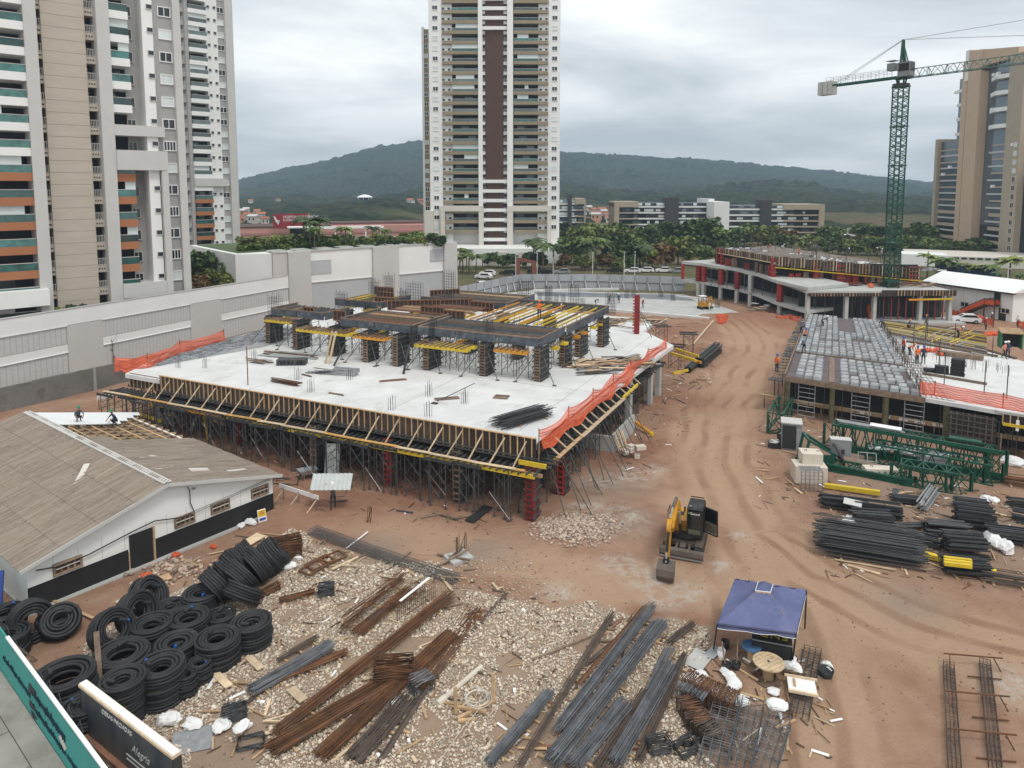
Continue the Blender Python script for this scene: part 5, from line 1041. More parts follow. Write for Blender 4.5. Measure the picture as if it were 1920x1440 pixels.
br('waler', CONC, f_, (-.6, 0, 3.75), (12.5, 0, 3.75), .25, .2); br('ledger', YELB, f_, (0, -.2, 2.85), (6.5, -.2, 2.85), .12, .24); br('ledger', ORGB, f_, (7.2, -.2, 2.85), (11, -.2, 2.85), .12, .24); pc('ply', PLYB, f_, (6, .05, 3.25), (12, .04, .8))
for k in (1, 3.4, 4.6): pc('loose_flap', WHITEP, f_, (k, -.2, 2.9), (.22, .04, .9))
for i, k in enumerate((18, 20.4)):
    tw = copytree(pt); tw.location = V(*(a_ + du * k + nn * .9)[:2], -.45); tw.rotation_euler = (0, 0, ang); tw['label'] = 'shoring tower below the ragged timber edge, %s' % ('left one' if i == 0 else 'right one'); del tw['group']
for (u0, v0, u1, v1) in ((1838, 835, 1912, 760), (1895, 830, 1925, 770)): tag(br('raking_timber', WOODP, None, G(u0, v0, 0), G(u1, v1, 2.6), .14, .1), 'pale raking timber propping the right formwork, foot at column %s' % ('left' if u0 < 1860 else 'right'), 'timber')
b_t = thing('timber_barrier', 'long brown timber barrier rail in front of the waffle slab building', 'barrier', (0, 0, 0)); A, B = G(1425, 763), G(1990, 862)
for k in range(5):
    p0, p1 = A.lerp(B, k / 5), A.lerp(B, (k + 1) / 5); br('rail', WOOD, b_t, p0 + V(0, 0, 1.15), p1 + V(0, 0, 1.15), .10, .34); br('rail_top', WOODP, b_t, p0 + V(0, 0, 1.35), p1 + V(0, 0, 1.35), .18, .05)
for k in range(18): p = A.lerp(B, (k + .3) / 18); br('post', WOODD, b_t, p, p + V(0, 0, 1.3), .1)
for i, u in enumerate((1642, 1656, 1692, 1716, 1726, 1745, 1756, 1778, 1790)):
    p = A.lerp(B, (u - 1425) / 565.); pc('paper_notice', WHITEP, b_t, (p.x + .02, p.y - .1, 1.17), (.28 if i % 2 else .4, .02, .24), math.atan2((B - A).y, (B - A).x))
# white part: fresh concrete, starter bars, beam forms, joist field
wf = Q4((1735, 735), (1985, 775), (1850, 655), (1665, 635))
SBAR = MB()
for _ in range(420):
    s, r = R.random(), R.random()
    if (r > .25 and s < .16) or (.45 < r < .62 and s > .3) or (r > .7 and s < .5):
        p = wf(s, r); SBAR.tube(p, p + V(R.uniform(-.05, .05), 0, R.uniform(.6, 1.1)), .018, 4)
for _ in range(260):
    s, r = R.uniform(.97, 1.06), R.random(); p = fl(s, r); SBAR.tube(p, p + V(R.uniform(-.1, .1), R.uniform(-.1, .1), R.uniform(.5, 1.0)), .018, 4)
stuff(SBAR.build('starter_bars', REBARM, t))
mm = MB()
for k in range(30):
    a2, b2 = fl(.98, k / 30), fl(1.22 - .2 * k / 30, k / 30); mm.tube(a2 + V(0, 0, .05), b2 + V(0, 0, .06), .02, 4)
for k in range(6): mm.tube(fl(1 + .035 * k, .0) + V(0, 0, .08), fl(1 + .03 * k, .95) + V(0, 0, .08), .02, 4)
stuff(mm.build('rebar_mat', REBARM, t))
for (u0, v0, u1, v1, w_) in ((1690, 628, 1850, 660, .4), (1700, 640, 1870, 668, .3), (1830, 650, 1905, 672, .3), (1730, 700, 1850, 720, .25)): br('beam_form', WOODD, t, G(u0, v0, ZQ + .1), G(u1, v1, ZQ + .1), w_, .25)
jf = Q4((1668, 630), (1850, 668), (1850, 620), (1655, 602))
for k in range(30):
    r_ = k / 29; br('joist', R.choice([CONC, WOODD, SHORE, WOODD, YELB]), t, jf(0, r_) + V(0, 0, .12), jf(1, max(0, r_ - .12)) + V(0, 0, .12), .1, .12)
for k in range(26): r_ = R.random(); s_ = R.random() * .8; br('joist', R.choice([CONCD, WOOD, WOODD, YELB]), t, jf(s_, r_) + V(0, 0, .2), jf(s_ + .1, min(1, r_ + .25)) + V(0, 0, .2), .1, .1)
for k in range(5): br('joist', WOODD, t, jf(0, (k + .5) / 5) + V(0, 0, .02), jf(1, (k + .5) / 5) + V(0, 0, .02), .12, .1)
pf = G(1800, 670, ZQ); pc('pit_form', WOODD, t, (pf.x, pf.y, ZQ + .25), (4.2, 1.0, .5), ang - .05)
for k in range(8): pc('pit_rib', PLYK, t, (pf.x - 1.7 * math.cos(ang) + .48 * k * math.cos(ang), pf.y - 1.7 * math.sin(ang) + .48 * k * math.sin(ang) - .5, ZQ + .25), (.25, .1, .35), ang)
for i, (u, v, n) in enumerate(((1795, 704, 15), (1765, 700, 7), (1745, 697, 3))):
    st = thing('tray_stack', 'stack of black waffle formers on the fresh slab, %s of three' % ['tallest', 'middle', 'lowest'][i], 'stack', G(u, v, ZQ), ang + .2 * i)
    for k in range(n): put('former', unit(BLACKP), st, (R.uniform(-.04, .04), 0, .06 + k * .11), R.uniform(-.06, .06), (1.15, .8, .09))
gb = thing('site_box', 'green and brown tool shelter standing on the fresh slab', 'shelter', G(1893, 652, ZQ), ang + .3); GRB = mat('green_board', (.05, .2, .1), .7, .2, 1)
pc('side', GRB, gb, (-1, 0, .9), (.12, 1.4, 1.8)); pc('side', GRB, gb, (1, 0, .9), (.12, 1.4, 1.8)); pc('back', PLYB, gb, (0, .7, .9), (2, .08, 1.8)); MB().add([(-1.15, -.9, 1.75), (1.15, -.9, 1.75), (1.15, .9, 2.1), (-1.15, .9, 2.1), (-1.15, -.9, 1.83), (1.15, -.9, 1.83), (1.15, .9, 2.18), (-1.15, .9, 2.18)], [(0, 3, 2, 1), (4, 5, 6, 7), (0, 1, 5, 4), (1, 2, 6, 5), (2, 3, 7, 6), (3, 0, 4, 7)]).build('roof', WOOD, gb)
net([G(1722, 742, ZQ) * V(1, 1, 0)[0] if False else V(*G(1724, 738, ZQ)[:2], 0), V(*G(1752, 741, ZQ)[:2], 0), V(*G(1880, 765, ZQ)[:2], 0), V(*G(1990, 784, ZQ)[:2], 0)], ZQ, ZQ + 1.15, 'taut orange safety net along the front of the fresh slab at the right', .12, .05, 9, .3)
for i, (u, v, s_) in enumerate(((1748, 660, 1.0), (1772, 666, .7), (1868, 628, 1.4))):
    hb_ = MB()
    for k in range(6): hb_.blob((R.uniform(-s_, s_), R.uniform(-.4, .4), .18), (s_ * .5, .4, .25), k + i * 9)
    o = hb_.build('net_heap', NET, None, True); o.location = G(u, v, ZQ); tag(o, 'crumpled heap of orange netting on the fresh slab, %s' % ['beside the workers', 'small one', 'large one near the green shelter'][i], 'netting')
for i, (u, v) in enumerate(((1735, 640), (1712, 655), (1738, 635), (1760, 690), (1770, 722), (1845, 738), (1887, 748), (1655, 610), (1790, 640), (1860, 670))):
    o = br('slab_post', SHORE, None, G(u, v, ZQ), G(u, v, ZQ) + V(0, 0, 3.0 if i < 8 else 2.2), .09, rnd=True); tag(o, 'tall thin steel post standing on the fresh slab at the right', 'post', 'thin posts on the fresh slab')
# ================================================================ rear building in three storeys
RB = [(1277, 553), (1312, 556), (1375, 566), (1420, 578), (1455, 592), (1512, 606)]
base = [G(*p) for p in RB]; f = [0, .12, .35, .55, .75, 1]
t = thing('frame_building', 'concrete frame building with two pale slabs and red column forms behind the haul road', 'building', (0, 0, 0))
back = [p + V(9, 5, 0) for p in base]
def strip(z0, z1, th, name, m_, y0=0.0, back_=None, ins=0.0):
    b = MB(); n = len(base)
    for i in range(n - 1):
        q0, q1, q2, q3 = base[i], base[i + 1], (back_ or back)[i + 1], (back_ or back)[i]; za, zb = z0 + (z1 - z0) * f[i], z0 + (z1 - z0) * f[i + 1]
        b.prism([(q0.x, q0.y), (q1.x, q1.y), (q2.x, q2.y), (q3.x, q3.y)], [za - th, zb - th, zb - th, za - th], [za, zb, zb, za])
    return b.build(name, m_, t)
strip(3.3, 2.1, .55, 'slab', CONC); strip(7.0, 5.9, .55, 'slab', CONC)
for i, (u, v, k) in enumerate(((1305, 556, 0), (1315, 557, 0), (1347, 562, 0), (1377, 569, 1), (1402, 575, 1), (1457, 592, 1))):
    p = G(u, v) + V(.5, .3, 0); zt_ = 3.0 - 1.0 * (u - 1277) / 235; pc('column', CONC, t, (p.x, p.y, zt_ / 2 - .1), (.6, .6, zt_ - .2), -.9)
    zl = 3.3 - 1.2 * (u - 1277) / 235; zu = 6.45 - 1.1 * (u - 1277) / 235
    red_ = u not in (1402,); pc('column_form' if red_ else 'column', REDP if red_ else CONC, t, (p.x, p.y, (zl + zu) / 2), (.75 if red_ else .7, .75 if red_ else .7, zu - zl), -.9)
    if red_:
        for kk in range(5): pc('form_clamp', REDP, t, (p.x, p.y, zl + .3 + kk * .7), (1.0, 1.0, .14), -.9)
pc('column_form', REDP, t, (base[0].x + .3, base[0].y + .2, 4.9), (.6, .6, 3.1))
for i in range(14):
    p = base[0].lerp(base[-1], (i + .5) / 14) + V(5, 2, 0); br('prop', SHORE, t, V(p.x, p.y, 0), V(p.x, p.y, 2), .1); p2 = p + V(-2.5, -1, 0); br('prop', SHORE, t, V(p2.x, p2.y, 2.6), V(p2.x, p2.y, 6), .1)
for p, z0, z1 in ((base[1] + V(8, 3, 0), 3.2, 6.4), (base[3] + V(8, 3, 0), 2.6, 5.8), (base[2] + V(9, 3, 0), 0, 2.6), (base[4] + V(8, 3, 0), 0, 2.0)): pc('inner_shade_wall', CONCD, t, (p.x, p.y, (z0 + z1) / 2), (.4, 11, z1 - z0), -.6)  # concrete toned darker for the shade inside the frame
bk = MB().prism([(p.x, p.y) for p in (base[0] + V(6, 3, 0), base[-1] + V(6, 3, 0), base[-1] + V(6.4, 3, 0), base[0] + V(6.4, 3, 0))], 0, 5.2).build('inner_shade_wall', DARK, t)  # near-black wall added so the storeys behind look unlit
# right hand part, two storeys
A, B = G(1510, 606), G(1788, 606); L_ = (B - A).length; ang2 = math.atan2((B - A).y, (B - A).x)
t = thing('frame_building', 'two storey concrete frame building with dark formwork behind the tower crane', 'building', V(A.x, A.y, 0), ang2)
span(t, 'slab', CONC, 0, L_, 0, 26, 4.9, 5.3); span(t, 'ground_slab', CONC, -1, L_ + 1, -1.6, 10, 0, .35); span(t, 'edge_form', PLYB, .2, L_ * .62, -.1, -.02, 4.45, 5.0); span(t, 'edge_form', PLYB, L_ * .5, L_, -.3, -.22, 4.55, 5.5)
for k in range(46): pc('stud', R.choice([WOODD, WOOD]), t, (.3 + k * (L_ - .5) / 46, -.15 if k < 28 else -.35, 4.75 if k < 28 else 5.05), (.1, .1, .55 if k < 28 else .9))
for k in (.02, .28, .47, .78, .98): pc('column', CONC, t, (L_ * k, .6, 2.5), (.55, .7, 4.85))
for k in range(16): br('prop', SHORE, t, (1 + k * L_ / 16, 2.2, .3), (1 + k * L_ / 16, 2.2, 4.9), .1)
for k in range(9): br('red_prop', REDP, t, (L_ * (.55 + .05 * k), 1.2, .3), (L_ * (.55 + .05 * k), 1.2, 4.0), .12)
for k in range(5): pc('inner_shade_wall', DARK, t, (L_ * (k + .5) / 5, 3.4, 2.6), (L_ / 5.3, .3, 4.6))  # near-black panels standing in for the shade behind the props
br('edge_beam', YELB, t, (L_ * .78, -.4, 4.0), (L_ * .98, -.4, 4.1), .15, .3); br('edge_beam', ORGB, t, (L_ * .68, -.4, 3.95), (L_ * .8, -.4, 4.0), .15, .3)
# upper storey set back
A3, B3, C3 = PD(1342, 463, 143), PD(1452, 481, 125), PD(1727, 506, 121)
t = thing('upper_storey', 'top storey formwork with ribbed timber edge and red column forms on the rear building', 'formwork', (0, 0, 0))
pts = [A3, B3, C3]; MB().add([(p.x, p.y, p.z - k_) for k_ in (1.1, .8) for p in (A3, B3, C3, C3 + V(4, 26, 0), A3 + V(16, 14, 0))], [(4, 3, 2, 1, 0), (5, 6, 7, 8, 9), (0, 1, 6, 5), (1, 2, 7, 6), (2, 3, 8, 7), (3, 4, 9, 8), (4, 0, 5, 9)]).build('deck', mat('cluttered_deck', (.16, .13, .11), .8, .6, .8), t)
for a_, b_ in ((A3, B3), (B3, C3)):
    d_ = b_ - a_; nseg = max(4, int(d_.length / 2.6))
    for k in range(nseg):
        p0, p1 = a_.lerp(b_, k / nseg), a_.lerp(b_, (k + .96) / nseg); lo = p0.z - (1.0 if a_ is A3 else 1.75); hi = p0.z
        br('ply_panel', PLYB, t, V(p0.x, p0.y, (lo + hi) / 2), V(p1.x, p1.y, (lo + hi) / 2), .08, hi - lo)
        for j in range(5): q_ = p0.lerp(p1, (j + .5) / 5); pc('stud', R.choice([WOOD, WOODD, WOODP]), t, (q_.x, q_.y - .12, (lo + hi) / 2), (.12, .1, hi - lo))
    br('walk_beam', YELB if a_ is B3 else WOODP, t, V(a_.x, a_.y - .4, a_.z - hi + lo - .15), V(b_.x, b_.y - .4, b_.z - hi + lo - .15), .2, .14)
for u, w_ in ((1348, 1.0), (1357, 1.0), (1452, 1.4), (1534, 1.2), (1580, 2.2), (1627, .7), (1684, 1.0), (1715, 2.6)):
    p = A3.lerp(B3, (u - 1342) / 110) if u < 1452 else B3.lerp(C3, (u - 1452) / 275); z0_ = 6.6 - .5 * min(1, (u - 1342) / 110) if u < 1470 else 5.3; h_ = p.z - .3 - z0_; pc('column_form', REDP, t, (p.x, p.y + .3, z0_ + h_ / 2), (w_ * .55, .6, h_))
    for k in range(5): pc('form_clamp', WOODR if k % 2 else REDP, t, (p.x, p.y + .1, z0_ + .3 + k * .7), (w_ * .7, .8, .12))
for k in range(34):
    s_ = R.random(); a_, b_ = (A3, B3) if s_ < .3 else (B3, C3); p = a_.lerp(b_, R.random()); w_ = R.uniform(.4, 1.3); z0_ = 6.4 if a_ is A3 else 5.4; pc('form_panel', R.choice([REDP, WOODR, WOODD, REDP]), t, (p.x, p.y + R.uniform(.2, 1.4), z0_ + .9), (w_, .15, R.uniform(1.2, 2.4)), R.uniform(-.3, .3))
for k in range(22): p = A3.lerp(C3, (k + .5) / 22) + V(0, 3, 0); br('prop', SHORE, t, V(p.x, p.y, 5.3), V(p.x, p.y, p.z - 1), .1)
for a_, b_, z_ in ((A3, B3, 7.1), (B3, C3, 6.2)):
    for k in range(6): br('inner_shade_wall', DARK, t, a_.lerp(b_, k / 6) * V(1, 1, 0)[0] if False else V(a_.lerp(b_, k / 6).x + .6, a_.lerp(b_, k / 6).y + 1.9, z_ + .9), V(a_.lerp(b_, (k + .98) / 6).x + .6, a_.lerp(b_, (k + .98) / 6).y + 1.9, z_ + .9), .2, 3.2)  # added near-black strip, painting the storey's shade just behind its front
for k in range(12): p = A3.lerp(C3, (k + .3) / 12) + V(1, 2.5, 0); br('diagonal_brace', SHORE, t, V(p.x, p.y - 1.5, 5.5), V(p.x + 1.8, p.y - 1.5, p.z - 1.2), .07)
for k in range(16): p = A3.lerp(C3, R.random()) + V(R.uniform(3, 9), R.uniform(4, 10), 0); br('thin_post', SHORE, t, V(p.x, p.y, p.z - .8), V(p.x, p.y, p.z + 2.6), .1)
cl_ = MB()
for _ in range(260):
    p = A3.lerp(C3, R.random()) + V(R.uniform(1, 8), R.uniform(1.5, 9), 0); cl_.box((p.x, p.y, p.z - .7), (R.uniform(.2, 1.2), R.uniform(.15, .7), R.uniform(.1, .35)), R.uniform(0, 3), R.choice([0, 0, 1, 2]))
stuff(cl_.build('deck_clutter', [CONCD, WHITEP, WOODD], t))
for i, (u, v, mt) in enumerate(((1338, 492, REDP), (1420, 510, REDP), (1465, 515, REDP), (1505, 522, REDP), (1545, 533, REDP))):
    p = G(u, v, 6.4 - .004 * (u - 1277)); o = planks('red_form_pile', 'low pile of red form panels on the rear slab, %s from the left' % ['first', 'second', 'third', 'fourth', 'fifth'][i], 'formwork', 0, 0, 0, 6, 1.2, 2.6, .5, [REDP], -.4, .3, (.3, .6), loc=p, hgt=.5)
planks('timber_pile', 'brown and red formwork debris on the rear slab right of the crane', 'timber', 1710, 536, 5.3, 40, 1, 3.4, 3.2, [WOODD, WOOD, REDP, PLYB], 0, 1.2, (.1, .4), hgt=.7)
b = MB(); p0 = G(1632, 535, 5.7)
b.path([G(u, v, z) - p0 for u, v, z in ((1632, 535, 5.7), (1636, 545, 4.6), (1630, 560, 3.4), (1628, 580, 1.8), (1633, 598, .5), (1634, 604, .2))], [.5, .35, .3, .28, .28, .2], 7); o = b.build('debris_chute', NET, None, True); o.location = p0; tag(o, 'orange net tube hanging down from the rear slab beside the crane', 'netting')
for i, (u, v) in enumerate(((1480, 524), (1560, 533), (1600, 535), (1660, 537))): planks('timber_pile', 'brown formwork debris along the edge of the rear slab, %s from the left' % ordw(i), 'timber', u, v, 5.3, 16, 1, 3, 1.6, [WOODD, REDP, PLYB, SHORE], 0, .6, (.1, .4), hgt=.5)
planks('pallet_blocks', 'pale wrapped block pallets under the rear building', 'pallet', 1425, 585, 0, 14, .8, 1.2, 1.2, [CONC, LGREY, WOODP], -.9, .1, (.7, .9), hgt=1.6)
net([G(1455, 606), G(1480, 604), G(1502, 608)], .1, 1.3, 'orange net fence at the foot of the rear building', .2, .1, 12)
# far deck on the ground and the mini digger
t = struct(MB().prism([(p.x, p.y) for p in [G(*q) for q in [(900, 556), (1000, 545), (1280, 553), (1310, 562), (1440, 605), (1330, 598), (1180, 583), (1050, 572), (950, 590)]]], -.3, .14).build('concrete_deck', CONC))
DAMP = mat('dark_membrane', (.16, .17, .19), .55, .2, .2); struct(MB().prism([(p.x, p.y) for p in [G(*q) for q in [(1000, 548), (1280, 554), (1305, 566), (1180, 560), (1010, 556)]]], .1, .146).build('membrane_sheet', DAMP))
for i, (u0, v0, u1, v1) in enumerate(((1030, 571, 1330, 598), (1265, 556, 1330, 562), (1000, 545, 1160, 542))): tag(br('kerb_beam', CONCW, None, G(u0, v0, .2), G(u1, v1, .2), .7, .5), 'pale concrete strip edging the far deck, %s' % ['nearest the big slab', 'short one at the right', 'under the hoarding'][i], 'beam')
for i, (u, v) in enumerate(((1012, 566), (1043, 568), (1056, 569), (1175, 560), (1188, 557), (1239, 557), (1262, 564), (1314, 575), (1345, 577), (1092, 571))):
    o = cage(0, 0, 0, .8, .6, 2.0 if i < 4 else 1.3, 5, 'column starter cage on the far concrete deck', group='starter cages on the far deck'); o = bpy.data.objects[[k for k in bpy.data.objects.keys() if k.startswith('rebar_cage')][-1]]; o.location = G(u, v, .1)
# ================================================================ tower crane
def lattice(b, p0, p1, w_, h_, n, ch=.09, di=.05, tri=False, mi=0):
    p0, p1 = Vector(p0), Vector(p1); x, y, d = frame_of(p1 - p0)
    cs = [(-w_ / 2, -h_ / 2), (w_ / 2, -h_ / 2), (w_ / 2, h_ / 2), (-w_ / 2, h_ / 2)] if not tri else [(-w_ / 2, -h_ / 2), (w_ / 2, -h_ / 2), (0, h_ / 2)]
    P = lambda k, c: p0.lerp(p1, k / n) + x * c[0] + y * c[1]
    for c in cs: b.bar(P(0, c), P(n, c), ch, mi=mi)
    m_ = len(cs)
    for k in range(n):
        for i in range(m_):
            c0, c1 = cs[i], cs[(i + 1) % m_]; a_, e_ = (c0, c1) if k % 2 else (c1, c0); b.bar(P(k, a_), P(k + 1, e_), di, mi=mi)
            if k % 3 == 0: b.bar(P(k, c0), P(k, c1), di, mi=mi)
    return b
cb = G(1667, 597); zt = 38.6
t = thing('tower_crane', 'green lattice tower crane with grey cab rising above the site at the right', 'crane', cb)
for k in range(6): lattice(MB(), (0, 0, zt * k / 6), (0, 0, zt * (k + 1) / 6), 1.75, 1.75, 12, .17, .09).build('mast_section', GREENP, t); 
for k in range(1, 7): pc('mast_collar', GREENP, t, (0, 0, zt * k / 6), (2.1, 2.1, .18))
MB().prism([(-1.4, -1.4), (1.4, -1.4), (1.4, 1.4), (-1.4, 1.4)], -.2, .5).build('base_block', CONC, t)
jd = Vector((.56, -.83, 0)).normalized(); js = Vector((-jd.y, jd.x, 0)); zj = 40.6
MB().tube((0, 0, zt), (0, 0, zt + .5), 1.3, 14).build('slew_ring', CHAR, t); 
MB().bar((-.6, 0, zt + .4), (-.9, 0, zt + 1.6), .2).bar((.6, 0, zt + .4), (.9, 0, zt + 1.6), .2).bar((0, -.6, zt + .4), (0, -.9, zt + 1.6), .2).bar((0, .6, zt + .4), (0, .9, zt + 1.6), .2).box((0, 0, zt + 1.5), (2.3, 2.3, .4), math.atan2(jd.y, jd.x)).build('slew_frame', GREENP, t)
cp = jd * 1.2 + js * -1.0; CAB = mat('grey_cab', (.20, .21, .21), .5, .15, 1)
cab = MB().box((cp.x, cp.y, zj + .6), (2.0, 1.5, 2.3), math.atan2(jd.y, jd.x)).build('cab', CAB, t); gp = cp + jd * 1.02; pc('window', DARKG, cab, (gp.x, gp.y, zj + .9), (.06, 1.3, 1.3), math.atan2(jd.y, jd.x)); gp = cp - js * .77; pc('window', DARKG, cab, (gp.x, gp.y, zj + .9), (1.6, .06, 1.2), math.atan2(jd.y, jd.x))
ap = V(0, 0, 46.2); b = MB()
for s in (-1, 1): b.bar(js * s * .7 + V(0, 0, zt + 1.6), ap + js * s * .12, .28); b.bar(jd * 1.3 + js * s * .6 + V(0, 0, zt + 1.8), ap + js * s * .1 + V(0, 0, -.6), .18)
for k in range(5): z = zt + 2.5 + k * 1.1; b.bar(js * -.6 * (1 - k * .17) + V(0, 0, z), js * .6 * (1 - k * .17) + V(0, 0, z), .08)
b.build('tower_head', GREENP, t)
for s in (0, 1): lattice(MB(), jd * (1.4 + s * 16) + V(0, 0, zj), jd * (17.3 + s * 16) + V(0, 0, zj), 1.2, 1.35, 17, .12, .065, True).build('jib_section', mat('pale_green_jib', (.10, .17, .15), .5, .15, 1), t)
tr = jd * 13; MB().box((tr.x, tr.y, zj - .8), (1.6, 1.3, .35), math.atan2(jd.y, jd.x)).build('trolley', CHAR, t)
b = MB()
for s in (-1, 1): b.bar(js * s * .6 + jd * -1 + V(0, 0, zj - .4), js * s * .6 - jd * 14.6 + V(0, 0, zj - .4), .16, .34)
for k in range(12): b.bar(js * .6 - jd * (1.5 + k * 1.15) + V(0, 0, zj - .4), js * -.6 - jd * (1.5 + k * 1.15) + V(0, 0, zj - .4), .1)
b.build('counter_jib', GREENP, t); b = MB()
for s in (-1, 1):
    for z in (.5, 1.0): b.bar(js * s * .75 - jd * 2 + V(0, 0, zj + z), js * s * .75 - jd * 13 + V(0, 0, zj + z), .05)
    for k in range(9): b.bar(js * s * .75 - jd * (2 + k * 1.37) + V(0, 0, zj - .2), js * s * .75 - jd * (2 + k * 1.37) + V(0, 0, zj + 1.0), .05)
b.build('guard_rail', STEELG, t)
for k in range(3): q_ = -jd * (12.2 + k * .95); pc('counterweight', CONC, t, (q_.x, q_.y, zj - .75), (.85, 1.6, 2.3), math.atan2(jd.y, jd.x))
q_ = -jd * 1.6; pc('winch', CAB, t, (q_.x, q_.y, zj + 1.4), (1.2, 1.2, 1.2), math.atan2(jd.y, jd.x)); pc('platform_rail', STEELG, t, (q_.x, q_.y, zj + 2.4), (1.5, 1.5, .08), .5)
b = MB()
for s in (-1, 1): b.tube(ap + js * s * .1, -jd * 11.5 + js * s * .5 + V(0, 0, zj - .2), .045, 4); b.tube(ap + js * s * .1, jd * 34 + js * s * .1 + V(0, 0, zj + 1.2 + 2.2 * s + 2), .04, 4)
b.build('pendant_cables', STEELG, t); b = MB(); b.tube(jd * 13 + V(0, 0, zj - .9), jd * 13 + V(0, 0, zj - 1.6), .04, 4).build('hook_rope', STEELD, t)
# ================================================================ crane parts and steel stacks on the ground
def onground(u0, v0, u1, v1): a_, b_ = G(u0, v0), G(u1, v1); return a_, b_
def glat(name, label, u0, v0, u1, v1, w_, h_, n, z=0.0, m_=GREENP):
    a_, b_ = onground(u0, v0, u1, v1); t = thing(name, label, 'crane part', V(a_.x, a_.y, 0)); d = b_ - a_; lattice(MB(), V(0, 0, z + h_ / 2), d + V(0, 0, z + h_ / 2), w_, h_, n, .13, .08).build('lattice', m_, t)
    for k in (0, 1): lattice(MB(), d * k + V(0, 0, z + .04), d * k + V(0, 0, z + h_ - .04), w_ * .95, .1, 1, .14, .06).build('end_frame', m_, t)
    return t, d
t, d = glat('jib_section', 'longest green lattice crane section, at the back of the laid out parts', 1562, 836, 1866, 893, 1.7, 2.1, 22); br('top_chord', GREENP, t, V(0, -.85, 2.15), d + V(0, -.85, 2.15), .2, .3); br('bottom_chord', GREENP, t, V(0, -.9, .3), d + V(0, -.9, .3), .2, .5)
for k in range(3): br('stored_tube', STEELG, t, d * .02 + V(0, -.3 + .3 * k, 2.3), d * .45 + V(0, -.3 + .3 * k, 2.3), .12, rnd=True)
br('white_plate', WHITEP, t, d * .24 + V(0, 0, 2.45), d * .44 + V(0, 0, 2.45), .8, .06); br('small_frame', GREENP, t, d * .74 + V(0, .3, 2.4), d * .93 + V(0, .3, 2.4), .7, .12)
glat('jib_section', 'short green lattice section lying in front at the right of the crane parts', 1688, 902, 1802, 922, 1.5, 1.5, 8)
glat('jib_section', 'green lattice section behind the short one, ending at the steel post', 1640, 862, 1862, 905, 1.5, 1.5, 14)
t, d = glat('counter_jib', 'green counter jib frame lying under the grey cabinet', 1508, 868, 1700, 905, 1.4, .5, 12); br('web', GREENP, t, V(0, -.7, .3), d + V(0, -.7, .3), .12, .5)
t, d = glat('jib_section', 'bright green lattice end standing left of the dark cab', 1452, 812, 1472, 778, 1.3, 1.8, 3); 
t = thing('crane_cab', 'grey crane cab with dark open front lying among the green parts', 'crane part', G(1480, 838), -.35); MB().side([(-.8, 0), (.8, 0), (.9, 2.1), (-.7, 2.3)], -.7, .9).build('cab_shell', CAB, t); MB().side([(-.85, .15), (-.84, .15), (-.76, 2.1), (-.78, 2.1)], -.6, .45).build('front_opening', DARK, t); pc('roof', LGREY, t, (.1, .05, 2.28), (1.7, 1.6, .1)); pc('door', mat('mid_grey_door', (.30, .31, .32), .6), t, (.70, -.82, 1.0), (.4, .06, 1.8)); pc('side_window', DARKG, t, (.92, 0, 1.4), (.03, 1.0, .9))
t = thing('crane_head_frame', 'green triangular crane head frame with slewing ring beside the pale blocks', 'crane part', G(1500, 868), -.15)
for p, q_ in (((0, -.9, 0), (.4, -.9, 2.2)), ((0, .9, 0), (.4, .9, 2.2)), ((.4, -.9, 2.2), (.4, .9, 2.2)), ((.4, -.9, 2.2), (2.6, -.4, .9)), ((.4, .9, 2.2), (2.6, .4, .9)), ((0, -.9, .1), (2.6, -.4, .7)), ((0, -.9, .9), (2.4, -.6, .9)), ((0, -.9, .1), (0, .9, .1))): br('frame_bar', GREENP, t, p, q_, .18)
b = MB(); tl = Matrix.Rotation(math.radians(65), 3, 'Y'); b.ring((2.9, 0, .9), .8, .14, 20, 6, tl); b.build('slew_ring', CHAR, t); MB().add([(.2, -.95, .1), (2.4, -.75, .4), (2.4, -.75, 1.0), (.2, -.95, 1.2)], [(0, 1, 2, 3)]).add([(.2, -.99, .1), (2.4, -.79, .4), (2.4, -.79, 1.0), (.2, -.99, 1.2)], [(3, 2, 1, 0)]).build('gusset_plate', GREENP, t)
t = thing('control_cabinet', 'grey control cabinet resting on the green counter jib', 'cabinet', G(1574, 868) + V(0, 0, .6), -.25); pc('body', STEELG, t, (0, 0, .75), (1.5, .7, 1.3)); pc('vent', CHAR, t, (.15, -.37, .45), (.25, .04, .4)); pc('vent', CHAR, t, (-.15, -.37, .45), (.12, .04, .3)); pc('lid', LGREY, t, (0, 0, 1.42), (1.56, .76, .06))
t = thing('guard_frame', 'pale tubular guard frame leaning beside the grey cabinet', 'crane part', G(1610, 882), -.25)
for x in (0, .65, 1.3): br('upright', STEELG, t, (x, 0, .1), (x, .5, 1.3), .07, rnd=True)
for k in (0, .5, 1): br('rail', STEELG, t, (0, .5 * k, .1 + 1.2 * k), (1.3, .5 * k, .1 + 1.2 * k), .07, rnd=True)
b = MB()
for k in range(7): b.ring((R.uniform(-.4, .4), 0, .2 + .06 * k), R.uniform(.9, 1.3), .035, 22, 4)
for k in range(9): b.path([(-3 + R.uniform(-.3, .3), R.uniform(-.4, .4), .3), (-1, R.uniform(-.6, .6), .5), (1.2, R.uniform(-.6, .6), .4), (3.4, R.uniform(-.5, .5), .3)], .045, 4)
o = b.build('cable_coil', STEELG); o.location = G(1705, 868) + V(0, 0, .7); o.rotation_euler = (0, 0, -.25); tag(o, 'loose grey wire rope coil lying over the green lattice parts', 'cable')
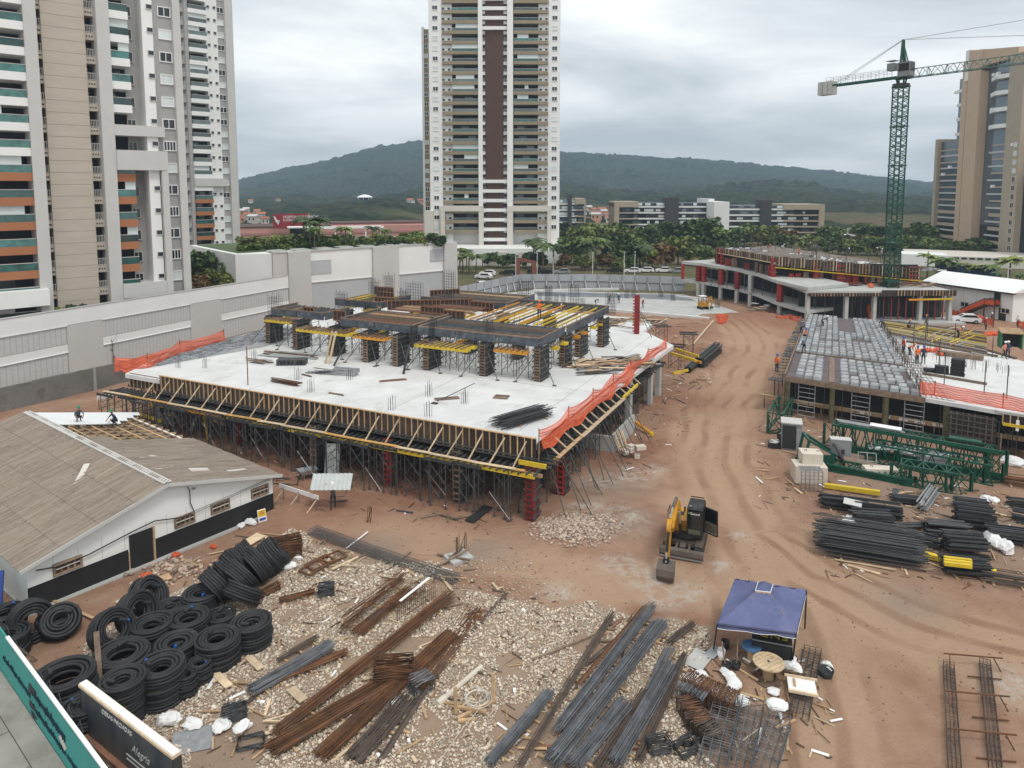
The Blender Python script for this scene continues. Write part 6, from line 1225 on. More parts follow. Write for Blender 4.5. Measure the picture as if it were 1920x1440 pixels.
t = thing('winch_drum', 'grey winch machinery resting among the green lattice parts', 'crane part', G(1752, 880) + V(0, 0, .6), -.2); MB().tube((-.8, 0, .4), (.8, 0, .4), .35, 14).build('drum', STEELG, t); pc('frame', STEELG, t, (0, 0, .1), (2.2, 1.0, .15)); pc('motor', STEELG, t, (-1, 0, .4), (.4, .6, .6))
PALE = mat('pale_precast', (.60, .54, .45), .85, .1, .8, grime=((.38, .33, .28), 1.2, .55, .5))
def block(u, v, sx, sy, sz, z, rz, label):
    t = thing('ballast_block', label, 'block', G(u, v) + V(0, 0, z), rz); b = MB(); e_ = .05
    b.prism([(-sx / 2 + e_, -sy / 2), (sx / 2 - e_, -sy / 2), (sx / 2, -sy / 2 + e_), (sx / 2, sy / 2), (-sx / 2, sy / 2), (-sx / 2, -sy / 2 + e_)], 0, sz).build('body', PALE, t)
    for s in (-1, 1): MB().path([(s * sx * .3, 0, sz), (s * sx * .3, 0, sz + .12), (s * sx * .3 + .15, 0, sz + .12), (s * sx * .3 + .15, 0, sz)], .025, 5).build('lifting_eye', STEELD, t)
block(1516, 900, 2.3, 1.5, 1.3, 0, -.15, 'large pale ballast block at the bottom of the stacked pair'); block(1518, 896, 1.5, 1.3, .8, 1.3, -.15, 'smaller pale ballast block on top of the stacked pair'); block(1650, 893, 2.4, .9, .7, 0, -.12, 'single pale ballast block lying before the green counter jib')
t = thing('reinforcement_cage', 'grey welded cage standing in front of the pale blocks', 'rebar', G(1522, 922), -.1); b = MB()
for k in range(6):
    for z in (0, 1): b.bar((-.75 + .3 * k, 0, .0), (-.75 + .3 * k, .1, 1.5), .04)
    b.bar((-.75, .05, .1 + k * .27), (.75, .05, .1 + k * .27), .04); b.bar((-.75 + .3 * k, .1, 1.5), (-.75 + .3 * k, .9, 1.6), .04); b.bar((-.75, .1 + k * .16, 1.55), (.75, .1 + k * .16, 1.55), .04)
b.build('bars', STEELG, t)
for i, (u0, v0, u1, v1, lb) in enumerate(((1546, 910, 1650, 924, 'long yellow beam lying in front of the crane parts'), (1735, 1040, 1868, 1074, 'long yellow beam lying across the front steel stack'))): tag(br('yellow_beam', YELB, None, G(u0, v0, .3), G(u1, v1, .35), .3, .3), lb, 'beam')
for i in range(3): tag(br('yellow_beam', YELB, None, G(1770, 1046 + i * 5, .9), G(1822, 1052 + i * 5, .9), .2, .2), 'short yellow beam in the trio on the front steel stack, %s' % ['rear', 'middle', 'front'][i], 'beam')
def stack(u0, v0, u1, v1, wd, ht, label, n=40, m_=STEELD, rad=.045, sq=True, name='steel_stack', jit=.12):
    a_, b_ = G(u0, v0), G(u1, v1); t = thing(name, label, 'steel stack', a_, math.atan2((b_ - a_).y, (b_ - a_).x)); L_ = (b_ - a_).length; b = MB()
    for k in range(n):
        y, z = R.uniform(-wd / 2, wd / 2), .12 + ht * (k / n); s = R.uniform(-jit, jit)
        if sq: b.bar((s, y, z), (L_ + s, y + R.uniform(-.05, .05), z), rad * 2, rad * 1.8)
        else: b.tube((s, y, z), (L_ + s + R.uniform(-.2, .2), y + R.uniform(-.08, .08), z), rad, 4)
    stuff(b.build('bars', m_, t))
    for k in (.2, .8): pc('bearer', WOOD, t, (L_ * k, 0, .05), (.12, wd + .3, .1))
    return t
stack(1538, 948, 1625, 958, 1.2, .7, 'flat dark steel stack under the pale plywood sheet', 36); tag(br('ply_sheet', LGREY, None, G(1582, 938, .9), G(1616, 946, .85), 1.0, .04), 'pale plywood sheet lying on the dark steel stack', 'board')
stack(1598, 985, 1670, 990, 1.3, .9, 'dark steel frame stack with yellow straps', 44); stack(1538, 1022, 1722, 1052, 3.0, 1.3, 'wide stack of dark mesh bars beside the haul road', 190, STEELD, .03, False, jit=.5)
stack(1600, 962, 1690, 975, 1.2, .8, 'dark steel stack behind the strapped frames', 36); stack(1700, 1015, 1760, 1030, 1.0, .6, 'small dark stack right of the wide mesh bars', 26); stack(1850, 1010, 1930, 1020, 1.5, .8, 'dark scrap steel at the right edge below the tarpaulin', 40); stack(1840, 1085, 1930, 1100, 1.2, .4, 'flat dark bars in the lower right storage corner', 24, REBARM, .03, False); stack(1790, 950, 1850, 958, 1.2, .6, 'dark steel stack behind the tall frame stack', 30, SHORE); stack(1880, 905, 1945, 915, 1.2, .5, 'rusty bars beyond the green lattice at the right edge', 30, REBARR, .03, False); stack(1672, 940, 1735, 946, .9, .4, 'low dark steel stack in the middle of the storage ground', 24); stack(1790, 982, 1862, 992, 1.6, 1.2, 'tall dark steel frame stack at the far right', 60); stack(1735, 1000, 1815, 1008, 1.1, .8, 'dark pipe stack behind the front frames', 40, STEELD, .06, False); stack(1770, 1036, 1845, 1042, 1.5, 1.1, 'tall dark steel frame stack at the front right', 60); stack(1768, 1072, 1850, 1080, 1.4, .7, 'dark steel stack under the long yellow beam', 40); stack(1890, 950, 1940, 955, 1.0, .5, 'dark steel pile at the right edge behind the frames', 24); stack(1900, 975, 1950, 985, 1.4, .6, 'dark steel pile at the right edge in front', 28); stack(1728, 960, 1752, 925, .7, .5, 'short dark channel stack lying crosswise', 16, STEELG); stack(1625, 996, 1750, 992, .5, .3, 'thin dark pipes lying between the stacks', 14, STEELD, .05, False)
for i, (u, v) in enumerate(((1452, 838), (1470, 832))):
    t = thing('crate', 'black crate of pale fittings left of the crane cab, %s' % ['front one', 'rear one'][i], 'crate', G(u, v), -.3 + .2 * i); hh_ = .6 if i == 0 else 1.0
    for k in range(int(hh_ / .2)): 
        for s in (-1, 1): pc('slat', BLACKM, t, (0, s * .4, .1 + k * .2), (1.0, .05, .13)); pc('slat', BLACKM, t, (s * .5, 0, .1 + k * .2), (.05, .8, .13))
    stuff(MB().blob((0, 0, hh_ - .15), (.42, .34, .15), 3).blob((.2, .1, hh_), (.15, .12, .1), 4).blob((-.2, -.1, hh_), (.15, .12, .1), 5).build('fittings', LGREY, t))
for k, (u, v) in enumerate(((1872, 890), (1930, 1020))): tag(br('steel_post', WOODD, None, G(u, v), G(u, v) + V(0, 0, 3.2), .08), 'thin brown post at the end of the green lattice' if k == 0 else 'thin brown post at the right edge of the storage ground', 'post')
# ================================================================ white and black shed with old roof
BR_, BL_ = G(513, 960), G(55, 1150); gd = (BR_ - BL_); GW = gd.length; grz = math.atan2(gd.y, gd.x); BLEN = 21.0; ZE, ZA = 2.6, 4.45
t = thing('old_shed', 'white and black shed with weathered corrugated roof, partly stripped, at the left', 'shed', BL_, grz)    # x along the gable, y away from the yard
span(t, 'floor_plinth', CONC, -.1, GW + .1, -.35, BLEN, -.1, .12)
MB().add([(0, 0, 0), (GW, 0, 0), (GW, 0, ZE), (GW / 2, 0, ZA), (0, 0, ZE), (0, .15, 0), (GW, .15, 0), (GW, .15, ZE), (GW / 2, .15, ZA), (0, .15, ZE)], [(0, 1, 2, 3, 4), (9, 8, 7, 6, 5), (0, 5, 6, 1), (1, 6, 7, 2), (2, 7, 8, 3), (3, 8, 9, 4), (4, 9, 5, 0)]).build('gable_wall', WHITE, t)
BLKP = mat('black_wall_paint', (.02, .02, .021), .6, .2, 1.0, grime=((.07, .065, .06), .8, .6, .5)); span(t, 'black_dado', BLKP, -.01, GW * .345, -.03, -.002, .1, 1.35); span(t, 'black_dado', BLKP, GW * .445, GW + .01, -.03, -.002, .1, 1.35); span(t, 'side_wall', WHITE, GW - .15, GW - .001, .16, BLEN, 0, ZE); span(t, 'side_wall', WHITE, .001, .15, .16, BLEN, 0, ZE); span(t, 'back_wall', WHITE, 0, GW, BLEN, BLEN + .15, 0, ZE)
for k in range(1, 12): x = GW * k / 12; span(t, 'panel_joint', LGREY, x, x + .025, -.012, 0, 1.15 if not .34 < k / 12 < .45 else 2.2, min(ZE, ZE + (1 - abs(2 * k / 12 - 1)) * (ZA - ZE)) + .0)
d_ = span(t, 'door', BLKP, GW * .35, GW * .44, -.06, -.01, .1, 2.15); br('door_post', WOOD, t, (GW * .445, -.08, .1), (GW * .445, -.08, 2.2), .1); br('door_post', WOODP, t, (GW * .347, -.06, .1), (GW * .347, -.06, 1.2), .05)
WSH = mat('brown_window', (.06, .04, .032), .6, .3, 2)
for i, f_ in enumerate((.13, .575, .735, .93)):
    o = window(t, GW * f_, 1.85 if i else 1.8, 1.15 if i else 1.3, .55, 0, WSH, WOODD, mull=3); pc('transom', CREAM, o, (0, -.03, .02), (1.15, .08, .03))
b = MB().path([(.4, -.12, 2.2), (GW * .1, -.12, 1.95), (GW * .2, -.12, 1.98), (GW * .36, -.12, 2.35), (GW * .45, -.12, 2.5), (GW * .56, -.12, 2.1), (GW * .60, -.12, 2.15)], .035, 5).build('black_cable', BLACKP, t); MB().path([(GW * .615, -.12, 2.15), (GW * .60, -.12, 2.8), (GW * .60, -.12, 3.6), (GW * .59, -.12, 3.9)], .03, 5).build('down_cable', BLACKP, t); br('cable_line', STEELG, t, (GW * .62, -.1, 2.2), (GW * .99, -.1, 2.5), .03); br('cable_line', STEELG, t, (GW * .62, -.14, 2.1), (GW * .99, -.14, 2.42), .025)
MB().lathe([(.01, 0), (.1, .03), (.12, .1)], (GW * .615, -.2, 3.6), 10).build('floodlight', STEELG, t)
OLDR = mat('weathered_fibre_cement', (.185, .145, .11), .95, .3, bump=.4, col2=(.35, .30, .25), rnd=.05, grime=((.13, .105, .085), 3.5, .53, .6), detail=9, stretch=(3.5, .16, 3.5), rot=grz, scale=1.6)
rows = 4; SW_ = 1.06; ov = .45; half = GW / 2 + ov; slope = math.atan2(ZA - ZE, GW / 2); run = half / math.cos(slope); sl_ = run / rows * 1.05
shm = corr(SW_ * 1.02, sl_ * 1.02, 4, .06).mesh('roof_sheet', OLDR); ncol = int((BLEN + .6) / SW_) + 1
tan_ = math.tan(slope)
for side in (0, 1):
    for c in range(ncol):
        for r in range(rows):
            yy = -.45 + SW_ * (c + .5)
            if side == 1 and c >= 11 and not (r == 3 and c < 12): continue            # stripped part of the right slope
            s0 = run * r / rows; x_ = (ov * -1 + s0 * math.cos(slope)); z_ = ZE - ov * tan_ + s0 * math.sin(slope) + .1 + .018 * (c % 2) + .035 * r
            o = put('roof_sheet', shm, t)
            if side == 0: m3 = basis((x_, yy, z_), (0, -1, 0), (math.cos(slope), 0, math.sin(slope)))
            else: m3 = basis((GW - x_, yy, z_), (0, 1, 0), (-math.cos(slope), 0, math.sin(slope)))
            o.matrix_basis = m3 @ Matrix.Rotation(R.uniform(-.006, .006), 4, 'Z')
for c in range(11): y0 = -.4 + c * 2.0; br('ridge_cap', LGREY, t, (GW / 2, y0, ZA + .22), (GW / 2, y0 + 1.98, ZA + .22 + .01 * (c % 2)), .5, .07)
for side in (0, 1):
    for k in range(7):
        x0, x1 = (GW / 2 * k / 7, GW / 2 * (k + .97) / 7) if side == 0 else (GW - GW / 2 * k / 7, GW - GW / 2 * (k + .97) / 7)
    br('barge_board', LGREY, t, (-ov if side == 0 else GW + ov, -.5, ZE - ov * tan_ + .06), (GW / 2, -.5, ZA + .1), .05, .2)
for k in range(9): xx = GW / 2 + GW / 2 * (k + .3) / 9; br('purlin', WOOD if k % 2 else WOODD, t, (xx, 11.0, ZA - (xx - GW / 2) * tan_ + .0), (xx, BLEN, ZA - (xx - GW / 2) * tan_), .1, .12)
for k in range(9): yy = 11.6 + k * 1.05; br('rafter', WOOD, t, (GW / 2, yy, ZA - .06), (GW + .4, yy, ZE - ov * tan_ * .6 - .06), .08, .14)
MB().prism([(GW / 2 + .1, 11), (GW - .2, 11), (GW - .2, BLEN), (GW / 2 + .1, BLEN)], 1.0, 1.05).build('interior_shade_sheet', DARK, t)  # dark sheet in place of the shade seen below the bare rafters
NEWR = mat('white_roof_panel', (.78, .79, .79), .5, .03, 1)
for k in range(4):
    x0 = GW / 2 + .1; L0 = GW / 2 * (.30 + .14 * k); y0 = 16.6 + k * 1.15; cs = math.cos(slope); MB().add([(x0, y0, ZA + .14), (x0 + L0 + 2.5, y0, ZA + .14 - (L0 + 2.5) * tan_), (x0 + L0 + 2.9, y0 + 1.14, ZA + .14 - (L0 + 2.9) * tan_), (x0, y0 + 1.14, ZA + .14), (x0, y0, ZA + .2), (x0 + L0 + 2.5, y0, ZA + .2 - (L0 + 2.5) * tan_), (x0 + L0 + 2.9, y0 + 1.14, ZA + .2 - (L0 + 2.9) * tan_), (x0, y0 + 1.14, ZA + .2)], [(0, 3, 2, 1), (4, 5, 6, 7), (0, 1, 5, 4), (1, 2, 6, 5), (2, 3, 7, 6), (3, 0, 4, 7)]).build('new_roof_panel', NEWR, t)
for k, (x, y, a_, w_, l_) in enumerate(((GW * .62, 6.0, .3, .5, 1.3), (GW * .72, 1.9, -.2, .7, 1.2), (GW * .60, 3.0, .5, .3, 1.5), (GW * .35, 6.2, .9, .35, 2.6), (GW * .87, 1.2, .1, .3, 1.4), (GW * .55, 7.0, .2, .3, .8))):
    z_ = ZE + (1 - abs(2 * x / GW - 1)) * (ZA - ZE) + .2; o = pc('loose_sheet', CREAM, t, (x, y, z_), (l_, w_, .04), a_); o.rotation_euler = (0, slope if x > GW / 2 else -slope, a_)
fr = put('eave_strip', corr(1.0, 7.0, 6, .03).mesh('eave_strip', LGREY), t); fr.matrix_basis = basis((GW + .2, 1.2, ZE - .1), (-math.cos(slope), 0, math.sin(slope)), (0, 1, 0))
BLUEP = mat('blue_paint', (.03, .06, .28), .5, .15, 1); o = thing('blue_post', 'blue steel post leaning at the left corner of the old shed', 'post', GG(28, 1150), 0); br('post', BLUEP, o, (-.6, -.3, 0), (-1.0, .6, 2.0), .22)
t = thing('a_board', 'yellow and white notice board leaning on the black shed wall', 'sign', GG(493, 980), grz - .2); YW = mat('sign_yellow', (.75, .45, .03), .5, .05); br('board', WHITEP, t, (0, 0, 0), (0, .25, .75), .55, .04); br('yellow_part', YW, t, (0, .09, .33), (0, .21, .7), .5, .06); br('blue_part', BLUEP, t, (0, -.005, .1), (0, .05, .24), .42, .06)
for k in range(3): br('lettering', CHAR, t, (0, .115 + k * .03, .46 + k * .09), (0, .121 + k * .03, .48 + k * .09), .38 - .05 * k, .09)
# ================================================================ street fence, billboard, pavement
f0, f1 = G(0, 1255), G(125, 1440); fd = (f1 - f0).normalized(); fn = Vector((fd.y, -fd.x, 0)); fa = math.atan2(fd.y, fd.x)
if fn.y > 0: fn = -fn
pave = mat('old_pavement', (.30, .285, .255), .9, .2, .5, .25, grime=((.20, .18, .155), .6, .5, .7)); A = f0 - fd * 14; B = f0 + fd * 24
struct(MB().prism([(p.x, p.y) for p in (A + fn * .05, B + fn * .05, B + fn * 9, A + fn * 9)], -.2, .12).build('pavement', pave)); s_ = bpy.data.objects['pavement']
for k in range(14): p = A + fd * (k * 2.7); br('paving_joint', CHAR, s_, p + fn * .9 + V(0, 0, .122), p + fn * 8 + V(0, 0, .122), .03, .01)
br('paving_joint', CHAR, s_, A + fn * .9 + V(0, 0, .123), B + fn * .9 + V(0, 0, .123), .03, .01)
TEAL = mat('teal_paint', (.045, .30, .27), .55, .1, .6, grime=((.03, .20, .18), .5, .55, .5)); t = thing('street_hoarding', 'turquoise street hoarding with dark lettering at the lower left corner', 'fence', A, fa); FH = 2.15
for k in range(16): x = k * 2.44; pc('panel', TEAL, t, (x + 1.22, 0, FH / 2 + .1), (2.42, .06, FH)); br('stay', WOODD, t, (x, .1, 1.8), (x, 1.3, 0), .08)
br('white_cap', WHITEP, t, (15.6, 0, FH + .13), (39, 0, FH + .13), .14, .06); rng = random.Random(4)
for k in range(40): x = 4 + k * .55; MB().path([(x, .1, FH + .15), (x + .2, .12, FH + .4 + rng.uniform(-.1, .1)), (x + .45, .1, FH + .25), (x + .55, .12, FH + .18)], .014, 4).build('barbed_wire', STEELD, t) if k % 2 == 0 else None
INK = mat('navy_ink', (.01, .035, .06), .6); WHI = WHITEP
def scribble(x0, x1, z, h_, seed, mt, thick=.022, lean=.25, name='lettering'):      # handwritten line, too small in the photograph to read
    rr = random.Random(seed); b = MB(); x = x0
    while x < x1:
        w_ = h_ * rr.uniform(.35, .6); k = rr.choice([0, 1, 2, 3]); P = lambda a_, c_: (x + a_ * w_ + lean * c_ * h_, -.045, z + c_ * h_)
        if k == 0: b.path([P(0, 0), P(.1, .6), P(.5, .75), P(.7, .2), P(1, .1)], thick, 4)
        elif k == 1: b.path([P(0, .1), P(.3, 1.0), P(.5, .9), P(.4, 0), P(1, .15)], thick, 4)
        elif k == 2: b.path([P(0, .1), P(.3, .55), P(.8, .5), P(.6, .05), P(.2, .0), P(1, .15)], thick, 4)
        else: b.path([P(0, .6), P(.2, 0), P(.6, .1), P(.7, .6), P(.8, -.25), P(1, .1)], thick, 4)
        x += w_ * 1.08
        if rr.random() < .12: x += w_ * .8
    b.build(name, mt, t)
X0 = 14.0
scribble(X0 + .9, X0 + 4.6, .95, .26, 1, INK); scribble(X0 + 4.9, X0 + 8.6, 1.25, .34, 2, INK, .035); scribble(X0 + 5.0, X0 + 13, .62, .26, 3, INK)
MB().blob((X0 + .25, -.05, 1.55), (.32, .03, .16), 3).blob((X0 + .05, -.05, 1.15), (.2, .03, .12), 5).build('bird_emblem', WHI, t, True); MB().add([(X0 + 8.0, -.045, 1.0), (X0 + 8.6, -.045, .75), (X0 + 8.9, -.045, 1.0), (X0 + 8.35, -.045, 1.3)], [(0, 1, 2, 3)]).build('diamond_mark', CREAM, t)
b0 = G(152, 1282, 2.6); b1 = G(326, 1416, 2.6); bd = (b1 - b0); bl = bd.length; ba = math.atan2(bd.y, bd.x)
t = thing('billboard', 'framed dark billboard with white lettering standing behind the turquoise hoarding', 'sign', V(b0.x, b0.y, 0), ba)
ART = mat('billboard_print', (.035, .045, .075), .4, .5, .9, col2=(.16, .145, .13), stretch=(1, 1, .5)); pc('panel', ART, t, (bl / 2, .0, 1.6), (bl - .1, .1, 1.8)); pc('top_frame', WOODP, t, (bl / 2, .08, 2.55), (bl + .1, .34, .1)); pc('top_board', WHITE, t, (bl / 2, .08, 2.62), (bl + .06, .26, .04)); pc('side_board', CHAR, t, (bl, .1, 1.3), (.1, .3, 2.4)); pc('side_board', CHAR, t, (0, .1, 1.3), (.1, .3, 2.4)); pc('base_rail', WOODR, t, (bl / 2, -.1, .62), (bl, .3, .12)); pc('back_panel', WOODD, t, (bl / 2, .2, 1.5), (bl - .2, .06, 2.0))
for k in (.1, .9): br('leg', WOODD, t, (bl * k, .15, 0), (bl * k, .12, 2.5), .14)
text('OBRAS INICIADAS', LGREY, t, .26, basis((bl * .26, -.07, 2.14), (1, 0, 0), (0, 0, 1)), extrude=.01); ts = t
text('Alegria', LGREY, ts, .42, basis((bl * .58, -.075, 1.55), (1, 0, 0), (0, 0, 1)), extrude=.008, shear=.35); 
b = MB()
for k in range(2): b.box((bl * .72, -.065, 1.25 - .18 * k), (bl * .4, .02, .05))
b.build('small_print', LGREY, ts)
t = thing('timber_post', 'grey timber post leaning between the pipe coils', 'post', GG(190, 1315)); br('post', WOODD, t, (0, 0, 0), (-.6, .9, 2.6), .22, .1)
# ================================================================ black pipe coils
CO = [(375, 1106, .9, 1.0), (319, 1132, .85, .7), (283, 1165, .95, 1.1), (353, 1151, .98, 1.0), (414, 1149, .75, .6), (471, 1159, .95, 1.25), (331, 1197, .98, 1.0), (407, 1189, 1.0, 1.4), (228, 1218, 1.2, 1.1), (300, 1239, 1.0, 1.7), (228, 1266, .9, 1.9), (120, 1255, 1.2, 1.7), (157, 1312, .75, 1.7), (105, 1153, .9, .8), (115, 1188, .9, .6), (374, 1239, .5, 1.0), (347, 1261, .48, 1.0), (10, 1185, .95, 1.2), (8, 1142, .9, 1.4)]
CN = ['at the back nearest the shed', 'low one left of the back coil', 'behind the large open coil', 'with blue cap in the second row', 'small one in the second row', 'rightmost of the standing coils', 'in the middle of the group', 'tall one with blue cap at the right', 'large open one in the third row', 'tall one at the front', 'tallest one beside the billboard', 'very wide one beside the turquoise hoarding', 'tall narrow one behind the billboard', 'against the shed corner', 'tilted one at the shed corner', 'of thin pipe between two big coils', 'of thin pipe at the front', 'at the left edge of the view', 'behind the blue post at the left edge']
BLC = mat('blue_cap', (.02, .12, .5), .4, .1); TAGW = mat('white_tag', (.8, .8, .8), .6)
def coil(u, v, r, h_, label, tilt=None, seed=0, thin=False):
    rr = random.Random(seed); p = G(u, v, h_) if tilt is None else GG(u, v); t = thing('pipe_coil', label, 'pipe coil', V(p.x, p.y, 0), rr.uniform(0, 6), 'coils of black corrugated pipe'); tr_ = .04 if thin else .075
    b = MB(); nl = max(2, int(h_ / (tr_ * 1.75)))
    for l in range(nl):
        rj = r * rr.uniform(.97, 1.04) - tr_; b.ring((rr.uniform(-.05, .05), rr.uniform(-.05, .05), tr_ + l * tr_ * 1.75), rj, tr_, 28, 7)
        if l >= nl - 3:
            for q_ in range(1, 4 if not thin else 5): b.ring((rr.uniform(-.04, .04), rr.uniform(-.04, .04), tr_ + l * tr_ * 1.75 - tr_ * .35 * q_), max(.3, rj - q_ * tr_ * 1.95), tr_, 24, 7)
    o = b.build('pipe', BLACKP, t, True); ed = MB().tube((r * .2, r * .35, h_ - .05), (r * .55, r * .2, h_), tr_, 8).build('pipe_end', BLACKP, t)
    if seed % 3 == 0: MB().tube((r * .55, r * .2, h_), (r * .62, r * .17, h_ + .01), tr_ * .9, 8).build('end_cap', BLC, t)
    if seed % 2 == 0: pc('tag', TAGW, t, (r * .9, -.1, h_ * .6), (.12, .1, .18))
    MB().path([(r * 1.02 * math.cos(.5), r * 1.02 * math.sin(.5), 0), (r * 1.03 * math.cos(.5), r * 1.03 * math.sin(.5), h_), (r * .3, r * .15, h_ + .04)], .012, 4).build('tie', STEELD, t)
    if tilt: t.rotation_euler = (tilt[0], tilt[1], tilt[2]); t.location = p + V(0, 0, tilt[3])
    return t
for i, (u, v, r, h_) in enumerate(CO): coil(u, v, r, h_, 'black corrugated pipe coil ' + CN[i], None if i != 14 else (math.radians(38), 0, .6, .55), i, r < .6)
for i, (u, v, a_, b_, c_, z_, nm) in enumerate([(455, 1075, 1.1, .1, 2.2, .75, 'leaning at the far end of the group'), (430, 1095, 1.15, .0, 2.4, .8, 'leaning on edge, second from the far end'), (418, 1110, 1.1, .1, 2.3, .75, 'leaning on edge, third from the far end'), (395, 1130, 1.0, .1, 2.3, .7, 'leaning behind the second row'), (245, 1180, 1.2, .2, 1.2, .8, 'leaning on edge behind the left coils'), (205, 1215, 1.1, .1, 1.0, .8, 'leaning against the large open coil'), (55, 1190, 1.3, .2, .8, .85, 'brownish one leaning near the blue post'), (490, 1078, 1.0, .1, 2.0, .7, 'rightmost of the leaning coils'), (450, 1140, .6, .3, 2.2, .45, 'half tipped between the second row coils'), (505, 1068, .9, .1, 2.0, .7, 'at the very end beside the rusty heap'), (472, 1095, 1.1, .1, 2.3, .85, 'leaning in front of the far row, left'), (440, 1118, 1.0, .1, 2.4, .8, 'leaning in front of the far row, middle'), (268, 1150, 1.0, .2, 1.3, .7, 'leaning at the left end of the second row')]):
    coil(u, v, 1.0, .8, 'black corrugated pipe coil ' + nm, (a_, b_, c_, z_), 40 + i)
# ================================================================ rebar in the yard
def bundle(u0, v0, u1, v1, wd, n, m_, label, z=.1, ht=.22, r=.018, bend=.0, fan=.25, cat='rebar'):
    a_, b_ = G(u0, v0), G(u1, v1); d = b_ - a_; L_ = d.length; d.normalize(); nn = Vector((-d.y, d.x, 0)); b = MB()
    for k in range(n):
        o0 = R.uniform(-1, 1) * wd / 2; o1 = o0 * (1 + R.uniform(-fan, fan)) + R.uniform(-fan, fan) * wd * .4; z0, z1 = z + R.random() * ht, z + R.random() * ht; s0, s1 = R.uniform(0, .06) * L_, L_ * (1 - R.uniform(0, .08))
        m0 = (o0 + o1) / 2 + R.uniform(-.04, .04) + bend
        b.path([d * s0 + nn * o0 + V(0, 0, z0), d * (s0 + s1) / 2 + nn * m0 + V(0, 0, (z0 + z1) / 2), d * s1 + nn * o1 + V(0, 0, z1)], r * R.uniform(.8, 1.3), 4)
    t = thing('rebar_bundle', label, cat, a_); stuff(b.build('bars', m_, t))
    for k in (.15, .5, .85): br('bearer', WOOD, t, d * L_ * k - nn * (wd * .6 + .15) + V(0, 0, z * .45), d * L_ * k + nn * (wd * .6 + .15) + V(0, 0, z * .45), .09, .07)
bundle(513, 1388, 852, 1119, .55, 80, REBARR, 'longest rusty rebar bundle running diagonally through the gravel yard', .18, .25); bundle(500, 1418, 745, 1275, .9, 80, REBARR, 'wide rusty rebar bundle at the lower end of the yard', .12, .2); bundle(596, 1430, 852, 1190, .75, 90, REBARR, 'rusty rebar bundle right of the longest one', .12, .22); bundle(660, 1435, 770, 1310, .8, 60, REBARM, 'short rusty bundle at the bottom edge of the picture', .1, .2)
bundle(467, 1309, 626, 1217, .6, 70, REBARG, 'short grey rebar bundle beside the coils', .2, .25); bundle(500, 1290, 655, 1225, .35, 30, REBARR, 'short rusty bundle in front of the grey one', .15, .12); bundle(519, 1244, 596, 1199, .3, 22, REBARM, 'small dull bundle behind the grey one', .12, .15); bundle(430, 1345, 525, 1275, .15, 12, REBARM, 'thin trailing bars left of the grey bundle', .06, .05)
bundle(705, 1440, 958, 1105, .25, 14, REBARM, 'long thin bars curving up to the red track', .06, .06, bend=.5); bundle(780, 1300, 905, 1140, .9, 30, REBARR, 'loose rusty bars spread beside the long curved bars', .06, .1, fan=.7); bundle(640, 1195, 762, 1090, .35, 26, REBARR, 'upright rusty mesh edge beside the rust basket', .15, .9); bundle(665, 1195, 775, 1105, .7, 34, REBARR, 'flat rusty mesh lying beside the rust basket', .1, .12)
bundle(522, 1133, 592, 1116, .3, 30, REBARR, 'small rusty bundle behind the grey stirrups', .1, .25); bundle(915, 1445, 1035, 1302, .45, 50, REBARG, 'grey rebar bundle with bent ends left of the grey rows', .15, .2); bundle(970, 1450, 1152, 1150, .35, 26, REBARM, 'thin brown grey bars in the grey rows', .1, .12); bundle(1040, 1387, 1225, 1140, .45, 46, REBARG, 'long grey and rust bundle reaching up to the white powder', .2, .22); bundle(1080, 1300, 1212, 1145, .22, 16, REBARR, 'single rusty strip along the long grey bundle', .3, .1)
bundle(1030, 1450, 1245, 1170, .7, 84, REBARG, 'thick grey rebar bundle in the middle of the rows', .2, .28); bundle(1072, 1450, 1175, 1320, .7, 60, REBARG, 'grey bundle at the bottom edge of the rows', .18, .22); bundle(1150, 1450, 1262, 1255, .55, 70, REBARG, 'bluish grey bundle at the right of the rows', .22, .3); bundle(1120, 1450, 1215, 1300, .6, 34, REBARM, 'loose brown bars between the two grey bundles', .1, .15, fan=.5); bundle(1195, 1440, 1285, 1230, .3, 24, REBARM, 'narrow dull bundle at the right end of the rows', .12, .2); bundle(1100, 1250, 1180, 1185, .2, 12, REBARM, 'short bars on timber at the top of the rows', .1, .1); bundle(1252, 1212, 1302, 1172, .35, 26, REBARM, 'short dull bundle beside the tent', .12, .18); bundle(1200, 1330, 1260, 1215, .4, 16, REBARG, 'few grey bars lying across the rows', .1, .1, fan=.8); bundle(940, 1420, 1010, 1340, .3, 14, REBARM, 'few brown bars in front of the bent grey bundle', .08, .1)
# long mesh cage beside the red track
def longcage(pts, w_, h_, label, m_=REBARM, step=.16, name='rebar_cage', rr_=.012):
    o = pts[0]; t = thing(name, label, 'rebar', V(o.x, o.y, 0)); b = MB()
    for a_, c_ in zip(pts[:-1], pts[1:]):
        d = (c_ - a_); L_ = d.length; d.normalize(); nn = Vector((-d.y, d.x, 0)); P = lambda s, k, z: (a_ - o) * V(1, 1, 1)[0] + d * s + nn * k * w_ / 2 + V(0, 0, z)
        for k in (-1, -.33, .33, 1):
            for z in (.05, h_): b.tube(P(0, k, z), P(L_, k, z), rr_ * 1.4, 4)
        for k in (-1, 1): b.tube(P(0, k, h_ / 2), P(L_, k, h_ / 2), rr_ * 1.3, 4)
        for i in range(int(L_ / step)):
            s = i * step; e_ = R.uniform(-.06, .06); q_ = [P(s, -1, .04), P(s + e_, -1, h_), P(s, 1, h_ + R.uniform(0, .08)), P(s - e_, 1, .04)]; b.path(q_, rr_, 4, True)
    stuff(b.build('bars', m_, t)); return t
longcage([GG(585, 998), GG(660, 1025), GG(740, 1055), GG(860, 1092)], .75, .3, 'long flat dark mesh cage along the edge of the red track', mat('grey_mesh', (.10, .095, .095), .7, .3, 2), .09)
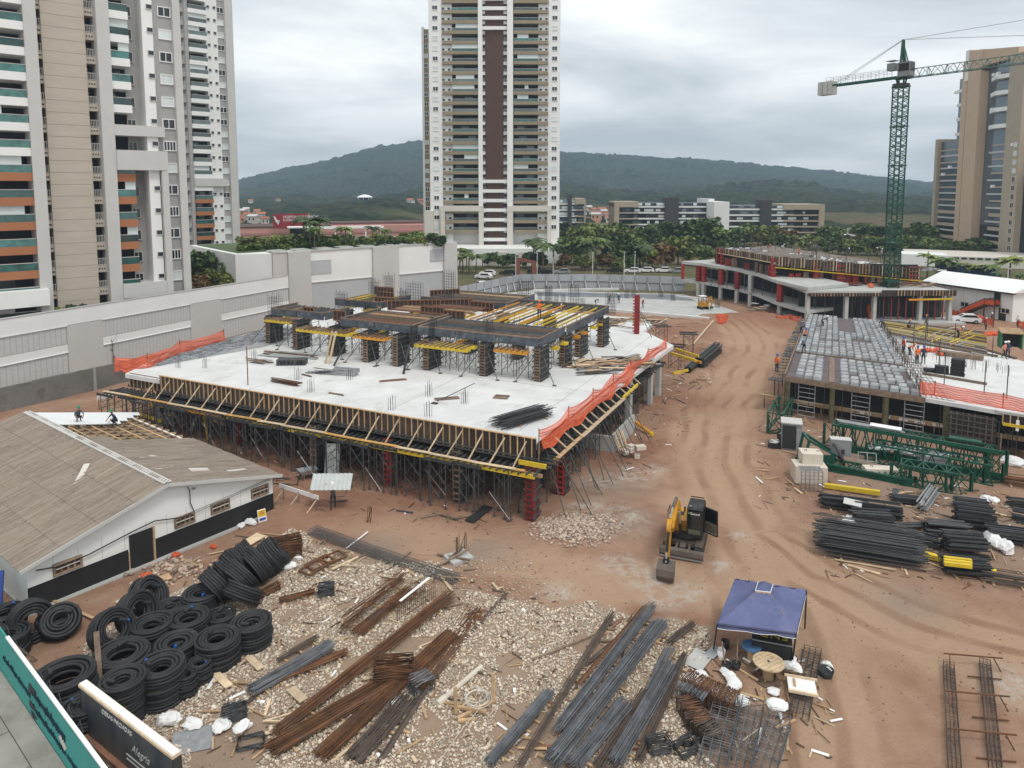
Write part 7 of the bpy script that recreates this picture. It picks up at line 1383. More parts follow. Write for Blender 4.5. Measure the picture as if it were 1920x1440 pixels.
longcage([GG(1362, 1330), GG(1335, 1450)], 1.0, .5, 'grey beam cage at the bottom edge, left of three', REBARG, .13); longcage([GG(1412, 1330), GG(1385, 1450)], .85, .5, 'grey beam cage at the bottom edge, middle of three', REBARG, .13); longcage([GG(1462, 1360), GG(1432, 1450)], .85, .55, 'grey beam cage at the bottom edge, right of three', REBARG, .12); longcage([GG(1524, 1222), GG(1498, 1350)], .75, .25, 'dark flat cage lying right of the tent', STEELD, .22)
longcage([GG(1778, 1252), GG(1790, 1450)], .42, .35, 'slender raised cage at the right, left of the pair', REBARM, .12); longcage([GG(1846, 1248), GG(1866, 1450)], .42, .35, 'slender raised cage at the right, right of the pair', REBARM, .12)
for i, (u, v) in enumerate(((1768, 1245), (1772, 1318), (1776, 1388))):
    tt = thing('cage_trestle', 'rusty trestle under the slender cages, %s' % ['rear', 'middle', 'front'][i], 'trestle', GG(u, v)); br('cross_bar', REBARR, tt, (0, 0, .5), (2.5, -.35, .5), .05); br('stand', REBARR, tt, (.3, 0, .5), (.1, -.3, 0), .04); br('stand', REBARR, tt, (2.1, -.3, .5), (2.3, -.6, 0), .04); br('low_bar', REBARR, tt, (.5, -1.0, .1), (1.9, -1.2, .1), .05)
def stirrups(u, v, n, sx, sy, label, m_=REBARR, ang=0., st=.04, upright=False, r=.014):
    t = thing('stirrup_pile', label, 'rebar', GG(u, v), ang); b = MB()
    for k in range(n):
        a_ = R.uniform(-.2, .2); ca, sa = math.cos(a_), math.sin(a_); pts = []
        for x, y in ((-sx, -sy), (sx, -sy), (sx, sy), (-sx, sy)):
            x2, y2 = x * ca - y * sa, x * sa + y * ca
            pts.append((x2 + R.uniform(-.05, .05), y2, .05 + k * st) if not upright else (x2, -n * st / 2 + k * st + R.uniform(-.02, .02), .05 + sy + y2))
        b.path(pts, r, 4, True)
    stuff(b.build('stirrups', m_, t)); return t
stirrups(740, 1275, 34, .85, .42, 'tall heap of dark rusty stirrups lying on the rusty bundles', REBARR, .1, .028, r=.022); stirrups(790, 1298, 16, .45, .35, 'grey bent stirrups at the right of the rusty heap', REBARG, .7, .05, True, .02); stirrups(1330, 1318, 46, .42, .4, 'large herringbone pile of rusty stirrups near the cages', REBARR, .9, .05, True, .02); stirrups(1300, 1352, 30, .4, .3, 'rusty stirrups in front of the herringbone pile', REBARR, .3, .05, True, .02); stirrups(1318, 1378, 30, .4, .28, 'dark stirrups beside the first cage', REBARM, .5, .05, True, .02); stirrups(1298, 1320, 26, .35, .35, 'bluish grey stirrups left of the herringbone pile', REBARG, .9, .05, True, .02); stirrups(1235, 1408, 14, .42, .28, 'black square stirrups at the bottom, left pile', STEELD, .2, .035, r=.022); stirrups(1285, 1412, 12, .4, .28, 'black square stirrups at the bottom, right pile', STEELD, .4, .035, r=.022); stirrups(1295, 1392, 8, .42, .2, 'dark ladder shaped stirrups above the right pile', STEELD, .6, .03, r=.02)
stirrups(612, 1117, 22, .4, .22, 'small heap of dark grey stirrups in the gravel', STEELD, .2, .03, r=.02); stirrups(440, 1345, 22, .45, .25, 'dark stirrups in the gravel near the white sacks', STEELD, .4, .025, r=.02); stirrups(540, 1042, 44, .75, .5, 'big tangled heap of rusty stirrups at the end of the coils', REBARR, .4, .025, r=.025); stirrups(505, 1112, 12, .6, .18, 'rusty strip of stirrups beside the coils', REBARR, .9, .03, r=.022); stirrups(470, 1395, 6, .5, .3, 'flat black frame under a white sack', STEELD, .2, .03, r=.03)
t = thing('rust_basket', 'rusty mesh basket with white lath laid over it', 'rebar', GG(735, 1160), math.atan2(*(lambda d: (d.y, d.x))(G(806, 1115) - G(735, 1160)))); b = MB(); L_ = (G(806, 1115) - G(735, 1160)).length
for k in range(20): x = L_ * k / 19; b.path([(x, -.4, 0), (x, -.4, .9), (x, .4, .9), (x, .4, 0)], .016, 4)
for z in (.1, .35, .6, .88):
    for y in (-.4, .4): b.tube((0, y, z), (L_, y, z), .014, 4)
stuff(b.build('bars', REBARR, t)); tag(br('white_lath', WHITEP, None, G(750, 1127, .95), G(805, 1083, 1.0), .14, .03), 'white lath lying on top of the rust basket', 'board')
for i, (u, v, a_) in enumerate(((600, 1060, .9), (622, 1052, .8), (590, 1072, 1.0))):
    t = thing('rusty_grating', 'rusty square frame lying near the tangled heap, %s' % ['middle', 'right', 'left'][i], 'frame', GG(u, v, .05 + .06 * i), a_)
    for s in (-1, 1): br('bar', REBARR, t, (-.75, s * .45, .05), (.75, s * .45, .05), .1); br('bar', REBARR, t, (s * .75, -.45, .05), (s * .75, .45, .05), .1)
t = thing('pvc_pipe', 'cream plastic pipe with socket lying in the pebbles', 'pipe', GG(822, 1322, .12)); d = G(903, 1253) - G(822, 1322); br('pipe', PALE, t, (0, 0, 0), d, .22, rnd=True); br('socket', PALE, t, d * -.02, d * .14, .3, rnd=True)
t = thing('saw_horse', 'broken timber saw horse in the pebbles', 'trestle', GG(895, 1335), .3)
for p, q_ in (((-.9, -.2, .1), (.9, .3, .15)), ((-.9, .1, .1), (-.9, .2, 1.2)), ((.8, .3, .1), (.8, .4, 1.3)), ((-.8, .4, .15), (.3, -.3, .2)), ((-.9, -.3, .06), (-.2, -.4, .06))): br('timber', WOOD, t, p, q_, .14, .1)
b = MB()
for k in range(4): b.ring((R.uniform(-.2, .2), R.uniform(-.2, .2), .4), R.uniform(.35, .6), .014, 18, 4)
b.path([(.4, -.3, .35), (-.5, -1.5, .1), (-1.2, -3.0, .08), (-2.6, -4.4, .06)], .014, 4); o = b.build('rope_loop', CREAM); o.location = GG(893, 1320); tag(o, 'thin pale cord looped over the broken saw horse', 'cord')
# ================================================================ tent and things under it
BLUET = mat('blue_canvas', (.105, .12, .235), .8, .15, .7, .25, grime=((.17, .185, .31), .9, .5, .6)); c4 = [G(1345, 1168, 2.05), G(1493, 1186, 2.05), G(1512, 1106, 2.05), G(1378, 1085, 2.05)]
t = thing('gazebo_tent', 'blue pop up gazebo tent with white piping standing on the bare soil', 'tent', V(c4[0].x, c4[0].y, 0)); o_ = V(c4[0].x, c4[0].y, 0); cc = (c4[0] + c4[1] + c4[2] + c4[3]) / 4; cen = cc - o_ + V(0, 0, 1.0)
q4 = [c - o_ for c in c4]; b = MB(); n_ = 8; top = []
inner = [cen.lerp(q, .2) + V(0, 0, .0) for q in q4]
for i in range(4):
    a_, e_, ia, ie = q4[i], q4[(i + 1) % 4], inner[i], inner[(i + 1) % 4]; vs_ = []
    for r_ in range(n_ + 1):
        for s in range(n_ + 1):
            p = a_.lerp(e_, s / n_).lerp(ia.lerp(ie, s / n_), r_ / n_); k = math.sin(s / n_ * math.pi); p = p + V(0, 0, -.16 * k * math.sin(r_ / n_ * math.pi) + .03 * math.sin(s * 2.1 + r_ * 1.7 + i)); vs_.append(p)
    b.add(vs_, [(r_ * (n_ + 1) + s, r_ * (n_ + 1) + s + 1, (r_ + 1) * (n_ + 1) + s + 1, (r_ + 1) * (n_ + 1) + s) for r_ in range(n_) for s in range(n_)])
b.build('canopy', BLUET, t, True); b = MB(); pk = cen + V(0, 0, .2)
for i in range(4): b.add([inner[i] * 1.0 + V(0, 0, .08), inner[(i + 1) % 4] + V(0, 0, .08), pk], [(0, 1, 2)])
b.build('vent_cap', BLUET, t); MB().path([p + V(0, 0, .09) for p in inner], .022, 5, True).build('cap_piping', WHITEP, t); b = MB(); pp_ = []
for i in range(4):
    a_, e_ = q4[i], q4[(i + 1) % 4]; vs_ = []
    for s in range(n_ + 1): p = a_.lerp(e_, s / n_); w_ = .02 * math.sin(s * 2.3 + i); vs_ += [p, p + V(w_, w_, -.27 - .03 * math.sin(s * 1.9))]; pp_.append(vs_[-1])
    b.add(vs_, [(2 * s, 2 * s + 1, 2 * s + 3, 2 * s + 2) for s in range(n_)])
b.build('valance', BLUET, t, True); MB().path(pp_, .013, 4, True).build('hem_piping', WHITEP, t)
for i, (u, v) in enumerate(((1338, 1218), (1483, 1257), None or (1515, 1150), (1380, 1128))): g_ = G(u, v) - o_ if i < 2 else q4[i] * V(1, 1, 0)[0] * 0 + V(q4[i].x, q4[i].y, 0); br('leg', BLACKM, t, V(g_.x, g_.y, 0), q4[i] + V(0, 0, -.05), .06)
for i in range(4): br('truss_bar', BLACKM, t, q4[i] + V(0, 0, -.1), q4[(i + 1) % 4] + V(0, 0, -.1), .03)
bx = thing('steel_box', 'black steel tool box with yellow painted letters under the tent', 'box', G(1446, 1236), -.32); pc('body', BLACKM, bx, (0, 0, .55), (1.75, .9, 1.1)); pc('open_front', DARK, bx, (0, -.455, .5), (1.6, .02, .95)); YT = mat('yellow_spray', (.62, .48, .04), .6); text('END', YT, bx, .62, basis((.72, .32, 1.11), (-1, 0, 0), (0, -1, 0)), extrude=.006, spacing=1.1); br('lid_edge', STEELG, bx, (-.88, -.46, 1.1), (.88, -.46, 1.1), .04)
WRL = mat('reel_wood', (.56, .43, .27), .8, .25, 3, grime=((.22, .07, .04), 2.6, .6, .9)); BLW = mat('blue_board', (.06, .18, .36), .7, .3, 3, grime=((.03, .05, .08), 3, .55, .8))
def reel(u, v, r, h_, topm, label, rz=0.):
    t = thing('cable_reel', label, 'cable reel', GG(u, v), rz); MB().tube((0, 0, 0), (0, 0, .06), r, 22).build('bottom_flange', WOODD, t); MB().tube((0, 0, .06), (0, 0, h_ - .06), r * .35, 12).build('drum', WOOD, t); MB().tube((0, 0, h_ - .06), (0, 0, h_), r, 24).build('top_flange', topm, t); MB().tube((0, 0, h_), (0, 0, h_ + .006), r * .1, 8).build('hub_hole', DARK, t)
    for k in range(6): br('stave_gap', WOODD, t, (-r * .9, -r * .75 + k * r * .3, h_ + .003), (r * .9, -r * .75 + k * r * .3, h_ + .003), .012, .004)
reel(1440, 1272, .68, .85, WRL, 'wooden cable reel with stained top in front of the tent', .5); reel(1408, 1240, .45, .75, BLW, 'blue topped cable reel under the tent edge', .2)
def bucket(u, v, r, h_, m_, label, fill=DARK): t = thing('bucket', label, 'bucket', GG(u, v)); MB().lathe([(r * .8, 0), (r, h_), (r * .94, h_), (r * .9, h_ * .7), (.01, h_ * .7)], n=14).build('shell', m_, t, True); MB().path([(-r, 0, h_), (-r * .7, .1, h_ + .12), (0, .14, h_ + .16), (r * .7, .1, h_ + .12), (r, 0, h_)], .012, 4).build('handle', STEELD, t); return t
bucket(1352, 1230, .2, .42, WHITEP, 'white paint bucket beside the tent leg'); bucket(1360, 1213, .2, .4, BLACKP, 'black bucket behind the white one'); bucket(1362, 1252, .22, .3, BLACKP, 'black bucket with stick in front of the tent, left'); bucket(1380, 1254, .22, .3, BLACKP, 'black bucket with stick in front of the tent, right'); bucket(1548, 1268, .35, .3, BLACKP, 'black tub holding a white sack right of the tent')
for i, (u, v, a_, e_) in enumerate(((1360, 1250, -.1, .3), (1381, 1252, .2, .5))): tag(br('stick', WOODD, None, GG(u, v, .1), GG(u, v, 1.1) + V(a_, e_, 0), .05), 'brown stick standing in the %s black bucket' % ['left', 'right'][i], 'stick')
def sack(u, v, s_, label, seed, z=0., m_=SACK):
    b = MB(); rr = random.Random(seed)
    for k in range(3): b.blob((rr.uniform(-.3, .3) * s_, rr.uniform(-.2, .2) * s_, .12 * s_), (.42 * s_ * rr.uniform(.7, 1.2), .3 * s_ * rr.uniform(.7, 1.2), .17 * s_ * rr.uniform(.7, 1.4)), seed * 7 + k, (9, 6))
    o = b.build('sack', m_); o.location = GG(u, v, z); o.rotation_euler = (0, 0, rr.uniform(0, 3)); tag(o, label, 'sack')
for i, (u, v, s_, lb) in enumerate([(1372, 1275, 1.0, 'flat white sheet sack left of the reels'), (1380, 1292, .8, 'white sack below the flat one'), (1300, 1277, 1.0, 'white sack at the end of the grey rebar'), (1448, 1298, .6, 'crumpled pale paper in front of the wooden reel'), (1477, 1250, 1.0, 'white sack leaning by the right tent leg'), (1492, 1275, .7, 'bluish white sack beside the board on the flat cage'), (1468, 1325, .6, 'torn pale sack between the cages'), (1462, 1345, 1.0, 'white sack lying on the right beam cage'), (1395, 1320, .7, 'white sack at the head of the cages'), (1553, 1255, .7, 'white sack stuffed in the black tub'), (320, 1352, 1.0, 'white sack at the front of the pipe coils, left'), (358, 1362, .9, 'white sack at the front of the pipe coils, right'), (415, 1360, .9, 'knotted white bag near the dark stirrups'), (462, 1383, .8, 'white sack on the flat black frame'), (455, 1365, .5, 'small white sheet near the black frame'), (537, 1068, 1.0, 'white bag at the end of the coils'), (560, 1048, .6, 'pale lump beside the tangled heap'), (470, 985, .9, 'white sack against the black shed wall'), (452, 990, .7, 'pale sack left of the one at the shed wall'), (745, 1325, .6, 'white scrap among the rusty bundles'), (1600, 985, 1.6, 'pale rags heaped beside the strapped stack'), (1690, 1010, 1.2, 'white rags between the dark stacks'), (1880, 1030, 2.0, 'white tarpaulin rags at the right edge'), (1860, 965, .8, 'white rag on the tall stack'), (1850, 940, 1.0, 'pale scrap sheet behind the tall stack'), (1905, 870, 2.0, 'pale scrap sheets beyond the green lattice')]): sack(u, v, s_, lb, i + 1, .9 if 'on the' in lb and 'stack' in lb else (.5 if 'on the' in lb else .05))
t = thing('mixing_board', 'white board with timber rim lying on the dark flat cage', 'board', GG(1503, 1302, .33), -.28); pc('board', WHITE, t, (0, 0, .03), (1.15, 1.05, .05)); pc('rim', WOODP, t, (0, .5, .09), (1.35, .09, .09)); pc('rim', WOODP, t, (0, -.5, .09), (1.2, .09, .09)); pc('trowel', WOOD, t, (-.3, .1, .08), (.1, .5, .04))
for i, (u, v, w_, l_, a_, lb, m_) in enumerate([(1365, 1300, 1.0, 1.2, .4, 'grey board left of the sacks', CONCD), (1337, 1225, .5, .9, .8, 'grey slab beside the left tent leg', CONCD), (360, 1390, 1.3, 1.5, .3, 'wrinkled grey plastic sheet in the gravel', STEELG), (1310, 1238, .9, 1.4, .9, 'flat pale sheet between the rebar rows and the tent', CONC), (1680, 925, .5, 1.5, 1.0, 'green drab board in the storage ground', SHORE)]): tag(pc('flat_sheet', m_, None, GG(u, v, .06), (l_, w_, .03), a_), lb, 'sheet')
# ================================================================ excavator
TH = math.radians(-21.4); ex = thing('excavator', 'yellow and black midi excavator with open cab door and lowered bucket', 'excavator', G(1285, 1022, .02), TH)
for s in (-1, 1):
    b = MB(); prof = [(-1.45, .1), (-1.25, 0), (1.2, 0), (1.45, .12), (1.5, .38), (1.35, .62), (1.1, .7), (-1.2, .7), (-1.45, .6), (-1.55, .36)]; b.side(prof, s * .95 - .22, s * .95 + .22); o = b.build('track', BLACKM, ex); b = MB()
    for k in range(14): b.box((s * .95, -1.3 + k * .2, .715), (.46, .12, .05)); b.box((s * .95, -1.3 + k * .2, .0), (.46, .12, .04))
    b.build('track_pads', MUDST, o)
b = MB().box((0, 0, .5), (1.4, 1.6, .35)).bar((-.35, -.7, .45), (-.4, -1.75, .4), .14, .12).bar((.35, -.7, .45), (.4, -1.75, .4), .14, .12).box((0, -1.15, .5), (.34, .6, .22)); b.build('undercarriage', MUDST, ex)
b = MB().side([(-1.72, .12), (-1.86, .14), (-1.95, .3), (-1.92, .55), (-1.8, .68), (-1.76, .6), (-1.84, .45), (-1.84, .3)], -1.28, 1.28); o = b.build('dozer_blade', MUDST, ex); pc('cutting_edge', STEELG, o, (0, -1.86, .11), (2.54, .1, .08))
MB().tube((0, 0, .68), (0, 0, .9), .55, 16).build('turntable', BLACKM, ex)
b = MB().prism([(-1.1, -.75), (-.2, -.95), (.3, -.95), (1.08, -.6), (1.1, .9), (.7, 1.4), (-.7, 1.4), (-1.1, .9)], .88, 1.08); b.build('platform', BLACKM, ex); b = MB().prism([(-1.08, -.35), (.12, -.35), (.12, .5), (1.08, .5), (1.06, .95), (.7, 1.45), (-.7, 1.45), (-1.06, .95)], 1.08, 1.72); o = b.build('engine_hood', YELX, ex); pc('vent', BLACKM, o, (-.5, .6, 1.73), (.6, .5, .03)); pc('exhaust', BLACKM, o, (-.2, 1.0, 1.85), (.1, .1, .3)); MB().prism([(-1.0, 1.0), (1.0, 1.0), (.7, 1.5), (-.7, 1.5)], 1.0, 1.5).build('counterweight', BLACKM, ex)
b = MB(); fr_ = [(.2, -.85), (1.05, -.85), (1.05, .6), (.2, .6)]
for (x, y) in fr_: b.bar((x, y, 1.05), (x, y * (.92 if y < 0 else 1), 2.72), .1)
b.add([(.14, -.85, 2.72), (1.1, -.85, 2.72), (1.1, .65, 2.72), (.14, .65, 2.72), (.2, -.72, 2.84), (1.04, -.72, 2.84), (1.04, .58, 2.84), (.2, .58, 2.84)], [(3, 2, 1, 0), (4, 5, 6, 7), (0, 1, 5, 4), (1, 2, 6, 5), (2, 3, 7, 6), (3, 0, 4, 7)]); b.box((.62, -.85, 1.2), (.85, .06, .3)); b.box((.62, .6, 1.6), (.85, .06, 1.1)); b.box((.2, -.1, 1.5), (.06, 1.4, .9)); cab = b.build('cab', BLACKM, ex)
GLS = mat('cab_glass', (.012, .014, .015), .08, .2, 2, spec=.7); pc('windscreen', GLS, cab, (.62, -.84, 1.98), (.78, .03, 1.3)); pc('rear_window', GLS, cab, (.62, .59, 2.3), (.7, .03, .6)); pc('side_window', GLS, cab, (.19, -.1, 2.3), (.03, 1.2, .6)); GRD = mat('olive_panel', (.11, .11, .07), .5); pc('lower_glass', GRD, cab, (.62, -.89, 1.36), (.7, .03, .28)); text('Geosol', WHITEP, cab, .2, basis((.33, -.875, 2.42), (1, 0, 0), (0, 0, 1)), extrude=.006); pc('seat', BLACKM, cab, (.62, .15, 1.35), (.5, .5, .5)); MB().blob((.27, -.89, 2.5), (.06, .01, .06), 1).build('leaf_mark', mat('logo_green', (.12, .3, .1), .5), cab); pc('work_light', STEELG, cab, (.35, -.78, 2.9), (.1, .08, .08)); br('rear_rail', BLACKM, cab, (.2, .55, 2.95), (1.0, .55, 2.95), .05)
dr = MB(); dm4 = Matrix.Rotation(math.radians(-70), 4, 'Z')
for p, q_ in (((0, 0, 1.1), (0, 0, 2.65)), ((0, 0, 2.65), (0, -.9, 2.65)), ((0, -.9, 2.65), (0, -.95, 1.1)), ((0, -.95, 1.1), (0, 0, 1.1)), ((0, 0, 1.8), (0, -.92, 1.8))): dr.bar(p, q_, .07)
dro = dr.build('door', BLACKM, ex); dro.location = (1.08, .0, 0); dro.rotation_euler = (0, 0, math.radians(62)); pc('door_glass', GLS, dro, (0, -.46, 2.22), (.02, .8, .75)); pc('door_panel', GRD, dro, (0, -.46, 1.45), (.02, .8, .55))
def beamprof(pts, wd, name, m_, par):       # boom / arm: section heights along a bent line in the y-z plane
    b = MB(); up = []; lo = []
    for i, (y, z, h_) in enumerate(pts):
        a_ = pts[max(0, i - 1)]; c_ = pts[min(len(pts) - 1, i + 1)]; d = Vector((c_[0] - a_[0], c_[1] - a_[1])).normalized(); nn = Vector((-d.y, d.x)); up.append((y + nn.x * h_ / 2, z + nn.y * h_ / 2)); lo.append((y - nn.x * h_ / 2, z - nn.y * h_ / 2))
    n = len(pts); vs_ = [(s * wd / 2, *p) for s in (-1, 1) for p in up + lo]; m = 2 * n; fs = []
    for i in range(n - 1): fs += [(i, i + 1, n + i + 1, n + i), (m + n + i, m + n + i + 1, m + i + 1, m + i), (i, m + i, m + i + 1, i + 1), (n + i + 1, m + n + i + 1, m + n + i, n + i)]
    fs += [(0, n, m + n, m), (n - 1, m + n - 1, m + 2 * n - 1, 2 * n - 1)]; b.add(vs_, fs); return b.build(name, m_, par)
bm = beamprof([(-.55, 1.2, .3), (-.7, 1.9, .42), (-1.05, 2.85, .55), (-1.5, 3.25, .5), (-2.3, 3.1, .4), (-3.6, 2.6, .26)], .3, 'boom', YELX, ex); bm.location = (-.38, 0, 0)
st_ = beamprof([(-3.35, 3.1, .2), (-3.6, 2.65, .4), (-3.85, 1.9, .32), (-4.15, .95, .2)], .26, 'stick', YELX, ex); st_.location = (-.48, 0, 0)
for nm, p0, p1, r_, m_ in (('boom_cylinder', (-.18, -.9, 1.0), (-.18, -1.35, 2.0), .09, BLACKM), ('boom_cylinder', (-.58, -.9, 1.0), (-.58, -1.35, 2.0), .09, BLACKM), ('rod', (-.18, -1.35, 2.0), (-.2, -1.75, 2.9), .05, STEELG), ('rod', (-.58, -1.35, 2.0), (-.56, -1.75, 2.9), .05, STEELG), ('arm_cylinder', (-.4, -1.5, 3.6), (-.44, -2.6, 3.5), .1, MUDST), ('rod', (-.44, -2.6, 3.5), (-.48, -3.35, 3.15), .05, STEELG), ('bucket_cylinder', (-.48, -3.9, 2.6), (-.5, -4.25, 1.6), .08, BLACKM), ('rod', (-.5, -4.25, 1.6), (-.5, -4.45, 1.05), .05, STEELG)): br(nm, m_, ex, p0, p1, r_ * 2, rnd=True)
b = MB().side([(-4.0, 1.0), (-4.4, 1.02), (-4.72, .72), (-4.78, .35), (-4.6, .05), (-4.35, .02), (-4.5, .3), (-4.45, .62), (-4.15, .78)], -.95, -.05); bk_ = b.build('bucket', MUDST, ex); pc('linkage', BLACKM, bk_, (-.5, -4.25, 1.12), (.3, .4, .3))
for k in range(5): br('tooth', STEELG, bk_, (-.88 + k * .19, -4.42, .06), (-.88 + k * .19, -4.28, -.02), .07)
for s in (-1, 1): MB().side([(-4.0, 1.0), (-4.4, 1.02), (-4.72, .72), (-4.78, .35), (-4.6, .05), (-4.35, .02)], -.5 + s * .46 - .02, -.5 + s * .46 + .02).build('side_plate', MUDST, bk_)
for x in (-1.02,): MB().path([(x, -.5, 1.1), (x, -.5, 2.3), (x, .3, 2.3), (x, .3, 1.7)], .03, 5).build('hand_rail', BLACKM, ex); MB().path([(x + .2, -.5, 1.7), (x + .2, -.4, 2.35), (x + .2, .4, 2.35), (x + .2, .45, 1.7)], .03, 5).build('hand_rail', BLACKM, ex)
# small digger on the far deck
md = thing('mini_excavator', 'small yellow mini excavator on the far concrete deck', 'excavator', G(1318, 579, .15), .3)
for s in (-1, 1): MB().side([(-.9, .1), (-.7, 0), (.7, 0), (.9, .15), (.8, .45), (-.8, .45)], s * .55 - .18, s * .55 + .18).build('track', BLACKM, md)
MB().prism([(-.75, -.7), (.75, -.7), (.8, .5), (.4, .9), (-.4, .9), (-.8, .5)], .5, 1.25).build('body', YELX, md); pc('canopy', WHITEP, md, (-.1, .1, 2.35), (1.2, 1.2, .12))
for x, y in ((-.6, -.4), (.4, -.4), (-.6, .6), (.4, .6)): br('canopy_post', BLACKM, md, (x, y, 1.2), (x, y, 2.3), .07)
o = beamprof([(-.6, 1.0, .25), (-1.0, 2.2, .28), (-1.7, 2.4, .2)], .2, 'boom', YELX, md); o.location = (.55, 0, 0); o = beamprof([(-1.6, 2.5, .18), (-1.9, 1.6, .16), (-1.8, .8, .12)], .18, 'stick', YELX, md); o.location = (.55, 0, 0); MB().side([(-1.7, .8), (-2.1, .7), (-2.0, .3), (-1.7, .3)], .3, .8).build('bucket', MUDST, md)
# ================================================================ signs of work between: white board, barrow, boards, timber
t = thing('trestle_board', 'long white board on thin trestles beside the shed corner', 'board', GG(525, 935)); d = G(598, 945) - G(527, 922); br('board', WHITEP, t, (0, 0, 1.0), d + V(0, 0, 1.0), .05, .3)
for k in (.1, .5, .95): br('post', WOODD, t, d * k, d * k + V(0, 0, 1.0), .07); br('stay', WOODP, t, d * k + V(-.6, -.5, 0), d * k + V(0, 0, .8), .05)
t = thing('trestle_board', 'long grey white board on posts behind the old shed', 'board', GG(183, 770)); d = G(242, 755) - G(183, 772); br('board', WHITE, t, (0, 0, 1.2), d + V(0, 0, 1.2), .05, .4)
for k in (.05, .55, .98): br('post', WOODR, t, d * k, d * k + V(0, 0, 1.2), .08)
wb = thing('wheelbarrow', 'grey wheelbarrow standing under the slab front', 'wheelbarrow', GG(578, 895), .6); MB().add([(-.55, -.35, .4), (.45, -.3, .4), (.45, .3, .4), (-.55, .35, .4), (-.75, -.48, .75), (.65, -.42, .72), (.65, .42, .72), (-.75, .48, .75)], [(0, 1, 2, 3), (0, 4, 5, 1), (1, 5, 6, 2), (2, 6, 7, 3), (3, 7, 4, 0)]).build('tray', STEELG, wb)
for s in (-1, 1): br('handle', STEELG, wb, (-1.1, s * .3, .6), (.7, s * .1, .3), .05, rnd=True); br('leg', STEELG, wb, (-.4, s * .28, .45), (-.4, s * .28, 0), .05)
MB().ring((.75, 0, .2), .16, .05, 14, 6, Matrix.Rotation(math.radians(90), 3, 'X')).build('wheel', BLACKM, wb)
for i, (u, v) in enumerate(((692, 978), (868, 1030), (510, 920))):
    b = MB()
    for k in range(6): b.tube((R.uniform(-.25, .25), R.uniform(-.2, .2), 0), (R.uniform(-.25, .25), R.uniform(-.2, .2), 1.0), .022, 5)
    o = b.build('starter_bars', REBARR); o.location = GG(u, v); tag(o, 'cluster of rusty starter bars standing in the %s' % ['red track', 'track edge beside crossed timbers', 'soil at the shed corner'][i], 'rebar')
t = thing('crossed_timbers', 'crossed timbers round a grey concrete footing at the track edge', 'timber', GG(850, 1050)); pc('footing', CONC, t, (.3, .1, .1), (1.4, 1.2, .25), .6)
for p, q_ in (((-1, .5, .1), (1, -.6, .35)), ((-.7, -.8, .05), (.5, .8, .4)), ((.2, .2, 0), (.2, .25, 1.3)), ((-.9, -.9, .1), (.9, .4, .5))): br('timber', WOODD, t, p, q_, .13, .09)
ty = thing('yellow_tube', 'yellow orange concrete pipe leaning beside the footing wall', 'pipe', GG(1172, 795)); d = G(1222, 818) - G(1172, 795); br('pipe', ORGB, ty, V(0, 0, .9), d + V(0, 0, .2), .32, rnd=True); br('flange', YELB, ty, d * .98 + V(0, 0, .21), d * 1.03 + V(0, 0, .19), .4, rnd=True)
t = thing('pale_blocks', 'pile of pale broken blocks at the foot of the right props', 'block', GG(1180, 858), .5)
for k in range(5): pc('block', PALE, t, (R.uniform(-.8, .8), R.uniform(-.5, .5), .2 + .18 * k), (R.uniform(.5, .9), R.uniform(.4, .6), .32), R.uniform(0, 3))
t = thing('pale_grate', 'pale timber grating leaning above the broken blocks', 'grate', GG(1160, 850), .6)
for k in range(6): br('slat', WOODP, t, (k * .2, 0, .2), (k * .2, .7, 1.6), .1, .04)
for z in (.2, .8): br('bar', WOODP, t, (0, z * .45, .3 + z), (1.0, z * .45, .3 + z), .06)
stack(1310, 690, 1345, 660, 1.3, 1.2, 'dark steel channel stack beside the haul road', 50, STEELD, .06); stack(1290, 700, 1322, 672, .8, .7, 'dark steel pile left of the channel stack', 26, STEELD, .06)
for i, (u, v) in enumerate(((1265, 690), (1290, 665), (1240, 650))):
    tw = copytree(pt); tw.location = GG(u, v); tw.rotation_euler = (0, 0, SR + .3 * i); tw['label'] = 'free standing shoring tower right of the big slab, %s' % ['front', 'middle', 'rear'][i]; del tw['group']; tw.scale = (1, 1, .85)
for i, (u0, v0, u1, v1, z, m_) in enumerate(((1258, 662, 1305, 676, 3.3, YELB), (1268, 655, 1310, 668, 3.3, YELB), (1275, 668, 1315, 680, 3.1, ORGB), (1262, 700, 1290, 694, 1.6, YELB))): tag(br('yellow_beam', m_, None, G(u0, v0, z), G(u1, v1, z), .16, .26), 'yellow formwork beam on the free standing towers, %s of four' % ['first', 'second', 'third', 'fourth'][i], 'beam')
sk = thing('orange_skip', 'orange plastic chute hopper beside the haul road', 'skip', GG(1353, 612), .2); MB().add([(-.5, -.5, 0), (.5, -.5, 0), (.5, .5, 0), (-.5, .5, 0), (-.75, -.75, 1.3), (.75, -.75, 1.3), (.75, .75, 1.3), (-.75, .75, 1.3)], [(3, 2, 1, 0), (0, 1, 5, 4), (1, 2, 6, 5), (2, 3, 7, 6), (3, 0, 4, 7)]).build('bin', NET, sk); MB().path([(-.75, -.75, 1.3), (.75, -.75, 1.3), (.75, .75, 1.3), (-.75, .75, 1.3)], .06, 4, True).build('rim', NET, sk)
tag(br('raking_timber', WOODP, None, G(1300, 645, .3), G(1338, 600, 1.2), .2, .12), 'long pale timber slanting over the trench near the orange hopper', 'timber')
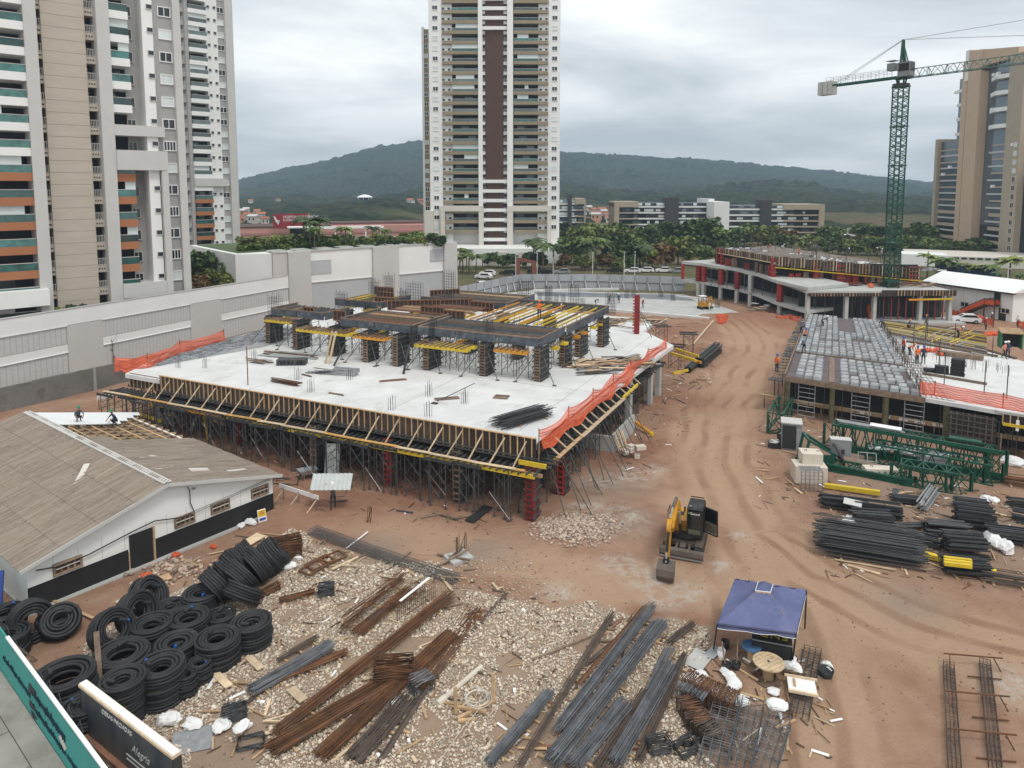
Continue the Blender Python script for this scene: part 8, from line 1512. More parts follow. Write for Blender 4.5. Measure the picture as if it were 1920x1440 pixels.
# loose timber offcuts lying about
def scatter(poly, n, L0, L1, label, group, mats, seed, cat='timber', w_=(.05, .16)):
    rr = random.Random(seed); P = [G(*p) for p in poly]; xs_ = [p.x for p in P]; ys_ = [p.y for p in P]; k = 0; tries = 0
    while k < n and tries < n * 30:
        tries += 1; x, y = rr.uniform(min(xs_), max(xs_)), rr.uniform(min(ys_), max(ys_))
        if not inpoly(np.array([x]), np.array([y]), P)[0]: continue
        a_ = rr.uniform(0, math.pi); L_ = rr.uniform(L0, L1); h = gh(x, y); d = V(math.cos(a_), math.sin(a_), 0) * L_ / 2; z = h + .05
        o = br('timber_offcut', rr.choice(mats), None, V(x, y, z) - d + V(0, 0, rr.uniform(0, .08)), V(x, y, z) + d, rr.uniform(*w_), rr.uniform(.03, .07)); tag(o, label, cat, group); k += 1
scatter([(300, 1420), (300, 1300), (440, 1180), (620, 1180), (900, 1330), (880, 1430)], 44, .3, 1.4, 'pale timber offcut lying among the rebar bundles in the gravel', 'offcuts among the rebar', [WOODP, WOOD, WOODP], 1); scatter([(230, 1130), (300, 1080), (470, 1000), (560, 1000), (640, 1010), (620, 1060), (500, 1060), (400, 1050), (300, 1140)], 26, .4, 1.8, 'timber offcut on the ground between shed and coils', 'offcuts beside the shed', [WOOD, WOODP, WOODD], 2)
scatter([(950, 1430), (1040, 1300), (1150, 1160), (1250, 1170), (1270, 1250), (1200, 1430)], 44, .3, 1.3, 'brown timber offcut under the grey rebar rows', 'offcuts under the grey rebar', [WOOD, WOODR, WOODD], 3); scatter([(1560, 1060), (1560, 930), (1700, 920), (1920, 960), (1920, 1100), (1750, 1090)], 50, .4, 2.0, 'timber offcut strewn between the dark steel stacks', 'offcuts between the stacks', [WOODP, WOOD, WOODD], 4); scatter([(1190, 830), (1190, 760), (1270, 680), (1340, 640), (1350, 690), (1290, 770)], 34, .5, 2.4, 'weathered timber lying between the big slab and the haul road', 'timber beside the haul road', [WOODD, WOODD, WOOD], 5); scatter([(560, 1080), (640, 1030), (900, 1060), (960, 1120), (700, 1080)], 18, .4, 2.0, 'timber offcut near the long mesh cage', 'offcuts near the mesh cage', [WOOD, WOODD, WOODP], 6)
scatter([(300, 860), (560, 900), (760, 960), (980, 985), (1000, 1000), (560, 930), (380, 840)], 18, .5, 2.2, 'weathered timber on the red soil under the slab front', 'timber under the slab front', [WOODD, WOODD, SHORE], 7); scatter([(1420, 900), (1420, 820), (1530, 770), (1560, 840), (1500, 960)], 12, .5, 1.8, 'timber lath on the ground near the crane parts', 'laths near the crane parts', [WOODP, WOODD, WOOD], 8); scatter([(1390, 1310), (1340, 1260), (1500, 1260), (1560, 1330), (1480, 1430)], 8, .3, 1.2, 'timber offcut on the soil in front of the tent', 'offcuts before the tent', [WOOD, WOODD], 9)
scatter([(1240, 690), (1180, 660), (1240, 590), (1330, 600), (1340, 640)], 36, .6, 3.0, 'weathered board on the red soil behind the big slab', 'boards behind the big slab', [WOODD, WOODD, WOOD, CONCD], 10); scatter([(1440, 850), (1640, 890), (1920, 930), (1900, 960), (1500, 920)], 8, .4, 1.6, 'offcut in front of the green lattice', 'offcuts before the lattice', [WOODP, WOODD], 11)
for i, (u0, v0, u1, v1, w_, lb, m_) in enumerate([(245, 1110, 320, 1085, .7, 'yellowish ply offcut at the foot of the shed door', WOOD), (445, 1032, 490, 1005, .8, 'pale plywood sheet lying near the shed corner', WOODP), (65, 1115, 175, 1165, .15, 'long yellow timber leaning at the shed corner', WOOD), (225, 1130, 250, 1150, .5, 'short pale board in front of the shed', WOODP), (400, 1265, 430, 1295, .35, 'pale plank end in front of the coils', WOODP), (545, 1295, 570, 1318, .4, 'short pale plank across the rusty bundle', WOODP), (465, 1235, 490, 1262, .35, 'pale plank at the end of the grey bundle', WOODP), (650, 1030, 690, 1000, .08, 'white strip leaning over the long mesh cage', WHITEP), (1565, 1050, 1680, 1075, .1, 'long pink lath in front of the wide mesh stack', WOODP), (1590, 1062, 1650, 1082, .1, 'pale lath in front of the wide mesh stack', WOODP), (880, 980, 915, 952, .7, 'dark form board at the foot of the front props', PLYK), (1000, 1240, 1120, 1190, .1, 'pale lath lying alone in the pebbles', WOODD)]): tag(br('loose_board', m_, None, GG(u0, v0, .1), GG(u1, v1, .14), w_, .05), lb, 'board')
for i, (u, v) in enumerate(((330, 1042), (275, 1082), (400, 1030))): sack(u, v, .6, 'scrap of orange netting on the ground by the shed, %s' % ['middle', 'near the door', 'near the corner'][i], 60 + i, .02, NET)
b = MB(); rr = random.Random(77)
for poly, n in (([(1540, 1080), (1540, 920), (1700, 900), (1930, 930), (1930, 1110), (1750, 1100)], 420), ([(1130, 880), (1190, 760), (1270, 680), (1350, 640), (1350, 700), (1290, 800), (1200, 900)], 260), ([(1300, 1420), (1300, 1200), (1500, 1230), (1580, 1300), (1560, 1430)], 160), ([(300, 1430), (260, 1100), (520, 1000), (900, 1080), (1280, 1180), (1250, 1430)], 520), ([(1420, 960), (1420, 780), (1560, 760), (1600, 920)], 140), ([(300, 870), (300, 800), (700, 900), (1000, 985), (1000, 1040), (600, 960)], 180)):
    P = [G(*p) for p in poly]; x0, x1, y0, y1 = min(p.x for p in P), max(p.x for p in P), min(p.y for p in P), max(p.y for p in P); X = np.array([rr.uniform(x0, x1) for _ in range(n * 3)]); Y = np.array([rr.uniform(y0, y1) for _ in range(n * 3)]); K = np.nonzero(inpoly(X, Y, P))[0][:n]; Zs = gz(X, Y)
    for k in K:
        a_ = rr.uniform(0, 3.14); L_ = rr.uniform(.1, .7) * rr.choice([.5, 1, 1.6]); d = V(math.cos(a_), math.sin(a_), 0) * L_ / 2; p = V(X[k], Y[k], Zs[k] + .03); m_ = rr.choice([0, 0, 1, 1, 2, 2, 2, 4, 0, 1, 2, 4, 3])
        b.bar(p - d, p + d + V(0, 0, rr.uniform(0, .05)), rr.uniform(.02, .09) if m_ != 3 else rr.uniform(.06, .16), .025, m_)
stuff(b.build('site_litter', [WOODP, WOOD, WOODD, WHITEP, REBARR]))
# ================================================================ trees, palms, cars, people
def crown_mesh(seed, m_, rx=1.0, rz=.8, n=620, size=.13, flat=.0):
    g = np.random.default_rng(seed); k = 9; cx = g.normal(0, .42, (k, 3)) * np.array([rx, rx, rz]); cr = g.uniform(.35, .6, k); w_ = g.integers(0, k, n); d = g.normal(0, 1, (n, 3)); d /= np.linalg.norm(d, axis=1)[:, None]
    p = cx[w_] + d * (cr[w_] * g.uniform(.55, 1.05, n))[:, None] * np.array([1, 1, .8]); a = g.normal(0, 1, (n, 3)); a /= np.linalg.norm(a, axis=1)[:, None]; b = np.cross(a, g.normal(0, 1, (n, 3))); b /= np.linalg.norm(b, axis=1)[:, None]
    s = size * g.uniform(.6, 1.4, n)[:, None]; v = np.stack([p - a * s - b * s * .7, p + a * s - b * s * .7, p + a * s * .8 + b * s * .7, p - a * s * .8 + b * s * .7], 1).reshape(-1, 3)
    return npmesh('crown', v, np.arange(4 * n).reshape(n, 4), m_)
def trunk_mesh(seed):
    rr = random.Random(seed); b = MB(); b.path([(0, 0, -.1), (.03, 0, .35), (rr.uniform(-.06, .06), 0, .8), (rr.uniform(-.1, .1), 0, 1.25)], [.06, .045, .035, .02], 6)
    for i in range(4): a = i * 1.6 + rr.random(); b.path([(0, 0, .6 + .1 * i), (.2 * math.cos(a), .2 * math.sin(a), .95 + .08 * i), (.42 * math.cos(a), .42 * math.sin(a), 1.2 + .08 * i)], [.025, .016, .008], 5)
    return b.mesh('trunk', BARK)
TK = [trunk_mesh(i) for i in range(3)]; CRN = {(i, m_.name): None for i in range(3) for m_ in (LEAF1, LEAF2, LEAF3, LEAF4)}
def tree(p, h, m_, label, group, seed, wide=1.0, name='tree'):
    i = seed % 3; k = (i, m_.name)
    if CRN[k] is None: CRN[k] = crown_mesh(10 + i * 3, m_, n=760)
    t = thing(name, label, 'tree' if name == 'tree' else 'shrub', p, seed * 1.7, group); s = h / 2.25; t.scale = (s * wide, s * wide, s); o = put('trunk', TK[i], t); c = put('crown', CRN[k], t, (0, 0, 1.45 if name == 'tree' else .7)); return t
def palm_meshes(seed, nf=15, droop=1.0):
    rr = random.Random(seed); tb = MB().path([(0, 0, -.3), (.08, 0, 2), (.05, .05, 4), (0, 0, 5.6)], [.24, .19, .16, .13], 7); tb.tube((0, 0, 5.6), (0, 0, 6.3), .15, 7, .08, mi=1); b = MB()
    for f_ in range(nf):
        a = f_ * 2.4; e = rr.uniform(.1, 1.1); L_ = rr.uniform(2.1, 2.8); pts = []
        for k in range(8): s = k / 7; r_ = L_ * s * math.cos(e * (1 - s * .6)); z = 6.2 + L_ * s * math.sin(e) * .95 - droop * 1.9 * s * s; pts.append(Vector((r_ * math.cos(a), r_ * math.sin(a), z)))
        sd = Vector((-math.sin(a), math.cos(a), 0))
        for k in range(7):
            w_ = .62 * math.sin((k + .8) / 7.8 * math.pi) + .1; p, q_ = pts[k], pts[k + 1]
            for s in (-1, 1): b.add([p, q_, q_ + sd * s * w_ * .9 + (q_ - p) * .9 + V(0, 0, -.22), p + sd * s * w_ + (q_ - p) * .8 + V(0, 0, -.26)], [(0, 1, 2, 3) if s > 0 else (3, 2, 1, 0)])
    return tb.mesh('trunk', [BARK, LEAF1]), b
PM = []
for i, m_ in enumerate((LEAF1, LEAF2, LEAF3)): tb, b = palm_meshes(i + 3, 15 + i, 1.0 - .15 * i); PM.append((tb, b.mesh('crown', m_)))
def palm(p, h, k, label, group, seed): t = thing('palm_tree', label, 'palm', p, seed * 1.3, group); t.scale = (h / 8 * 1.15, h / 8 * 1.15, h / 8); put('trunk', PM[k][0], t); put('crown', PM[k][1], t); return t
rr = random.Random(21); LV = (LEAF1, LEAF2, LEAF3, LEAF1, LEAF3)
for i in range(46):                                             # belt of trees round the office blocks
    u = 1040 + i * 16 + rr.uniform(-6, 6); v = rr.uniform(458, 470); p = G(u, v); tree(V(p.x, p.y, 0), rr.uniform(4, 9.5), rr.choice(LV + (LEAF3, LEAF4)), 'leafy tree in the green belt before the office blocks, %s from the left' % ordw(i), 'trees of the green belt', i, rr.uniform(1.0, 1.5))
for i, (u, v, h, m_) in enumerate([(1075, 498, 9, LEAF1), (1148, 500, 8, LEAF2), (1172, 497, 9.5, LEAF1), (1200, 500, 8.5, LEAF1), (1222, 503, 6, LEAF3), (1248, 505, 7, LEAF4), (1272, 497, 9, LEAF3), (1300, 478, 12, LEAF2), (1322, 476, 12, LEAF2), (1285, 480, 11, LEAF2), (1345, 480, 9, LEAF1), (1320, 500, 6, LEAF1), (1060, 505, 4.5, LEAF4), (1090, 507, 4, LEAF3), (1130, 506, 4.5, LEAF4), (1105, 508, 3.5, LEAF3), (1185, 506, 3.6, LEAF1), (1160, 507, 3.4, LEAF3), (1012, 505, 5, LEAF2), (985, 503, 4.2, LEAF2), (960, 502, 4, LEAF2), (935, 503, 4, LEAF1), (915, 500, 4, LEAF2)]): p = G(u, v); tree(V(p.x, p.y, 0), h, m_, ('rusty brown' if m_ is LEAF4 else 'pale green' if m_ is LEAF3 else 'dark green' if m_ is LEAF2 else 'green') + (' tall' if h > 8 else ' low') + ' tree behind the grey hoarding near the car park', 'trees behind the hoarding', i + 3, 1.25)
for i, (u, v, h, k) in enumerate([(1000, 505, 10, 1), (1018, 508, 9, 0), (1038, 505, 8.5, 1), (1100, 508, 9, 1), (1116, 506, 10.5, 0), (1205, 506, 8, 1), (868, 512, 6, 2), (880, 514, 6.5, 0), (893, 512, 5.5, 1), (862, 505, 7, 0), (875, 503, 6, 1), (905, 505, 5, 0), (858, 515, 5.5, 2)]): palm(V(*G(u, v)[:2], 0), h, k, 'palm tree between the hoarding and the white tower', 'palms behind the hoarding', i)
for i in range(20): u = 770 + i * 17 + rr.uniform(-5, 5); p = G(u, 476); tree(V(p.x, p.y, 0), rr.uniform(3, 5.5), rr.choice((LEAF2, LEAF1, LEAF4)), 'low shrub at the foot of the white tower, %s from the left' % ordw(i), 'shrubs round the white tower', i, 1.5, 'shrub')
for i, (u, v, h, k) in enumerate([(570, 462, 6.5, 1), (582, 466, 6, 1), (600, 462, 6.5, 1), (590, 470, 5, 0), (462, 470, 2.6, 0), (480, 470, 2.8, 2), (497, 470, 2.6, 0), (515, 469, 2.8, 2), (535, 468, 3, 0), (556, 467, 3, 2), (640, 462, 4, 1), (700, 464, 4.6, 1), (722, 464, 4, 0), (648, 466, 4.5, 2)]): palm(V(*G(u, v - 2, 11)[:2], 11), h, k, 'palm in the roof garden of the parking block', 'palms of the roof garden', i + 30)
for i in range(44): u = 455 + i * 8.6 + rr.uniform(-4, 4); p = G(u, 471 - i * .33 - (i % 3) * 4, 11); tree(V(p.x, p.y, 11), rr.uniform(1.6, 3.2), rr.choice((LEAF2, LEAF1, LEAF3)), 'leafy shrub in the parking block roof garden, %s from the left' % ordw(i), 'shrubs of the roof garden', i, 1.4, 'shrub')
for i, (u, D_, h, m_) in enumerate([(362, 128, 6, LEAF3), (378, 124, 7, LEAF2), (392, 128, 6, LEAF2), (405, 132, 5, LEAF1), (420, 128, 5, LEAF3), (432, 126, 5, LEAF1), (448, 124, 5, LEAF1), (370, 118, 3.5, LEAF4), (440, 120, 4, LEAF3), (412, 120, 4, LEAF3), (462, 135, 6, LEAF2)]): p = PD(u, 500, D_); tree(V(p.x, p.y, 4.0), h, m_, 'garden tree between the left towers and the parking block', 'garden trees behind the wall', i + 40, 1.2)
for i in range(12): u = 96 + i * 10; p = PD(u, 570, 88 + i * .75); tree(V(p.x, p.y, 4.8 + rr.uniform(0, .8)), rr.uniform(2, 3), rr.choice((LEAF1, LEAF2, LEAF3)), 'green shrub at the foot of the big left tower, %s from the left' % ordw(i), 'shrubs behind the boundary wall', i, 1.3, 'shrub')
for i, (u, v, h, k) in enumerate([(1755, 526, 6, 2), (1772, 528, 7, 0), (1808, 536, 6, 2), (1838, 540, 6, 2), (1858, 542, 6.5, 0), (1892, 540, 8, 2), (1910, 548, 5, 0), (1738, 522, 7, 2), (1795, 530, 5, 1), (1875, 548, 5, 1)]): palm(V(*G(u, v)[:2], 0), h, k, 'palm tree behind the white site shed', 'palms behind the site shed', i + 50)
for i in range(30): u = 1560 + i * 12; p = G(u, 478 + .15 * i); tree(V(p.x, p.y, 0), rr.uniform(3.5, 6.5), rr.choice(LV), 'tree before the tan office tower, %s from the left' % ordw(i), 'trees before the office tower', i, 1.4)
BW = thing('brick_gate', 'small red brick gate wall beside the parked cars', 'gate', G(985, 516), .2)
pc('pier', BRICK, BW, (-2, 0, 2), (1.1, 1, 4.6)); pc('pier', BRICK, BW, (2.2, 0, 1.7), (1.1, 1, 3.6)); br('beam', BRICK, BW, (-2, 0, 4.2), (2.4, 0, 3.2), .9, .8)
for i, (u, v) in enumerate(((80, 716), (22, 728), (158, 700), (212, 690))):
    b = MB(); r2 = random.Random(i); b.path([(0, 0, 0), (.1, 0, 1.6), (.0, 0, 3.2)], [.07, .05, .03], 5)
    for k in range(9): a = r2.uniform(0, 6.3); z = r2.uniform(1.6, 3.1); b.path([(0.03, 0, z), (.5 * math.cos(a), .5 * math.sin(a), z + .6), (.8 * math.cos(a), .8 * math.sin(a), z + 1.3)], [.025, .016, .008], 4)
    o = b.build('bare_sapling', BARK); p = G(u, v - 6); o.location = p; tag(o, 'thin leafless sapling against the boundary wall, %s' % ['tallest', 'at the left edge', 'third from the left', 'rightmost'][i], 'tree')
def car(p, rz, paint, label, pick=False):
    t = thing('parked_car', label, 'car', p, rz); prof = [(-2.1, .35), (2.05, .35), (2.1, .75), (1.9, .95), (1.0, 1.0), (.35, 1.45), (-1.25, 1.48), (-1.95, 1.0), (-2.12, .85)] if not pick else [(-2.5, .4), (2.4, .4), (2.45, .9), (1.2, 1.05), (.7, 1.65), (-.6, 1.68), (-.75, 1.1), (-2.5, 1.05)]
    MB().side(prof, -.85, .85).build('body', paint, t); g = [(-1.75, 1.02), (.85, 1.02), (.32, 1.40), (-1.22, 1.42)] if not pick else [(-.6, 1.15), (1.05, 1.15), (.66, 1.58), (-.55, 1.6)]
    MB().side(g, -.865, .865).build('side_glass', DARKG, t); MB().add([(-.7, g[1][0] + .12, g[1][1]), (.7, g[1][0] + .12, g[1][1]), (.62, g[2][0] + .08, g[2][1] + .02), (-.62, g[2][0] + .08, g[2][1] + .02)], [(0, 1, 2, 3)]).build('windscreen', DARKG, t)
    for x in (-.8, .8):
        for y in (-1.3, 1.3): o = MB().tube((x - .12, y, .32), (x + .12, y, .32), .32, 14).build('wheel', BLACKM, t); MB().tube((x * 1.14, y, .32), (x * 1.17, y, .32), .18, 10).build('rim', STEELG, o)
    for x in (-.6, .6): pc('headlight', WHITEP, t, (x, 2.09, .72), (.3, .04, .14)); pc('tail_light', REDP, t, (x, -2.12, .8), (.25, .04, .14))
CW, CB, CS = mat('car_white', (.75, .75, .75), .25, .03, spec=.5), mat('car_black', (.02, .02, .022), .2, .1, spec=.6), mat('car_silver', (.42, .43, .44), .3, .05, metal=.5)
for u, v, rz, m_, lb in ((914, 517, 1.45, CW, 'white car parked alone left of the brick gate'), (951, 516, 1.5, CB, 'black car parked left of the brick gate'), (1003, 514, 1.55, CB, 'dark car half hidden by the brick gate'), (1022, 515, 1.55, CB, 'black car right of the brick gate'), (1054, 514, 1.5, CS, 'silver car parked behind the hoarding'), (1186, 512, 1.4, CW, 'white car behind the hoarding under the trees, left'), (1211, 511, 1.4, CW, 'white car behind the hoarding under the trees, middle'), (1244, 511, 1.5, CW, 'white car behind the hoarding under the trees, right'), (1270, 512, 1.5, CS, 'silver car next to the rear building'), (1152, 512, 1.4, CB, 'dark car among the shrubs behind the hoarding'), (1810, 605, 1.25, CW, 'white car parked at the foot of the red stair'), (907, 523, 1.3, CW, 'small white car behind the pickup')): car(V(*G(u, v)[:2], 0), rz, m_, lb)
car(V(*G(903, 541)[:2], 0), .5, CW, 'white pickup truck at the end of the grey hoarding', True)
for i, (u, v, h) in enumerate(((967, 522, 6), (1007, 520, 6), (1037, 522, 5), (1111, 520, 6), (1170, 517, 6), (1190, 516, 6), (1887, 560, 6))):
    t = thing('lamp_post', 'slim pale lamp post beside the car park, %s from the left' % ['first', 'second', 'third', 'fourth', 'fifth', 'sixth', 'seventh'][i], 'lamp post', V(*G(u, v)[:2], 0)); br('pole', WHITEP, t, (0, 0, 0), (0, 0, h), .14, rnd=True); pc('lamp_head', LGREY, t, (0, -.3, h + .05), (.3, .9, .12))
# ---- people: one skinned body per pose
def body(J, E, mi):
    me = bpy.data.meshes.new('b'); names = list(J); me.from_pydata([J[k][:3] for k in names], [(names.index(a), names.index(b)) for a, b, *_ in E], []); o = bpy.data.objects.new('b', me); COL.objects.link(o); md_ = o.modifiers.new('s', 'SKIN'); md_.use_smooth_shade = True; sb = o.modifiers.new('u', 'SUBSURF'); sb.levels = 1; sb.render_levels = 1
    sv = me.skin_vertices[0].data
    for i, k in enumerate(names): sv[i].radius = (J[k][3], J[k][4] if len(J[k]) > 4 else J[k][3]); sv[i].use_root = k == 'hip'
    r = bpy.data.meshes.new_from_object(o.evaluated_get(bpy.context.evaluated_depsgraph_get())); bpy.data.objects.remove(o); r.materials.clear()
    for m_ in (SKIN, SHIRT, PANTS, BOOT): r.materials.append(m_)
    segs = [(Vector(J[a][:3]), Vector(J[b][:3]), c) for (a, b, c) in E]; idx = []
    for p in r.polygons:
        c = p.center; best = (9, 0)
        for a, b, k in segs:
            d = b - a; t_ = max(0, min(1, (c - a).dot(d) / max(1e-9, d.length_squared))); L_ = (c - a - d * t_).length
            if L_ < best[0]: best = (L_, k)
        idx.append(best[1])
    r.polygons.foreach_set('material_index', idx); return r, J['head'][:3]
SHIRT = mat('shirt_blue', (.03, .05, .10), .8, .1); PANTS = mat('trousers_dark', (.035, .037, .05), .8, .1); BOOT = mat('boot', (.03, .022, .018), .7, .1); VEST = mat('vest_orange', (.75, .16, .04), .7, .1); SHR = mat('shirt_red', (.30, .03, .03), .8, .1); SHG = mat('shirt_grey', (.10, .11, .12), .8, .1); PINKV = mat('vest_pink', (.70, .26, .16), .7, .1)
def pose(hip, lean, knees, feet, elb, hand):
    hx, hy, hz = hip; ch = (hx, hy - .52 * math.sin(lean), hz + .52 * math.cos(lean)); nk = (hx, hy - .62 * math.sin(lean), hz + .62 * math.cos(lean)); hd = (hx, hy - .80 * math.sin(lean * .9), hz + .80 * math.cos(lean * .9))
    J = {'hip': (*hip, .15, .11), 'waist': (hx, hy - .22 * math.sin(lean), hz + .22 * math.cos(lean), .14, .10), 'chest': (ch[0], ch[1], ch[2] - .06, .175, .12), 'neck': (*nk, .06), 'head': (*hd, .095, .11), 'crown': (hd[0], hd[1] - .05 * math.sin(lean), hd[2] + .1, .075)}
    E = [('hip', 'waist', 1), ('waist', 'chest', 1), ('chest', 'neck', 1), ('neck', 'head', 0), ('head', 'crown', 0)]
    for s, q in ((-1, 'l'), (1, 'r')):
        i = 0 if s < 0 else 1; J['th' + q] = (hx + s * .11, hy, hz - .08, .10); J['kn' + q] = (s * .12 + knees[i][0], knees[i][1], knees[i][2], .065); J['an' + q] = (s * .13 + feet[i][0], feet[i][1], .09, .05); J['to' + q] = (s * .14 + feet[i][0], feet[i][1] - .17, .05, .045); E += [('hip', 'th' + q, 2), ('th' + q, 'kn' + q, 2), ('kn' + q, 'an' + q, 2), ('an' + q, 'to' + q, 3)]
        J['sh' + q] = (ch[0] + s * .19, ch[1], ch[2], .07); J['el' + q] = (s * elb[i][0], elb[i][1], elb[i][2], .047); J['wr' + q] = (s * hand[i][0], hand[i][1], hand[i][2], .035); E += [('chest', 'sh' + q, 1), ('sh' + q, 'el' + q, 1), ('el' + q, 'wr' + q, 0)]
        d = Vector(hand[i]) - Vector(elb[i]); d.normalize(); w_ = Vector((s * hand[i][0], hand[i][1], hand[i][2])); d = Vector((s * d.x, d.y, d.z)); J['pa' + q] = (*(w_ + d * .08), .03); E.append(('wr' + q, 'pa' + q, 0)); x_, y_, z_ = frame_of(d)
        for f_ in range(4): J['f%d%s' % (f_, q)] = (*(w_ + d * (.15 + .01 * (1.5 - abs(f_ - 1.5))) + x_ * (f_ - 1.5) * .02), .009); E.append(('pa' + q, 'f%d%s' % (f_, q), 0))
        J['tb' + q] = (*(w_ + d * .09 + x_ * -.055), .01); E.append(('wr' + q, 'tb' + q, 0))
    return body(J, E, 0)
POSE = {'stand': pose((0, 0, .95), .03, [(0, -.02, .5), (0, -.02, .5)], [(0, 0), (0, 0)], [(.27, .03, 1.15), (.27, .03, 1.15)], [(.26, -.12, .92), (.26, -.12, .92)]),
        'walk': pose((0, 0, .93), .12, [(0, -.2, .52), (0, .05, .5)], [(0, -.28), (0, .3)], [(.27, .12, 1.15), (.27, -.08, 1.15)], [(.26, .1, .92), (.26, -.25, .98)]),
        'bend': pose((0, .15, .88), 1.15, [(0, -.05, .48), (0, .02, .48)], [(0, 0), (0, .1)], [(.24, -.45, .85), (.24, -.45, .85)], [(.18, -.55, .6), (.18, -.5, .6)]),
        'crouch': pose((0, .1, .38), .5, [(.04, -.32, .5), (.04, -.3, .48)], [(.02, -.02), (.02, .05)], [(.3, -.3, .62), (.3, -.3, .62)], [(.2, -.5, .45), (.2, -.5, .42)]),
        'carry': pose((0, 0, .93), .08, [(0, -.1, .52), (0, .1, .5)], [(0, -.15), (0, .2)], [(.36, -.1, 1.5), (.36, -.1, 1.5)], [(.42, -.15, 1.75), (.42, -.15, 1.75)])}
HM = {c: MB().lathe([(.165, -.015), (.135, 0), (.13, .05), (.1, .11), (.05, .14), (.005, .145)], n=12).mesh('helmet', mat('helmet_' + c, k, .35, .03, spec=.5)) for c, k in (('white', (.78, .78, .77)), ('green', (.03, .22, .10)), ('blue', (.03, .08, .35)), ('yellow', (.70, .48, .03)), ('orange', (.7, .2, .03)))}
def person(p, ps, rz, shirt, helm, label, pants=PANTS):
    me, hd = POSE[ps]; o = put('person', me, None, p, rz); tag(o, label, 'person')
    for i, m_ in ((1, shirt), (2, pants)): o.material_slots[i].link = 'OBJECT'; o.material_slots[i].material = m_
    put('helmet', HM[helm], o, (hd[0], hd[1] - .01, hd[2] + .06))
W3 = 8.62
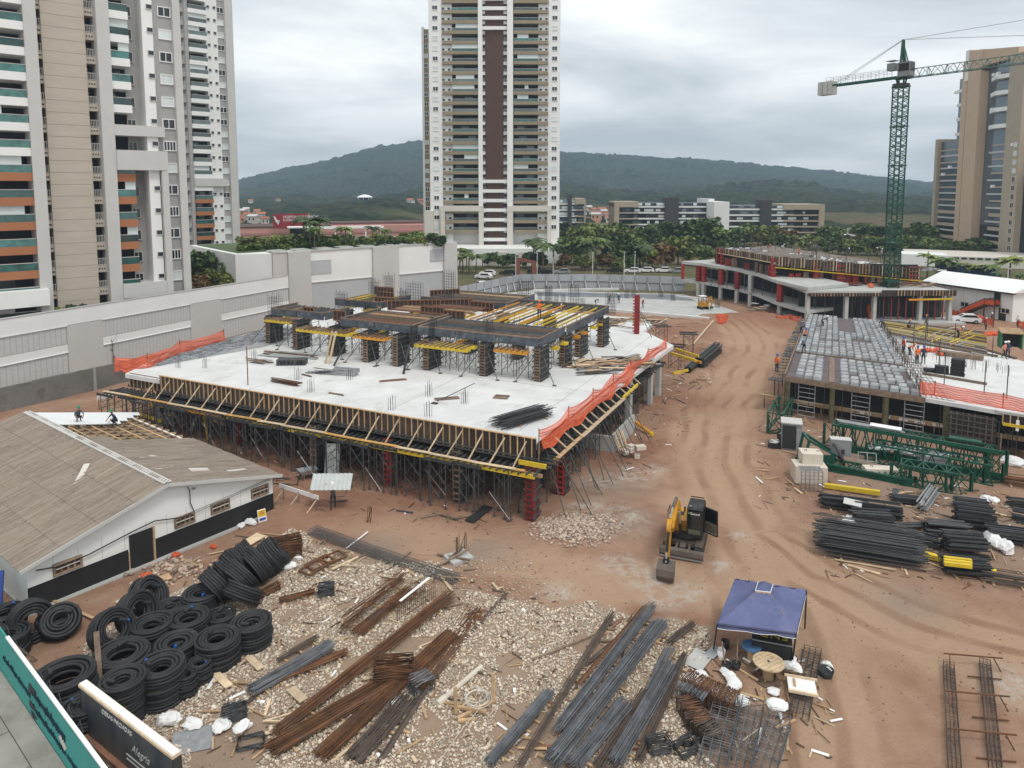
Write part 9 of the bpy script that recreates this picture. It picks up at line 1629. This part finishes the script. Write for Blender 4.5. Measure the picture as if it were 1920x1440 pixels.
PEOPLE = [(1117, 572, .15, 'bend', 1.0, SHG, 'white', 'bending worker in dark clothes on the far deck'), (1142, 569, .15, 'stand', .3, SHG, 'orange', 'standing worker in dark clothes on the far deck, left of the pair'), (1160, 569, .15, 'stand', -.3, SHIRT, 'white', 'standing worker with white helmet on the far deck, right of the pair'), (1205, 578, .2, 'walk', .8, SHR, 'white', 'worker in dark red overalls on the far deck behind the red column'), (1011, 597, W3, 'stand', .2, VEST, 'orange', 'worker in orange vest standing on the yellow joists of the upper deck'),
 (1440, 470, 8.6, 'bend', .5, SHR, 'orange', 'worker in red bending on the top storey, leftmost'), (1465, 470, 8.6, 'bend', 1.2, WHITEP, 'white', 'worker in white leaning on the top storey'), (1516, 466, 8.6, 'bend', 2, SHG, 'white', 'worker with white helmet at the back of the top storey'), (1497, 478, 8.6, 'crouch', .3, VEST, 'orange', 'crouching worker in orange on the top storey edge'), (1590, 476, 8.6, 'crouch', .3, SHG, 'white', 'crouching worker in grey on the top storey'), (1644, 482, 8.6, 'stand', .3, SHIRT, 'white', 'worker in blue standing on the top storey left of the crane mast'), (1652, 484, 8.6, 'walk', 1, WHITEP, 'white', 'worker in white walking beside the crane mast'), (1530, 476, 8.6, 'bend', 1, SHG, 'blue', 'worker in dark clothes bending in the middle of the top storey'),
 (1508, 634, 3.85, 'crouch', .6, VEST, 'blue', 'worker in orange vest kneeling at the left edge of the waffle slab'), (1503, 627, 3.85, 'bend', .2, SHIRT, 'blue', 'worker in blue behind the kneeling one at the waffle slab edge'), (1543, 612, 4.1, 'bend', 1.4, SHG, 'white', 'worker with white helmet bending over the rear waffle formers'), (1507, 662, 3.9, 'bend', -.6, SHIRT, 'blue', 'worker in dark blue bending on the front left waffle formers'), (1456, 698, 3.2, 'stand', 2, VEST, 'blue', 'worker in orange vest standing on the walkway left of the waffle slab'), (1655, 618, 3.9, 'bend', -1, SHIRT, 'blue', 'worker in blue bending at the rear right of the waffle slab'), (1703, 616, 3.9, 'crouch', .2, SHG, 'orange', 'worker crouching on the yellow joist field'), (1797, 632, 3.9, 'bend', .4, PINKV, 'white', 'worker in faded orange bending behind the fresh slab'),
 (1693, 663, 3.8, 'stand', .6, SHR, 'blue', 'leftmost of the four workers on the fresh slab, in dark red'), (1706, 666, 3.8, 'bend', .4, VEST, 'orange', 'stooping worker in orange among the four on the fresh slab'), (1719, 682, 3.8, 'stand', .1, VEST, 'blue', 'worker in orange vest in front among the four on the fresh slab'), (1731, 682, 3.8, 'stand', -.4, SHIRT, 'blue', 'worker in dark blue at the right of the four on the fresh slab'), (1882, 672, 3.8, 'walk', .5, PINKV, 'white', 'worker in faded orange in front of the green shelter'), (1889, 672, 3.8, 'stand', -.5, SHIRT, 'white', 'worker in dark clothes in front of the green shelter'), (1848, 618, 0, 'stand', .4, SHR, 'white', 'person in red standing near the orange barrier'), (1859, 608, 0, 'stand', 1.4, SHG, 'white', 'person in grey behind the orange barrier'), (1912, 632, 0, 'stand', .3, SHG, 'orange', 'person in black at the right edge of the yard'), (1908, 612, 0, 'stand', 2, WHITEP, 'white', 'person in white at the corner of the site shed'), (1735, 612, .4, 'walk', 1.3, SHG, 'orange', 'worker walking under the rear formwork'), (322, 815, 0, 'stand', .2, SHG, 'yellow', 'worker in grey with yellow helmet holding boards under the slab')]
for i, (u, v, z, ps, rz, sh_, hm_, lb) in enumerate(PEOPLE): person(G(u, v, z), ps, rz, sh_, hm_, lb)
LB = lambda x, y: V(BL_.x + math.cos(grz) * x - math.sin(grz) * y, BL_.y + math.sin(grz) * x + math.cos(grz) * y, 0)
def roofp(u, v):
    for _ in range(1):
        z = 3.6
        for k in range(6): p = G(u, v, z); x = (p - BL_).x * math.cos(grz) + (p - BL_).y * math.sin(grz); z = ZA + .22 - abs(x - GW / 2) * math.tan(slope)
    return G(u, v, z)
for u, v, rz, lb in ((147, 790, .8, 'crouching roofer with green helmet on the white roof panels, left one'), (216, 796, -.6, 'crouching roofer with green helmet on the white roof panels, right one')): person(roofp(u, v), 'crouch', rz, SHG if 'left' in lb else SHIRT, 'green', lb)
cp_ = GG(625, 952); person(cp_, 'carry', .2, SHG, 'white', 'worker walking while carrying a corrugated sheet overhead')
o = put('carried_sheet', corr(2.75, 1.25, 9, .04).mesh('carried_sheet', FIB), None, cp_ + V(-.05, -.55, 1.55)); o.rotation_euler = (math.radians(38), 0, .02); tag(o, 'corrugated grey sheet held overhead by the walking worker', 'sheet')
# ---- air
b = MB().box((0, 1480, 119), (7200, 3200, 246)); ho = b.build('haze', bpy.data.materials.new('haze_air')); stuff(ho); hm_ = ho.data.materials[0]; hm_.use_nodes = True; hn = hm_.node_tree; hn.nodes.remove(hn.nodes['Principled BSDF']); pv = hn.nodes.new('ShaderNodeVolumePrincipled'); pv.inputs['Color'].default_value = (.40, .54, .69, 1); pv.inputs['Density'].default_value = HAZE_D; hn.links.new(pv.outputs[0], hn.nodes['Material Output'].inputs['Volume'])
